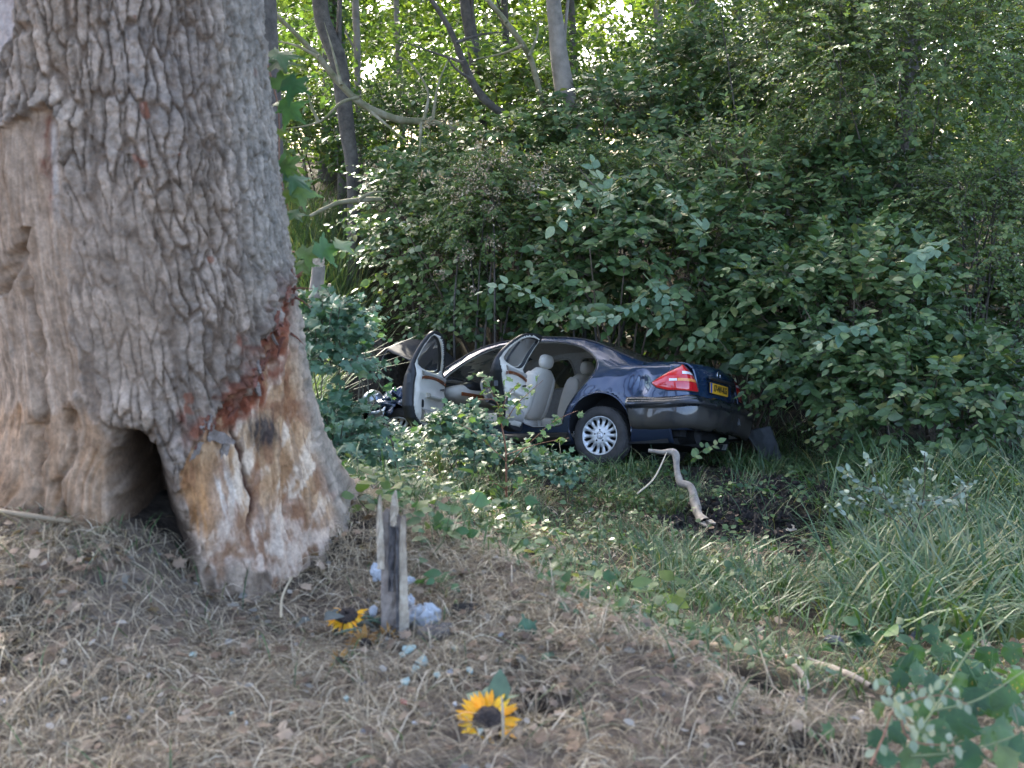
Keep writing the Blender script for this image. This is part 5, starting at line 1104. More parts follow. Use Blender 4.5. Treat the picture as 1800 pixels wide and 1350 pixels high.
# ================================================================== SHRUBS
np.random.seed(4)
def visible_pick(P, Ln, k, lim=(-30, 1830, -30, 1380)):
    """the k leaves that show largest: inside the frame and on the side turned to the viewer"""
    px, py = project(P); d = np.linalg.norm(P - np.array([0, 0, CAM_Z]), axis=1)
    ok = (px > lim[0]) & (px < lim[1]) & (py > lim[2]) & (py < lim[3]); sc = np.where(ok, Ln / d * (1 + .9 * (d.mean() - d) / (d.std() + .1) * .3), -1)
    i = np.argsort(-sc)[:k]; i = i[sc[i] > 0]; m_ = np.zeros(len(P), bool); m_[i] = True; return m_
def shrub(name, label, px, py, Yd, rpx, rpy, rdep, ntw, nl, leaf, key, T, mat, seed, group='shrubs growing round the car', Lt=.5, single=200, stems=7, up=.35, hemi=-.55, cat='shrub', lo=.45, stem_mat=None, stuffT=None, keepf=None, sr=.022):
    r = np.random.RandomState(seed); c = at(px, py, Yd); k = Yd / F_PX; radii = (rpx * k, rdep, rpy * k)
    g = float(ground(c[0], c[1])); base = np.array([c[0], c[1], min(g, c[2] - radii[2] * .6)]); t = empty(name, base, label, cat, group)
    P, D, Nn, Ln, tw = spray_cloud(r, c, radii, ntw, nl, Lt, leaf, up=up, seed=seed, hemi=hemi, lo=lo)
    ok = P[:, 2] > ground(P[:, 0], P[:, 1]) + .02
    if keepf is not None: ok &= keepf(P)
    P, D, Nn, Ln = P[ok], D[ok], Nn[ok], Ln[ok]
    m_ = visible_pick(P, Ln, single)
    if m_.any(): leaf_objs(key, T, mat, P[m_], D[m_], Nn[m_], Ln[m_], t)
    keep(tag(link('foliage', leaf_batch('foliage', stuffT or (OV6 if T is OV else OVW6 if T is OVW else OVN6 if T is OVN else T), P[~m_], D[~m_], Nn[~m_], Ln[~m_], r.rand((~m_).sum())), mat), kind='stuff'), t)
    twk = [q for q in tw[::2] if keepf is None or keepf(q).all()]
    keep(tag(twigs_to_mesh('shoots', twk, .006, .002, stem_mat or M_STEM, None, 3), kind='stuff'), t)
    sl = []
    for q in range(stems):
        e = c + np.array([r.randn() * radii[0] * .5, r.randn() * radii[1] * .5, radii[2] * (.2 + .6 * r.rand())]); b0 = base + np.array([r.randn() * .18, r.randn() * .18, -.05]); sl.append(smooth_path([b0, (b0 + e) / 2 + r.randn(3) * .15 + [0, 0, .15], e], 8))
    twigs_to_mesh('stems', sl, [sr] * stems, sr * .3, stem_mat or M_STEM, t, 6)['kind'] = 'stuff'
    return t
Ci = np.linalg.inv(CAR_N)
def off_car(P):
    """leaves keep out of the car itself"""
    q = P @ Ci[:3, :3].T + Ci[:3, 3]; X_, y, z = q[:, 0], np.abs(q[:, 1]), q[:, 2]
    inside = (X_ > -.08) & (X_ < 4.5) & (y < .98) & (z < np.where((X_ > .7) & (X_ < 3.6), 1.52, 1.15)) & (z > -.3)
    bon = (X_ > 3.4) & (X_ < 4.6) & (y < .95) & (z < 1.62) & (z > 0); return ~(inside | bon)
DG = 'dogwood shrubs behind the car'
S = lambda *a, **k: shrub(*a, keepf=off_car, **k)
S('dogwood_shrub', 'leafy shrub arching right over the roof of the car', 1130, 470, 14.0, 190, 135, 1.0, 560, 11, .15, 'dog', OV, M_DOG, 101, DG, single=220)
S('dogwood_shrub', 'broad dark green shrub right beside the boot of the car', 1480, 600, 12.9, 190, 175, 1.1, 760, 11, .145, 'dog', OV, M_DOG, 102, DG, single=280)
S('dogwood_shrub', 'tall shrub behind the pale-leaved sprays above the car', 1320, 380, 14.8, 220, 150, 1.2, 640, 11, .12, 'fresh', OVN, M_FRESH, 103, DG, single=160)
S('dogwood_shrub', 'wide bluish shrub filling the middle behind the windscreen', 880, 460, 15.6, 200, 120, 1.1, 560, 11, .12, 'freshw', OVW, M_FRESH, 104, DG, single=180)
S('dogwood_shrub', 'low bluish shrub left of the middle near the broken stump', 745, 390, 16.6, 105, 100, 1.1, 440, 11, .13, 'dog', OV, M_DOG, 105, DG, single=120)
S('dogwood_shrub', 'upper shrub standing round the pale trunk', 1100, 250, 17.2, 180, 95, 1.2, 480, 11, .14, 'dog', OV, M_DOG, 106, DG, single=90)
S('dogwood_shrub', 'shrub hanging low over the tall grass at the right edge', 1640, 700, 11.9, 170, 110, .9, 520, 11, .14, 'dog', OV, M_DOG, 107, DG, single=260)
S('dogwood_shrub', 'dark shrub between the car roof and the open bonnet', 860, 565, 15.4, 130, 60, .7, 300, 10, .13, 'dog', OV, M_DOG, 108, DG, single=120)
S('dogwood_shrub', 'shrub with large leaves between boot lid and right thicket', 1330, 590, 13.9, 110, 90, .7, 320, 10, .16, 'dogw', OVW, M_DOG, 109, DG, single=180)
S('dogwood_shrub', 'deep green shrub under the hawthorn at the right', 1500, 380, 14.6, 170, 130, 1.0, 480, 11, .14, 'dog', OV, M_DOG, 110, DG, single=110)
S('dogwood_shrub', 'bluish shrub in front of the dark bough, left of the pale trunk', 900, 300, 17.0, 150, 80, 1.0, 440, 11, .12, 'freshw', OVW, M_FRESH, 111, DG, single=80)
S('bright_shrub', 'yellow-green shrub catching light left of the pale trunk', 905, 190, 18.6, 90, 75, .8, 260, 11, .13, 'bright', OV, M_BRIGHT, 112, 'shrubs deeper in the wood', single=20)
S('dark_shrub', 'very dark bush in the shade at the upper middle right', 1230, 170, 18.2, 150, 110, 1.0, 480, 11, .12, 'dog', OV, M_DOG, 113, 'shrubs deeper in the wood', single=20)
S('dark_shrub', 'dim bush under the dark trunks behind the reeds', 720, 250, 18.8, 95, 80, 1.0, 360, 11, .11, 'dog', OV, M_WOOD_L, 114, 'shrubs deeper in the wood', single=20)
S('dark_shrub', 'bush half hidden behind the oak edge above the reeds', 525, 235, 20.5, 75, 75, 1.0, 300, 11, .12, 'dog', OV, M_FRESH, 115, 'shrubs deeper in the wood', single=10)
S('dark_shrub', 'low dark bush behind the roof of the car', 1130, 585, 16.0, 130, 45, .6, 300, 10, .13, 'dog', OV, M_DOG, 116, 'shrubs deeper in the wood', single=30)
S('dark_shrub', 'low dark bush at the right edge under the hawthorn', 1790, 560, 14.0, 90, 80, .7, 320, 11, .12, 'dog', OV, M_DOG, 117, 'shrubs deeper in the wood', single=60)
# hawthorns with small leaves, right and middle
HG = 'small-leaved hawthorns'
def haw(label, px, py, Yd, rx, ry, dep, ntw, leaf, seed, single=60): return S('hawthorn', label, px, py, Yd, rx, ry, dep, ntw, 16, leaf, 'haw', OVW, M_HAW, seed, HG, Lt=.42, single=single, cat='shrub', stuffT=DIA, lo=.3, up=.15, stem_mat=M_TRUNKD)
haw('tall hawthorn filling the upper right corner', 1640, 130, 14.6, 270, 190, 1.5, 1500, .075, 201)
haw('hawthorn hanging down at the right edge above the shrubs', 1740, 430, 13.2, 140, 170, 1.1, 900, .07, 202)
haw('hawthorn leaning in at the top, right of the dark bush', 1430, 90, 16.0, 150, 130, 1.2, 800, .08, 203, 20)
haw('fine-leaved bush with faded flower heads in the middle shrubs', 860, 370, 14.8, 75, 90, .6, 420, .07, 204)
haw('fine-leaved bush behind the pale-leaved sprays', 1040, 350, 15.2, 120, 75, .8, 520, .075, 205)
# faded flower heads on the fine-leaved bush
r = np.random.RandomState(31); t = [o for o in COL.objects if o.get('label', '').startswith('fine-leaved bush with faded')][0]
n = 1500; cl = [at(860 + 55 * r.randn(), 350 + 55 * r.randn(), 14.2 + .2 * r.randn()) for _ in range(40)]; P = np.vstack([c + r.randn(n // 40, 3) * .045 for c in cl])
keep(tag(link('flower_heads', leaf_batch('flower_heads', DIA, P, norm(r.randn(len(P), 3)), norm(r.randn(len(P), 3)), .035 * (.6 + r.rand(len(P)))), M_STRAW), kind='stuff'), t)
# arching sprays of big pale leaves (turned undersides; sunlight on some painted in)
def spray(name, label, pts, Yd, nl, leaf, key, T, mat, seed, group=None, stem=M_GSTEM, cat='branch', rr=.007, nrm=(0, -.5, .9), side=.9):
    r = np.random.RandomState(seed); W_ = smooth_path([at(a, b, Yd + d) for a, b, d in pts], 24); t = empty(name, W_[0], label, cat, group)
    twigs_to_mesh('stem', [W_], rr, .002, stem, t, 5)
    i = np.linspace(3, 23, nl).astype(int); P = W_[i] + r.randn(nl, 3) * .012; T_ = norm(np.gradient(W_, axis=0))[i]; sd_ = norm(np.cross(T_, nrm)); sg = np.where(np.arange(nl) % 2 == 0, 1, -1)[:, None]
    D = norm(T_ * .7 + sd_ * sg * side + .2 * r.randn(nl, 3)); D[-1] = T_[-1]; Nn = norm(np.array(nrm) + .35 * r.randn(nl, 3)); Ln = leaf * (.7 + .5 * r.rand(nl))
    leaf_objs(key, T, mat, P, D, Nn, Ln, t); return t
PG = 'sprays of pale leaves over the car'
for k, (lab, pts, mt) in enumerate([
    ('pale grey-green spray pointing left above the car roof', [(1090, 330, .2), (1060, 345, 0), (1030, 330, -.1), (1010, 350, -.2), (975, 400, -.3)], M_DOGP),
    ('spray of large pale leaves rising left of the pale trunk foot', [(1050, 380, 0), (1060, 330, -.1), (1045, 300, -.2), (1040, 285, -.2)], M_DOGP),
    ('pale leaf spray standing up in the middle of the shrubs', [(1250, 420, 0), (1215, 380, -.1), (1190, 350, -.2), (1165, 330, -.2)], M_DOGP),
    ('whitish leaf spray with painted sunlight left above the car roof', [(990, 560, .2), (950, 530, 0), (920, 510, -.1), (890, 500, -.2), (850, 510, -.3)], M_DOGP),
    ('drooping pale leaf spray just over the rear window', [(1150, 500, 0), (1110, 540, -.1), (1070, 560, -.2), (1030, 560, -.3)], M_DOGP),
    ('spray of big light leaves pointing down near the roof', [(1130, 480, 0), (1165, 520, -.1), (1180, 545, -.2), (1150, 575, -.2)], M_DOGP),
    ('light green spray over the boot lid', [(1300, 520, 0), (1270, 560, -.1), (1240, 590, -.2), (1210, 610, -.2)], M_DOG),
    ('pale spray drooping beside the number plate', [(1400, 560, 0), (1350, 600, -.1), (1320, 640, -.2), (1310, 690, -.2)], M_DOG),
    ('pale spray at the far right of the shrubs', [(1680, 420, 0), (1640, 440, -.1), (1615, 450, -.2), (1612, 480, -.2)], M_DOGP),
    ('leafy bluish spray in the middle of the right thicket', [(1560, 560, 0), (1510, 580, -.1), (1470, 590, -.2), (1430, 610, -.3)], M_CURR),
    ('broad light leaves low beside the bumper fragment', [(1430, 760, 0), (1420, 720, -.1), (1400, 690, -.1), (1395, 660, -.2)], M_DOG)]):
    spray('leaf_spray', lab, pts, 12.6 if pts[0][0] < 1480 else 11.4, 15, .135, 'dogp' if mt is M_DOGP else ('dogs' if mt is M_DOG else 'currs'), OVW, mt, 300 + k, PG)
# ---- blue-green lobed shrubs at the left, in front of the car's nose
CG = 'lobed-leaved shrubs between oak and car'
def curr(label, px, py, Yd, rx, ry, dep, ntw, leaf, seed, single=220): return shrub('currant_shrub', label, px, py, Yd, rx, ry, dep, ntw, 8, leaf, 'curr', CURR, M_CURR, seed, CG, Lt=.24, single=single, stems=6, up=.45, hemi=-.3, lo=.35, stem_mat=M_TWIG, sr=.007)
curr('lobed-leaved shrub right beside the oak wound', 585, 625, 7.6, 50, 92, .4, 180, .080, 401, 240)
curr('lobed-leaved shrub in front of the crushed headlamp', 635, 815, 8.2, 75, 35, .4, 200, .080, 402, 260)
curr('dense lobed-leaved bush low between oak and sapling', 590, 800, 7.0, 50, 75, .4, 170, .080, 403, 240)
curr('lobed-leaved shrub standing before the soil heap', 615, 590, 9.4, 22, 28, .3, 60, .085, 404, 80)
curr('leafy clump in front of the open front door', 805, 765, 10.0, 42, 30, .3, 100, .085, 405, 150)
curr('low leafy clump below the rear door', 880, 815, 9.6, 70, 14, .3, 90, .070, 406, 120)
curr('low clump of leaves in front of the rear wheel', 975, 830, 9.8, 36, 10, .25, 60, .060, 407, 80)
# ---- thin sapling before the car
t = empty('sapling', at(892, 930, 8.8), 'thin red-stemmed sapling with small lobed leaves in front of the rear door', 'sapling')
main = smooth_path([at(892, 935, 8.8), at(890, 850, 8.8), at(889, 790, 8.8), at(880, 740, 8.8), at(872, 705, 8.75), at(840, 702, 8.7)], 26)
side = [[(889, 830), (910, 800), (940, 770), (975, 740), (1015, 722)], [(889, 810), (862, 785), (835, 760), (800, 742)], [(884, 752), (905, 715), (930, 690), (955, 668)], [(880, 735), (890, 700), (912, 672)], [(889, 800), (930, 785), (970, 775), (1000, 770)], [(874, 706), (858, 680), (845, 660)], [(892, 880), (915, 850), (945, 835)], [(890, 860), (865, 845), (845, 815)]]
sl = [smooth_path([at(a, b, 8.8 - .05 * q) for q, (a, b) in enumerate(s_)], 14) for s_ in side]
twigs_to_mesh('stem', [main], .011, .005, M_REDSTEM, t, 7)
for s_ in sl: twigs_to_mesh('twig', [s_], .005, .002, M_REDSTEM, t, 5)
r = np.random.RandomState(41); P, D = [], []
for s_ in sl + [main[16:]]:
    for q in np.linspace(2, len(s_) - 1, 17).astype(int): P.append(s_[min(q, len(s_) - 1)] + r.randn(3) * .03); D.append(r.randn(3) * [1, 1, .4])
P = np.array(P); leaf_objs('saplf', CURR, mat_leaf('sapling_leaf', G_((0, (.06, .13, .045)), (.6, (.10, .18, .06)), (1, (.15, .22, .07))), .4, .45), P, norm(np.array(D)), norm(r.randn(len(P), 3) * .5 + [0, -.3, 1]), .068 * (.7 + .6 * r.rand(len(P))), t)
# ---- maple twig beside the oak
def place_leaves(name, label, items, key, T, mat, stems, group=None, cat='plant', stem_mat=M_GSTEM, sr=.004, nbase=(0, -.75, .65), seed=1, petiole=True):
    """items: (px, py, Yd, size px, in-plane angle deg)"""
    r = np.random.RandomState(seed); b0 = at(*stems[0][0]); t = empty(name, b0, label, cat, group)
    for s_ in stems: twigs_to_mesh('stem', [smooth_path([at(*q) for q in s_], 14)], sr, sr * .5, stem_mat, t, 5)
    Ps, Ds, Ns, Ls = [], [], [], []
    for px, py, Yd, sz, ang in items:
        n_ = norm(np.array(nbase) + .30 * r.randn(3)); x_ = norm(np.cross(n_, [0, 0, 1.0])) * -1; y_ = np.cross(n_, x_) * np.sign(np.cross(n_, x_)[2] + 1e-9)
        d = x_ * math.cos(R(ang)) * (1 if x_[0] > 0 else -1) + y_ * math.sin(R(ang)); L_ = sz / F_PX * Yd; Ps.append(at(px, py, Yd) - d * L_ * .45); Ds.append(d); Ns.append(n_); Ls.append(L_)
    leaf_objs(key, T, mat, np.array(Ps), np.array(Ds), np.array(Ns), np.array(Ls), t); return t
place_leaves('maple_twig', 'maple twig with broad pointed leaves growing out beside the oak bark', [(a_ + 14, b_, c_ - .25, d_ * 1.05, e_) for a_, b_, c_, d_, e_ in [(486, 98, 4.95, 66, -10), (478, 112, 5.0, 60, -60), (505, 152, 4.9, 66, -25), (482, 142, 4.95, 50, 30), (498, 195, 4.95, 60, -40), (484, 182, 5, 44, 10), (494, 296, 4.95, 60, -20), (486, 286, 5.0, 46, 30), (508, 318, 4.95, 56, -50), (480, 232, 5, 26, 0), (520, 338, 5.0, 58, -15), (498, 345, 5.0, 46, -50),
     (506, 378, 5.05, 40, -60), (560, 438, 5.2, 60, 10), (530, 446, 5.2, 56, -10), (590, 430, 5.2, 50, 15), (520, 470, 5.2, 46, -50)]], 'maple', MAPLE, M_MAPLE, [[(455, 60, 5.1), (475, 130, 5.0), (490, 200, 5.0), (492, 300, 5.0), (510, 380, 5.05)], [(500, 440, 5.3), (540, 445, 5.2), (590, 435, 5.2)]], None, 'twig', M_REDSTEM, seed=5)
# ---- vine with broad leaves at lower right
r = np.random.RandomState(61); items = []
hop_xy = [(1700, 1198, 60), (1640, 1118, 44), (1672, 1100, 36), (1620, 1190, 58), (1655, 1150, 46), (1735, 1160, 50), (1780, 1150, 46), (1690, 1270, 86), (1760, 1240, 74), (1600, 1180, 60), (1740, 1210, 60), (1790, 1200, 50), (1650, 1210, 60), (1700, 1130, 44), (1580, 1195, 40), (1770, 1290, 64), (1620, 1250, 60), (1700, 1330, 64), (1640, 1320, 60), (1580, 1290, 50), (1560, 1330, 50), (1770, 1340, 60),
          (1600, 1340, 54), (1740, 1300, 50), (1795, 1260, 50), (1660, 1235, 50), (1720, 1180, 44), (1610, 1150, 36), (1540, 1300, 44), (1790, 1110, 44), (1765, 1085, 36), (1680, 1160, 44), (1655, 1290, 60), (1715, 1235, 60), (1545, 1250, 36), (1590, 1235, 46), (1690, 1205, 50), (1800, 1320, 60), (1625, 1290, 56)]
for x_, y_, s_ in hop_xy:
    g = on(x_, y_ + 20); items.append((x_, y_, max(2.2, g[1] - .18 - .10 * r.rand()), s_ * 1.15, r.uniform(-160, -10)))
place_leaves('broad_leaved_vine', 'creeping vine with broad lobed dark green leaves on the lower bank', items, 'hop', HOP, M_HOP, [[(1560, 1360, 2.45), (1640, 1250, 2.65), (1700, 1150, 2.9), (1760, 1090, 3.1)], [(1640, 1250, 2.65), (1720, 1230, 2.7), (1800, 1180, 2.85)], [(1600, 1330, 2.45), (1700, 1320, 2.5), (1800, 1290, 2.6)]], None, 'vine', sr=.004, nbase=(0, -.8, .7), seed=62)
it2 = []
for (x0, y0, x1, y1, n_) in [(1535, 1335, 1580, 1250, 4), (1565, 1245, 1650, 1220, 10), (1580, 1240, 1610, 1300, 8), (1590, 1275, 1680, 1310, 10), (1545, 1215, 1600, 1240, 6), (1650, 1215, 1700, 1235, 6)]:
    for q in range(n_): u = q / max(1, n_ - 1); it2.append((x0 + (x1 - x0) * u + r.randn() * 5, y0 + (y1 - y0) * u + (11 if q % 2 else -11), 2.42 + r.rand() * .06, 19 + 9 * r.rand(), (-60 if q % 2 else 60) - 20 * r.rand()))
place_leaves('rose_sucker', 'arching bramble shoot with pale yellowing oval leaves over the vine', it2, 'rose', OVW, M_WITHER, [[(1530, 1345, 2.4), (1555, 1290, 2.44), (1575, 1245, 2.46), (1650, 1222, 2.48), (1700, 1238, 2.48)], [(1580, 1240, 2.46), (1600, 1300, 2.44), (1690, 1312, 2.44)]], None, 'bramble', M_REDSTEM, seed=63, sr=.003)
# ---- grey-leaved bush in the sedge
r = np.random.RandomState(71); t = empty('grey_leaved_bush', at(1610, 960, 7.6), 'small bush with grey-white oval leaves standing in the sedge', 'bush')
sh_ = [[(1606, 945), (1618, 900), (1625, 860), (1626, 830), (1625, 796)], [(1618, 895), (1600, 865), (1592, 850)], [(1612, 920), (1655, 885), (1690, 865), (1703, 845)], [(1610, 925), (1575, 890), (1545, 870)], [(1606, 940), (1560, 880), (1535, 835), (1525, 805)], [(1600, 930), (1530, 890), (1490, 870)], [(1550, 870), (1510, 850), (1495, 830)], [(1620, 880), (1645, 880), (1665, 882)], [(1700, 900), (1698, 870), (1690, 850)], [(1590, 960), (1520, 940), (1480, 900), (1460, 880)], [(1606, 940), (1600, 900), (1605, 870)]]
sl = [smooth_path([at(a, b, 7.6 - .06 * q + .1 * (k % 3)) for q, (a, b) in enumerate(s_)], 14) for k, s_ in enumerate(sh_)]
for s_ in sl: twigs_to_mesh('twig', [s_], .005, .0025, M_STEM, t, 5)
P, D = [], []
for s_ in sl:
    for q in range(22): i = int(3 + 10.9 * r.rand() ** .7); P.append(s_[min(i, 13)] + r.randn(3) * .022); D.append(norm(np.gradient(s_, axis=0))[min(i, 13)] + r.randn(3) * .7)
P = np.array(P); leaf_objs('grey', OVW, M_GREY, P, norm(np.array(D)), norm(r.randn(len(P), 3) * .6 + [0, -.4, .7]), .058 * (.6 + .6 * r.rand(len(P))), t)
# ---- the small twig with leaves beside the branch under the bumper
spray('leafy_shoot', 'small shoot with oval leaves sprouting under the rear bumper', [(1215, 815, 0), (1225, 800, 0), (1240, 790, 0), (1262, 780, 0)], 10.6, 11, .09, 'dogs', OVW, M_DOG, 340, None, cat='shoot', rr=.004)
# ---- herbs and brambles along the bank
HB = 'herbs sprouting along the bank'
def herb(label, px, py, n, sz, spread, key, T, mat, seed, h=60, Yd=None, group=HB, nb=(0, -.5, .9)):
    r = np.random.RandomState(seed); g = on(px, py); Y0 = g[1] if Yd is None else Yd; b0 = at(px, py, Y0); t = empty('herb', b0, label, 'plant', group); stems = []; P, D, N_, Ln = [], [], [], []
    for k in range(max(2, n // 5)):
        e = at(px + r.randn() * spread, py - h * (.3 + .8 * r.rand()), Y0 + r.randn() * .12); s_ = smooth_path([b0 + r.randn(3) * .02, (b0 + e) / 2 + r.randn(3) * .03, e], 10); stems.append(s_)
        for q in range(5):
            i = r.randint(3, 10); P.append(s_[i] + r.randn(3) * .035); D.append(r.randn(3) * [1, 1, .35]); N_.append(np.array(nb) + r.randn(3) * .35); Ln.append(sz / F_PX * Y0 * (.6 + .7 * r.rand()))
    tag(twigs_to_mesh('stems', stems, .003, .0015, M_GSTEM, t, 4), kind='stuff'); leaf_objs(key, T, mat, np.array(P), norm(np.array(D)), norm(np.array(N_)), np.array(Ln), t)
herb('tall nettle-like herb left of the sapling foot', 800, 960, 26, 34, 45, 'herbm', OVW, M_MAPLE, 501, 110)
herb('broad-leaved herb right of the broken stake', 760, 980, 18, 30, 30, 'herbm', OVW, M_MAPLE, 502, 80)
herb('seedling with lobed leaves below the sapling', 900, 960, 26, 30, 40, 'herbc', CURR, M_MAPLE, 503, 90)
herb('bramble patch creeping from the dry verge', 1010, 1060, 34, 30, 60, 'herbc', CURR, M_MAPLE, 504, 40)
herb('bramble patch on the middle of the bank', 1080, 1090, 30, 32, 55, 'herbm', OVW, M_MAPLE, 505, 50)
herb('bright leaved shoot on the bank edge', 1160, 1090, 16, 30, 30, 'herbb', OVW, M_BRIGHT, 506, 80)
herb('single blue-green leaved seedling in the dry litter', 955, 1160, 7, 50, 14, 'herbc2', HOP, M_CURR, 507, 40)
herb('small leaved plant at the rim of the verge', 1230, 1030, 22, 22, 40, 'herbm', OVW, M_DOG, 508, 30)
herb('lobed seedling on the dark soil', 1345, 985, 12, 26, 18, 'herbc', OVN, M_DOG, 509, 16)
herb('large-leaved seedling near the fallen stick', 1500, 1150, 12, 36, 40, 'herbm', OVW, M_MAPLE, 510, 60)
herb('leafy seedling beside the black shard', 1560, 1140, 12, 40, 30, 'herbm', OVW, M_MAPLE, 511, 60)
herb('young lobed plant low on the verge at the right', 1470, 1290, 16, 36, 34, 'herbc', CURR, M_BRIGHT, 512, 40)
herb('green tuft of leaves at the oak foot', 780, 1050, 8, 30, 20, 'herbm', OVW, M_BRIGHT, 513, 40)
herb('dark leaved plant left of the oak bush', 700, 900, 26, 28, 40, 'herbm', OVW, M_MAPLE, 514, 50)
herb('young shoots at the foot of the lobed shrub', 640, 900, 22, 28, 40, 'herbb', OVW, M_BRIGHT, 515, 40)
herb('pale plant under the open rear door', 830, 830, 26, 24, 50, 'herbb', OVW, M_BRIGHT, 516, 50)
herb('leafy plant beside the crushed wing', 760, 800, 20, 26, 40, 'herbc', CURR, M_MAPLE, 517, 60)
herb('brown-tipped seedling at the edge of the litter', 1200, 1130, 14, 28, 40, 'herbc', CURR, M_DOG, 518, 40)
# ================================================================== GRASS, LITTER, EARTH
np.random.seed(21)
def scatter(n, x0, x1, y0, y1, r, margin=.35):
    """points on the ground inside the field of view (with a margin)"""
    y = y0 + (y1 - y0) * r.rand(n) ** .8; half = .45 * y + margin; x = x0 + (x1 - x0) * r.rand(n); ok = np.abs(x) < half + .25; return x[ok], y[ok]
def pts3(x, y, dz=0): return np.stack([x, y, ground(x, y) + dz], -1)
def not_oak(x, y): return np.hypot(x - OAK_X, y - OAK_Y) > .60
def not_tyres(x, y): return np.ones(len(x), bool)
car_c = car_w(np.array([2.2, 0, .2]))
def out_car(x, y, z):
    q = (np.stack([x, y, z], -1) - CAR_N[:3, 3]) @ CAR_N[:3, :3]; return ~((q[:, 0] > .0) & (q[:, 0] < 4.4) & (np.abs(q[:, 1]) < .8) & (q[:, 2] > -.9))
def grassfield(name, label, n, box, H, w, lean, mat, seed, dens, k=4, clump=.0, curl=1.5):
    r = np.random.RandomState(seed); x, y = scatter(n, *box, r)
    if clump:
        q = r.rand(len(x)) < .75; cx = np.round(x / clump) * clump + (vn(np.round(x / clump) * 1.7, np.round(y / clump) * 2.3, 66) - .5) * clump; cy = np.round(y / clump) * clump + (vn(np.round(x / clump) * 2.9, np.round(y / clump) * 1.3, 67) - .5) * clump
        x = np.where(q, cx + r.randn(len(x)) * clump * .20, x); y = np.where(q, cy + r.randn(len(x)) * clump * .20, y)
    p = dens(x, y); ok = (r.rand(len(x)) < p) & not_oak(x, y); x, y = x[ok], y[ok]; B_ = pts3(x, y, -.01); ok = out_car(x, y, B_[:, 2]); B_ = B_[ok]; m_ = len(B_)
    a = r.rand(m_) * 2 * math.pi; d = np.stack([np.cos(a), np.sin(a), 0 * a], -1)
    hh = H[0] + (H[1] - H[0]) * r.rand(m_) ** 1.5; ll = lean[0] + (lean[1] - lean[0]) * r.rand(m_)
    o = link(name, blades(name, B_, hh, ll, d, w * (.6 + .8 * r.rand(m_)), k, curl, r.rand(m_)), mat); return tag(o, label, 'grass', kind='stuff')
wet = lambda x, y: sstep(-.25, .55, y - edge_y(x) + .5 * fbm(x * 1.7, y * 1.7, 43, 3))
nosoil = lambda x, y: 1 - .88 * soil_mask(x, y)
patchy = lambda x, y: .15 + .85 * sstep(-.15, .25, fbm(x * 1.3, y * 1.3, 47, 3))
grassfield('bank_grass', 'green grass covering the bank below the verge', 90000, (-3, 5.5, 3.2, 12.5), (.04, .19), .0030, (.4, 1.3), M_GRASS, 1, lambda x, y: wet(x, y) * nosoil(x, y) * patchy(x, y) * .7, clump=.16)
grassfield('bank_tussocks', 'longer blue-green tussocks on the bank', 34000, (-2.6, 5.5, 3.6, 12.0), (.12, .36), .0036, (.5, 1.2), M_SEDGE, 2, lambda x, y: wet(x, y) * nosoil(x, y) * sstep(-.05, .35, fbm(x * .9 + 4, y * .9, 48, 2)), clump=.30)
grassfield('sedge', 'tall arching sedge filling the right side of the ditch', 30000, (1.6, 6.5, 4.6, 11.8), (.22, .68), .0062, (.5, 1.3), M_SEDGE, 3, lambda x, y: .75 * sstep(.28, .36, x / y + .08 * fbm(x, y, 49, 3)) * sstep(4.6, 5.8, y) * nosoil(x, y), k=5, clump=.34)
grassfield('reeds', 'pale reed grass standing between the oak and the shrubs', 22000, (-5.2, -1.4, 11.5, 19.5), (.6, 1.7), .009, (.3, .9), M_REED, 4, lambda x, y: sstep(-.125, -.16, x / y) * sstep(-.27, -.25, x / y) * np.where(y < 15.6, sstep(-.178, -.19, x / y), 1), k=5, clump=.45)
grassfield('ditch_grass', 'grass and weeds round the wreck in the ditch', 16000, (-4, 5, 10.5, 15.5), (.12, .36), .0050, (.5, 1.1), M_GRASS, 5, lambda x, y: .8 * nosoil(x, y) * np.where(np.hypot(x + 1.7, y - 13.8) < .9, .15, 1), clump=.3)
grassfield('verge_grass', 'thin greenish grass blades among the dry verge litter', 3600, (-2.4, 2.0, 1.9, 4.9), (.05, .18), .0022, (.7, 1.3), M_GRASS, 6, lambda x, y: (1 - wet(x, y)) * (.18 + .8 * sstep(-.75, -1.2, x) * sstep(3.2, 3.8, y)))
grassfield('dry_tufts', 'dry pale grass tufts standing on the verge', 26000, (-2.4, 2.2, 1.9, 5.0), (.04, .16), .0015, (.8, 1.6), M_STRAW, 7, lambda x, y: (1 - wet(x, y)) * (.25 + .75 * sstep(-.1, .25, fbm(x * 2.6, y * 2.6, 45, 3))), clump=.13)
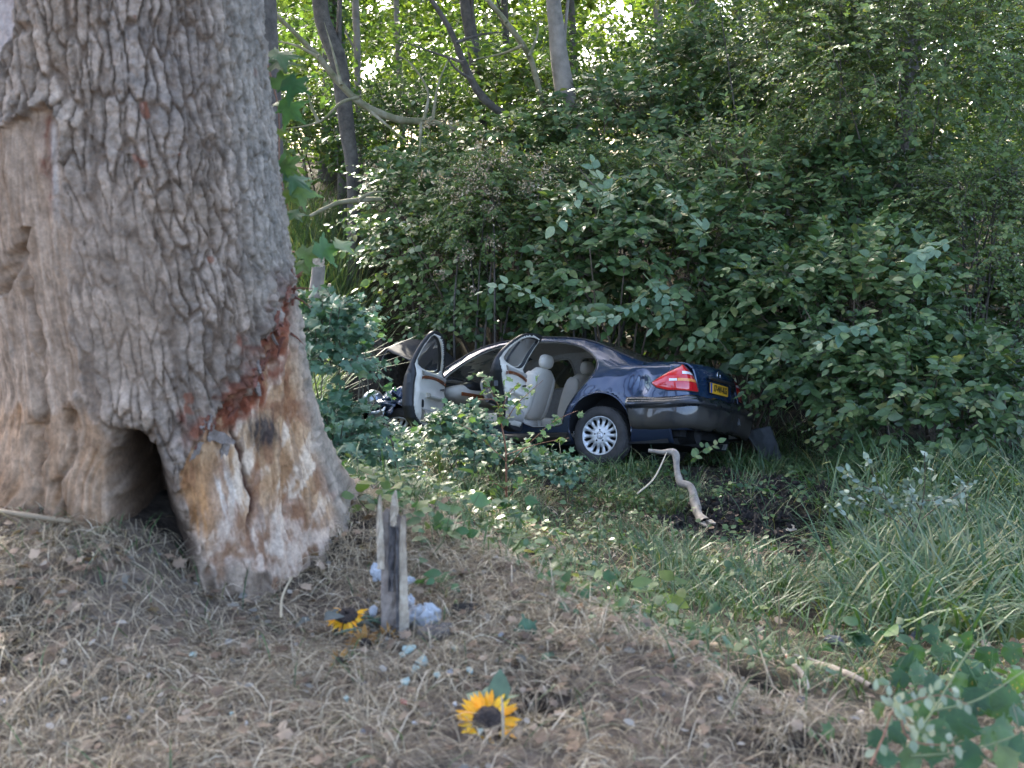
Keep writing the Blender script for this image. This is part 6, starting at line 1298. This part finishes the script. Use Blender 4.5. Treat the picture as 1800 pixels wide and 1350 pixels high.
# dry straw lying flat, long and tangled
def lying(name, label, n, box, Lr, w, mat, seed, dens, k=5, lift=.02, bend=1.1):
    r = np.random.RandomState(seed); x, y = scatter(n, *box, r); ok = (r.rand(len(x)) < dens(x, y)) & not_oak(x, y); x, y = x[ok], y[ok]; m_ = len(x); a = r.rand(m_) * 2 * math.pi; da = bend * r.randn(m_); L_ = Lr[0] + (Lr[1] - Lr[0]) * r.rand(m_) ** 2
    u = np.linspace(0, 1, k); an = a[:, None] + da[:, None] * u[None]; st = L_[:, None] / k; X_ = x[:, None] + np.cumsum(np.cos(an) * st, 1); Y_ = y[:, None] + np.cumsum(np.sin(an) * st, 1)
    Z_ = ground(X_, Y_) + .004 + lift * r.rand(m_)[:, None] * (np.sin(u * math.pi)[None] + .6 * r.rand(m_)[:, None]); C_ = np.stack([X_, Y_, Z_], -1); sd_ = np.stack([-np.sin(a), np.cos(a), .5 * r.randn(m_)], -1)
    o = link(name, ribbons(name, C_, (np.interp(u, [0, .5, 1], [.7, 1, .3])[None] * (w * (.5 + 1.0 * r.rand(m_)))[:, None]), norm(sd_), r.rand(m_)), mat); return tag(o, label, 'litter', kind='stuff')
dryv = lambda x, y: 1 - .97 * sstep(-.1, .9, y - edge_y(x) + .5 * fbm(x * 1.7, y * 1.7, 43, 3))
lying('dry_grass', 'tangled dry straw lying over the verge', 105000, (-2.6, 2.4, 1.7, 5.2), (.04, .26), .0010, M_STRAW, 11, lambda x, y: dryv(x, y) * (.34 + .66 * sstep(-.22, .22, fbm(x * 2.4, y * 2.4, 46, 4))), lift=.032)
lying('fallen_straw', 'flattened dead grass among the green on the bank', 30000, (-2.6, 5, 3.4, 11.5), (.08, .38), .0020, M_STRAW, 12, lambda x, y: .55 * wet(x, y) * sstep(-.15, .3, fbm(x * 1.2 + 9, y * 1.2, 44, 3) + .05), lift=.06)
def litter(name, label, n, box, sz, mat, seed, dens, T=OVW, tilt=.45, lift=.035):
    r = np.random.RandomState(seed); x, y = scatter(n, *box, r); ok = (r.rand(len(x)) < dens(x, y)) & not_oak(x, y); x, y = x[ok], y[ok]; m_ = len(x); P = pts3(x, y, .006) + np.stack([0 * x, 0 * x, lift * r.rand(m_)], -1); a = r.rand(m_) * 6.283
    o = link(name, leaf_batch(name, OVW6 if T is OVW else OVN6 if T is OVN else T, P, np.stack([np.cos(a), np.sin(a), .25 * r.randn(m_)], -1), norm(np.stack([tilt * r.randn(m_), tilt * r.randn(m_), np.ones(m_)], -1)), sz * (.5 + .9 * r.rand(m_)), r.rand(m_)), mat); return tag(o, label, 'litter', kind='stuff')
M_DULL = mat_leaf('dull_grey_leaf', G_((0, (.08, .072, .058)), (.5, (.14, .128, .105)), (1, (.22, .205, .175))), .15, .7)
litter('leaf_litter', 'brown dead leaves strewn over the verge', 6500, (-2.6, 2.4, 1.7, 5.4), .042, M_DEAD, 21, lambda x, y: dryv(x, y) * (.3 + .7 * sstep(-.1, .3, fbm(x * 2.4, y * 2.4, 42, 3))), T=CURR)
litter('pale_litter', 'greyish withered leaf scraps on the verge', 1300, (-2.6, 2.4, 1.7, 5.4), .030, M_DULL, 22, dryv)
litter('bank_litter', 'dead leaves caught in the grass of the bank', 5200, (-2, 4.5, 3.4, 10.5), .055, M_DEAD, 23, lambda x, y: .8 * wet(x, y) * sstep(-.1, .25, fbm(x * 1.1, y * 1.1, 50, 3)))
litter('ground_leaves', 'small green ground plants over the bank', 22000, (-3, 5, 3.6, 12.5), .050, M_DOG, 24, lambda x, y: wet(x, y) * nosoil(x, y) * sstep(-.2, .2, fbm(x * 1.6 + 3, y * 1.6, 56, 3)), T=OVW, tilt=.6, lift=.12)
litter('creeping_leaves', 'lighter creeping leaves along the rim of the verge', 3200, (-1.5, 3.4, 2.6, 8.0), .052, M_MAPLE, 25, lambda x, y: np.exp(-((y - edge_y(x) - .5) / .8) ** 2) * sstep(-.15, .2, fbm(x * 1.4, y * 1.4, 58, 2)), T=CURR, tilt=.5, lift=.08)
litter('sedge_weeds', 'broad weed leaves growing up among the sedge', 5200, (1.6, 5.5, 5.2, 11.5), .075, M_DOG, 26, lambda x, y: sstep(.26, .34, x / y) * sstep(-.15, .15, fbm(x * 1.3, y * 1.3, 59, 3)) * nosoil(x, y), T=OVN, tilt=.7, lift=.42)
litter('shed_leaves', 'fallen green leaves and weeds along the soil track', 2200, (.8, 3.6, 6.0, 11.5), .06, M_MAPLE, 27, lambda x, y: .7 * sstep(-.1, .2, fbm(x * 2, y * 2, 60, 3)), T=OVW, tilt=.7, lift=.10)
# crumbs of black soil
M_SOIL = mat_noise('black_soil', [(.3, (.006, .005, .004)), (.6, (.018, .014, .011)), (.8, (.035, .028, .022))], 20, .95, 1.0, 50, bdist=.02)
def clods(name, label, pts, sizes, mat, seed):
    r = np.random.RandomState(seed); V0 = np.array([(1, 0, 0), (-1, 0, 0), (0, 1, 0), (0, -1, 0), (0, 0, 1), (0, 0, -1)], float); F0 = np.array([(0, 2, 4), (2, 1, 4), (1, 3, 4), (3, 0, 4), (2, 0, 5), (1, 2, 5), (3, 1, 5), (0, 3, 5)]); k = len(pts)
    V = pts[:, None] + sizes[:, None, None] * V0[None] * (.5 + .8 * r.rand(k, 6, 1)) + sizes[:, None, None] * .25 * r.randn(k, 6, 3); F = F0[None] + (np.arange(k) * 6)[:, None, None]
    return tag(link(name, mesh_np(name, V.reshape(-1, 3), F.ravel(), np.full(k * 8, 3)), mat), label, 'earth', kind='stuff')
r = np.random.RandomState(81); x = 1.9 + 1.1 * r.randn(9000) * .55; y = 9.9 + .75 * r.randn(9000); ok = soil_mask(x, y) > .35; x, y = x[ok], y[ok]
clods('churned_soil', 'black churned soil crumbs behind the rear wheel', pts3(x, y, .005), .010 + .035 * r.rand(len(x)) ** 3, M_SOIL, 82)
x = -2.2 + 4.4 * r.rand(4000); y = 2 + 2.8 * r.rand(4000); ok = (dryv(x, y) > .5) & not_oak(x, y); x, y = x[ok], y[ok]
clods('verge_grit', 'bits of earth and grit on the verge', pts3(x, y, .003), .002 + .010 * r.rand(len(x)) ** 4, mat_noise('grit', [(.3, (.06, .05, .04)), (.7, (.22, .19, .16))], 5, .95), 83)
# soil heap thrown up at the nose of the car
c = at(655, 640, 15.2); U_, V_ = np.meshgrid(np.linspace(-1, 1, 60), np.linspace(-1, 1, 60), indexing='ij'); rr = np.hypot(U_, V_)
Z_ = .85 * np.clip(1 - rr ** 2, 0, 1) ** .8 + (.16 * fbm(U_ * 4, V_ * 4, 521, 4) + .05 * fbm(U_ * 14, V_ * 14, 525, 3)) * (rr < 1.05)
g = float(ground(c[0], c[1] + .3)); me = mesh_np('soil_heap', np.stack([c[0] + U_ * .62, c[1] + .3 + V_ * .7, c[2] - .55 + Z_ * .95], -1).reshape(-1, 3), grid_faces(60, 60)[:, ::-1].ravel(), np.full(59 * 59, 4))
M_HEAP = mat_noise('brown_dug_soil', [(.3, (.018, .014, .010)), (.55, (.05, .038, .028)), (.8, (.10, .08, .06))], 14, .95, 1.0, 40, bdist=.03)
tag(link('soil_heap', me, M_HEAP, None, True), 'heap of dark dug-up soil behind the open bonnet', 'soil heap')
# ================================================================== THINGS LYING ABOUT
# ---- broken stake
r = np.random.RandomState(11); gb = on(700, 1118); Yd = gb[1]; base = np.array([gb[0], Yd, gb[2] - .08])
st = empty('broken_stake', base, 'splintered weathered wooden stake broken off at the top, standing beside the oak', 'stake')
M_STAKE = mat_noise('weathered_brown_wood', [(.3, (.12, .09, .072)), (.55, (.22, .175, .14)), (.8, (.33, .275, .22))], 30, .85, .6, 80)
M_STAKED = mat_noise('blackened_wood', [(.3, (.03, .027, .027)), (.6, (.085, .073, .068)), (.8, (.18, .155, .13))], 30, .85, .6, 80)
def plank(name, xl0, xr0, yb, xl1, xr1, ytops, mat, dy, depth, seed):
    """upright split piece: photo outline extruded to a real thickness, ragged top"""
    r_ = np.random.RandomState(seed); k = len(ytops); nz = 10; V = []; F = []
    for lay in (0, 1):
        for i in range(nz + 1):
            u = i / nz
            for j in range(k):
                t = j / (k - 1); xb = xl0 + (xr0 - xl0) * t; xt = xl1 + (xr1 - xl1) * t; yt = ytops[j]; p = at(xb + (xt - xb) * u, yb + (yt - yb) * u, Yd - .03 + dy + lay * depth); p = p + np.array([r_.randn() * .0012, r_.randn() * .003, 0]); V.append(p)
    n = (nz + 1) * k; G = grid_faces(nz + 1, k); F = [tuple(f) for f in G] + [tuple(f[::-1] + n) for f in G]
    for i in range(nz): F += [(i * k, (i + 1) * k, (i + 1) * k + n, i * k + n), (i * k + k - 1, i * k + k - 1 + n, (i + 1) * k + k - 1 + n, (i + 1) * k + k - 1)]
    for j in range(k - 1): F += [(nz * k + j, nz * k + j + 1, nz * k + j + 1 + n, nz * k + j + n)]
    b = MB(); b.add(V, F); return keep(b.build(name, mat), st)
plank('shaft', 670, 718, 1122, 670, 713, [905, 893, 898, 900, 908, 905], M_STAKE, .006, .06, 1)
plank('dark_face', 683, 691, 1040, 684, 696, [900, 895, 902, 906], M_STAKED, -.004, .03, 2)
plank('pale_splinter', 664, 676, 1000, 662, 672, [915, 875, 868, 890], M_PALEW, -.008, .02, 3)
plank('pale_splinter', 686, 696, 925, 686, 700, [905, 872, 862, 896], M_PALEW, -.010, .02, 4)
plank('pale_splinter', 702, 720, 1126, 702, 712, [940, 905, 912], M_PALEW, -.014, .025, 5)
plank('dark_stripe', 696, 700, 1110, 696, 701, [930, 925, 932], M_STAKED, -.018, .01, 6)
# ---- crooked pale branch below the bumper
W_ = [at(1140, 792, 10.4), at(1165, 795, 10.35), at(1186, 797, 10.3), at(1190, 825, 10.2), at(1196, 848, 10.1), at(1214, 856, 10.0), at(1222, 885, 9.85), at(1228, 905, 9.7), at(1240, 922, 9.55)]
for q in (6, 7, 8): W_[q][2] = max(W_[q][2], float(ground(W_[q][0], W_[q][1])) + .035)
t = empty('crooked_branch', W_[-1], 'crooked pale barkless branch propped under the rear bumper', 'branch')
M_BRANCH = mat_noise('pale_branch_bark', [(.3, (.15, .125, .10)), (.55, (.27, .235, .19)), (.8, (.38, .34, .28))], 16, .85, .5, 50)
keep(link('limb', trunk_mesh(W_, [.018, .024, .036, .028, .037, .033, .046, .038, .050], 17, 12, 60), M_BRANCH, None, True), t)
b = MB()
for k in range(7): b.add(*flake(W_[-1] + np.array([.03 * (k - 3) * .5, -.03, .01]) + r.randn(3) * .015, (.4 + .2 * r.randn(), -.8, -.1), (0, -.3, 1), .09, .028, .014, 120 + k))
keep(tag(b.build('splintered_end', M_PALEW), kind='stuff'), t)
# ---- sticks
def stick(label, pts, rr, mat=M_BRANCH, lift=.01, name='stick', Yd=None):
    W_ = []
    for q in pts:
        p = on(q[0], q[1]) if len(q) == 2 else at(*q)
        if len(q) == 2: p = p + [0, 0, lift]
        W_.append(p)
    t = trunk_mesh(W_, rr if hasattr(rr, '__len__') else [rr] * len(W_), int(pts[0][0]), 8, 24); o = link(name, t, mat, None, True); return tag(o, label, 'stick', 'sticks lying on the bank')
stick('pale forked stick slanting down the bank at the lower right', [(1395, 1165), (1440, 1180), (1490, 1200), (1530, 1222)], [.009, .012, .013, .010], lift=.03)
stick('short dark-ended stick meeting the pale forked stick', [(1372, 1148), (1392, 1180), (1412, 1205), (1420, 1232)], [.006, .009, .010, .006], lift=.03)
stick('thin upright dry stalk on the bank', [(1371, 1148, 4.2), (1370, 1100, 4.2), (1369, 1040, 4.2)], [.004, .003, .002], M_STRAW, name='stalk')
stick('thin leaning dry twig left of the forked stick', [(1336, 1142, 3.6), (1350, 1185, 3.5), (1362, 1215, 3.45)], [.003, .004, .004], M_STRAW, name='stalk')
stick('half-buried brown stick at the rim of the verge', [(1110, 1090), (1150, 1108), (1180, 1118)], [.010, .016, .012], lift=.015)
stick('pale straight stick lying left of the oak', [(0, 925), (60, 932), (128, 942)], [.010, .011, .007], M_STRAW, lift=.05)
stick('long thin dry stem lying across the sedge', [(1400, 1052), (1480, 1053), (1560, 1050), (1640, 1048)], [.004, .004, .003, .002], M_STRAW, lift=.10)
stick('curved dry stem in the grass below the soil', [(1255, 1018), (1285, 1030), (1310, 1055), (1325, 1080)], [.004, .004, .004, .003], M_STRAW, lift=.06)
stick('grey stick leaning under the bumper', [(1120, 868, 9.9), (1150, 840, 10.1), (1172, 795, 10.3)], [.008, .008, .006], M_STRAW)
stick('dry stem lying over the yellow sunflower', [(855, 1335, 2.55), (890, 1295, 2.72), (925, 1262, 2.88)], [.003, .003, .003], M_STRAW)
stick('upright dry stem crossing the yellow sunflower', [(884, 1300, 2.72), (884, 1260, 2.76), (882, 1225, 2.80)], [.004, .004, .003], M_STRAW)
stick('bent dry stalk in front of the oak foot', [(494, 1085, 3.4), (496, 1050, 3.45), (512, 1015, 3.5)], [.004, .004, .003], M_STRAW)
# ---- sunflowers
M_PETAL = mat_leaf('sunflower_petal', G_((0, (.72, .30, .004)), (.5, (.82, .42, .008)), (1, (.86, .52, .02))), .3, .5, (1.1, 1, .5))
M_PETALW = mat_leaf('withered_petal', G_((0, (.10, .045, .010)), (.5, (.22, .10, .016)), (1, (.36, .18, .03))), .2, .7, (1, 1, .6))
M_DISC = mat_noise('dark_seed_disc', [(.3, (.012, .009, .008)), (.6, (.045, .03, .022)), (.8, (.10, .07, .045))], 120, .95, 1.0, 220, bdist=.006)
M_SEPAL = mat_leaf('sunflower_green', G_((0, (.05, .09, .05)), (1, (.10, .14, .085))), .2, .6)
def petal_mesh(key, mat, curl):
    V, F = ovate(.30, curl, .18); return leaf_mesh(key, (V, F), mat)
def sunflower(label, px, py, Yd, rdisc, rpet, tilt, yaw, npet, mat, key, gaps=(), curl=.1, droop=0, seed=1, leaves=0, drop=.05):
    r_ = np.random.RandomState(seed); p = at(px, py, Yd - drop); t = empty('sunflower', p, label, 'sunflower'); Rm = Matrix.Rotation(yaw, 3, 'Z') @ Matrix.Rotation(tilt, 3, 'X'); Rn = np.array(Rm)
    b = MB(); b.lathe([(.0005, .010), (rdisc * .5, .012), (rdisc * .85, .008), (rdisc, 0), (rdisc * .9, -.012), (rdisc * .5, -.022), (.0005, -.026)], 30, 'z'); V = np.array(b.V); V += .0015 * r_.randn(*V.shape); b.V = [tuple(q) for q in (V @ Rn.T + p)]; keep(b.build('seed_disc', M_DISC, None, True), t)
    me = petal_mesh(key, mat, curl)
    for k in range(npet):
        a = 2 * math.pi * k / npet + .08 * r_.randn(); 
        if any(abs((math.degrees(a) - g_[0] + 180) % 360 - 180) < g_[1] for g_ in gaps): continue
        L_ = rpet * (.8 + .35 * r_.rand()); el = droop + .22 * r_.randn(); d = np.array([math.cos(a) * math.cos(el), math.sin(a) * math.cos(el), math.sin(el)]); n_ = norm(np.array([-math.cos(a) * math.sin(el), -math.sin(a) * math.sin(el), math.cos(el)]) + .25 * r_.randn(3)); d, s_, n_ = (q[0] for q in frame_from(d[None], n_[None]))
        q = np.stack([d, s_, n_], 1); q = Rn @ q * L_; M_ = np.eye(4); M_[:3, :3] = q; M_[:3, 3] = Rn @ np.array([math.cos(a) * rdisc * .88, math.sin(a) * rdisc * .88, 0]); o = bpy.data.objects.new('petal', me); COL.objects.link(o); o.parent = t; o.matrix_local = Matrix(M_.tolist())
    b = MB(); e0 = p + Rn @ np.array([0, 0, -.02]); e1 = e0 + Rn @ np.array([.02, .03, -.05]); e2 = e1 + np.array([.05, .03, -.05]); b.tube(smooth_path([e0, e1, e2], 8), .007, 7); keep(b.build('stalk', M_SEPAL, None, True), t)
    for k in range(leaves):
        a = 2 * math.pi * k / leaves; Mv = leaf_mesh('sunleaf', OVW, M_SEPAL); M_ = np.eye(4); d = norm(np.array([math.cos(a) * .9, .5 + .4 * math.sin(a), .25])); n_ = norm(np.array([0, -.6, 1.0]) + .3 * r_.randn(3)); d, s_, n_ = (q[0] for q in frame_from(d[None], n_[None])); M_[:3, :3] = np.stack([d, s_, n_], 1) * .10; M_[:3, 3] = [.01 * k, .05, .02]; o = bpy.data.objects.new('leaf', Mv); COL.objects.link(o); o.parent = t; o.matrix_local = Matrix(M_.tolist())
    return t
LIFT = .035
g = on(856, 1275); sunflower('bright yellow sunflower lying face up in the dry grass, front of all', 858, 1268, g[1] + .02, .044, .050, R(40), R(4), 58, M_PETAL, 'petal', [(300, 12), (258, 8)], .05, .12, 3, 4, .11)
g = on(610, 1092); sunflower('drooping yellow sunflower with dark centre at the oak foot', 610, 1082, g[1] - .02, .036, .040, R(22), R(-10), 40, M_PETAL, 'petal', [(90, 50)], .4, -.40, 4, 0, .12)
g = on(640, 1132); sunflower('withered brown-orange sunflower head beside the stake foot', 642, 1132, g[1], .020, .040, R(60), R(20), 22, M_PETALW, 'petalw', [], .8, .35, 5)
g = on(585, 1165); sunflower('shrivelled small orange flower head left of the wilted bunch', 596, 1162, g[1], .014, .028, R(50), R(0), 14, M_PETALW, 'petalw', [], .9, .4, 6)
g = on(676, 1118); sunflower('crumpled orange flower half under the stake foot', 682, 1120, g[1] - .03, .012, .030, R(70), R(30), 12, M_PETALW, 'petalw', [], .9, .4, 7)
# wilted grey stems of the bunch
r = np.random.RandomState(91); g = on(640, 1120); b0 = g + [0, 0, .01]; t = empty('wilted_bouquet', b0, 'wilted grey-green bunch of stems and leaves round the stake foot', 'bouquet')
for k in range(9): a = r.rand() * 6.28; L_ = .10 + .10 * r.rand(); p0 = b0 + np.array([r.randn() * .07, r.randn() * .05, .02]); b = MB(); b.tube(smooth_path([p0, p0 + np.array([math.cos(a) * L_ * .5, math.sin(a) * L_ * .5, .03]), p0 + np.array([math.cos(a) * L_, math.sin(a) * L_, .0])], 8), np.linspace(.005, .003, 8), 6); keep(b.build('stem', M_STEM if k % 2 else M_SEPAL, None, True), t)
n = 15; P = b0 + np.stack([r.randn(n) * .11, r.randn(n) * .06, .02 + .05 * r.rand(n)], -1); leaf_objs('wilt', ovate(.6, .7, .35), mat_leaf('wilted_leaf', G_((0, (.05, .05, .04)), (.6, (.12, .12, .10)), (1, (.20, .19, .16))), .1, .8), P, norm(r.randn(n, 3) * [1, 1, .4]), norm(r.randn(n, 3) * .6 + [0, -.3, 1]), .07 * (.6 + .6 * r.rand(n)), t, 'wilted_leaf')
# ---- crinkled clear wrapping
m, N, L, B = new_mat('crinkled_clear_film'); B.inputs['Base Color'].default_value = (.55, .565, .58, 1); B.inputs['Roughness'].default_value = .22; B.inputs['Transmission Weight'].default_value = .35; B.inputs['IOR'].default_value = 1.2; M_FILM = m
def crinkle(label, px, py, Yd, sx, sy, seed, mat=M_FILM, name='plastic_wrapping', cat='wrapping', amp=.35, group='bits of clear wrapping by the stake'):
    r_ = np.random.RandomState(seed); p = at(px, py, Yd); nu = 26; th = np.linspace(0, 2 * math.pi, nu * 2, endpoint=False); ph_ = np.linspace(-1.45, 1.45, nu); A_, B_ = np.meshgrid(ph_, th, indexing='ij')
    f1_, f2_, _ = voronoi(A_ * 2.2 + seed, B_ * 1.6, seed % 7); k = 1 + amp * (f1_ - .5) * 1.6 + .3 * fbm(A_ * 1.5, B_ * 1.2, 540 + seed % 20, 2)
    V = np.stack([sx * np.cos(A_) * np.cos(B_), .6 * sx * np.cos(A_) * np.sin(B_), sy * np.sin(A_)], -1) * k[..., None]; o = link(name, mesh_np(name, V.reshape(-1, 3), grid_faces(nu, 2 * nu, True).ravel(), np.full((nu - 1) * 2 * nu, 4)), mat, None, False, p); return tag(o, label, cat, group)
g = on(740, 1105)[1]
crinkle('crinkled clear wrapping bulging out right of the stake', 744, 1088, g + .02, .058, .050, 1); crinkle('clear film peeking from behind the upper stake', 662, 1006, 3.95, .024, .034, 2); crinkle('white film scrap behind the stake at mid height', 720, 1020, 3.9, .018, .014, 3); crinkle('small glossy film fold left of the stake foot', 656, 1074, g + .05, .014, .018, 4); crinkle('upright film fold above the wrapping', 720, 1060, g + .08, .018, .028, 5)
# ---- clod beside the stake
c = on(770, 1122); crinkle('grey-brown earth clod beside the stake', 772, 1116, c[1], .065, .038, 9, mat_noise('grey_clod', [(.3, (.06, .048, .038)), (.7, (.17, .14, .115))], 30, .95, .8, 90), 'earth_clod', 'clod', .12, None)
c = on(822, 1082); crinkle('dark earth clod behind the verge litter', 822, 1078, c[1], .06, .035, 10, M_HEAP, 'earth_clod', 'clod', .12, None)
# ---- pale green shards and other scraps
M_SHARD = mat_noise('pale_green_glazed_shard', [(.3, (.20, .255, .215)), (.7, (.29, .35, .295))], 12, .3); M_WHITE = mat_noise('white_scrap', [(.3, (.26, .255, .24)), (.7, (.38, .375, .355))], 12, .5); M_BLUEG = mat_noise('grey_blue_scrap', [(.3, (.11, .118, .125)), (.7, (.18, .19, .20))], 12, .4); M_REDP = mat_noise('red_fragment', [(.3, (.25, .03, .025)), (.7, (.38, .06, .05))], 12, .4); M_TAN = mat_noise('pale_leaf_scrap', [(.3, (.38, .29, .19)), (.7, (.52, .42, .30))], 12, .7); M_DARKP = mat_noise('black_plastic_shard', [(.3, (.025, .027, .032)), (.7, (.05, .055, .062))], 12, .5, .1)
def shard(label, px, py, spx, mat, seed, name='shard', cat='fragment', thick=.006, curve=.2, group=None, flat=.8):
    """irregular curved plate lying on the ground"""
    r_ = np.random.RandomState(seed); p = on(px, py); s_ = spx * (.66 if p[1] < 4 else 1) / F_PX * p[1] / 2; k = r_.randint(5, 8); a = np.sort(r_.rand(k)) * 6.28 + r_.rand(); a = np.linspace(0, 6.28, k, endpoint=False) + .35 * r_.randn(k); rad_ = s_ * (.7 + .5 * r_.rand(k)); O = np.stack([np.cos(a) * rad_, np.sin(a) * rad_ * (.6 + .5 * r_.rand()), 0 * a], -1)
    O2 = O * .5; c0 = np.array([[0, 0, 0]]); top = np.vstack([c0, O2, O]); top[:, 2] = -curve * (top[:, 0] ** 2) / (s_ + 1e-6) + .08 * s_ * r_.randn(len(top)); n = len(top); V = np.vstack([top, top - [0, 0, thick]]); F = []
    for i in range(k): j = (i + 1) % k; F += [(0, 1 + i, 1 + j), (1 + i, 1 + k + i, 1 + k + j, 1 + j), (n, n + 1 + j, n + 1 + i), (n + 1 + i, n + 1 + j, n + 1 + k + j, n + 1 + k + i), (1 + k + i, n + 1 + k + i, n + 1 + k + j, 1 + k + j)]
    q = np.array((Matrix.Rotation(r_.rand() * 6.28, 3, 'Z'))); tilt = np.array(Matrix.Rotation(flat * (.3 + .5 * r_.rand()), 3, 'X')); b = MB(); b.add(V @ q.T @ tilt.T, F); o = b.build(name, mat, None, False, p + [0, 0, s_ * .35 + .012 + .012 * (p[1] < 4)]); return tag(o, label, cat, group)
SG = 'pale green shards on the verge'
for k, (x_, y_, s_, lab) in enumerate([(720, 1158, 46, 'curved pale green shard, largest of the heap by the stake'), (742, 1178, 36, 'pale green shard lying below the large curved one'), (730, 1190, 34, 'flat pale green shard under the shard heap'), (712, 1214, 30, 'straight pale green shard lying apart, lowest of the heap'), (826, 1196, 26, 'pale mint shard on bare earth right of the heap'), (768, 1200, 28, 'greenish shard at the right end of the heap'),
        (610, 1245, 24, 'pale mint scrap in the dry straw left of the heap'), (798, 1152, 22, 'white glazed bit behind the bare earth'), (708, 1165, 24, 'small pale green shard leaning on the heap left side')]): shard(lab, x_, y_, s_, M_SHARD, 700 + k, group=SG, curve=.5)
for k, (x_, y_, s_, lab, mt) in enumerate([(730, 1285, 18, 'small white scrap in the straw above the sunflower level', M_WHITE), (790, 1198, 28, 'grey-blue torn scrap beside the greenish shard', M_BLUEG), (638, 1304, 34, 'grey-blue film scrap near the bottom centre', M_BLUEG), (2, 1255, 40, 'blue-grey film scrap at the left edge', M_BLUEG), (262, 1203, 18, 'tiny bright white scrap in the left litter', M_WHITE), (408, 1270, 14, 'mint crumb in the litter', M_SHARD), (434, 1288, 16, 'small white pebble-like scrap', M_WHITE), (710, 1252, 22, 'dull red fragment in the straw', M_REDP), (845, 1302, 18, 'pale glazed bit at the front of the sunflower', M_SHARD), (340, 1165, 26, 'pale green leaf scrap in the left litter', M_SHARD), (1385, 1168, 18, 'bright red fragment between the sticks', M_REDP),
        (228, 1278, 20, 'bluish scrap in the bottom left straw', M_BLUEG), (800, 1255, 16, 'whitish scrap left of the big sunflower', M_WHITE), (880, 1130, 18, 'glassy scrap on the earth behind the big sunflower', M_BLUEG)]): shard(lab, x_, y_, s_, mt, 730 + k, name='scrap', cat='scrap')
shard('flat black plastic shard lying in the bank grass', 1470, 1137, 48, M_DARKP, 761, 'plastic_shard', 'car fragment', .006, .1); shard('small black plastic piece near the vine', 1410, 1248, 36, M_DARKP, 762, 'plastic_shard', 'car fragment', .02, .3); shard('dark shard half hidden in the grass right of the flat one', 1605, 1132, 34, M_DARKP, 763, 'plastic_shard', 'car fragment', .006, .1)
shard('pale angular wood chip on the bank', 1320, 994, 22, M_TAN, 764, 'wood_chip', 'wood chip', .012, .1); shard('light brown leaf on the soil', 1412, 955, 18, M_TAN, 765, 'dead_leaf', 'leaf', .002, .2); shard('pale star-shaped leaf at the soil edge', 1390, 934, 20, M_TAN, 766, 'dead_leaf', 'leaf', .002, .2); shard('curled tan leaf at the bottom right verge', 1510, 1268, 34, M_TAN, 767, 'dead_leaf', 'leaf', .002, .6); shard('dark grey panel fragment left of the car behind the shrubs', 617, 818, 36, M_DARKP, 768, 'plastic_shard', 'car fragment', .006, .1); shard('rust-brown leaf on the bank rim', 1020, 1082, 30, mat_noise('rust_leaf', [(.3, (.20, .09, .03)), (.7, (.32, .17, .07))], 20, .8), 769, 'dead_leaf', 'leaf', .002, .4)
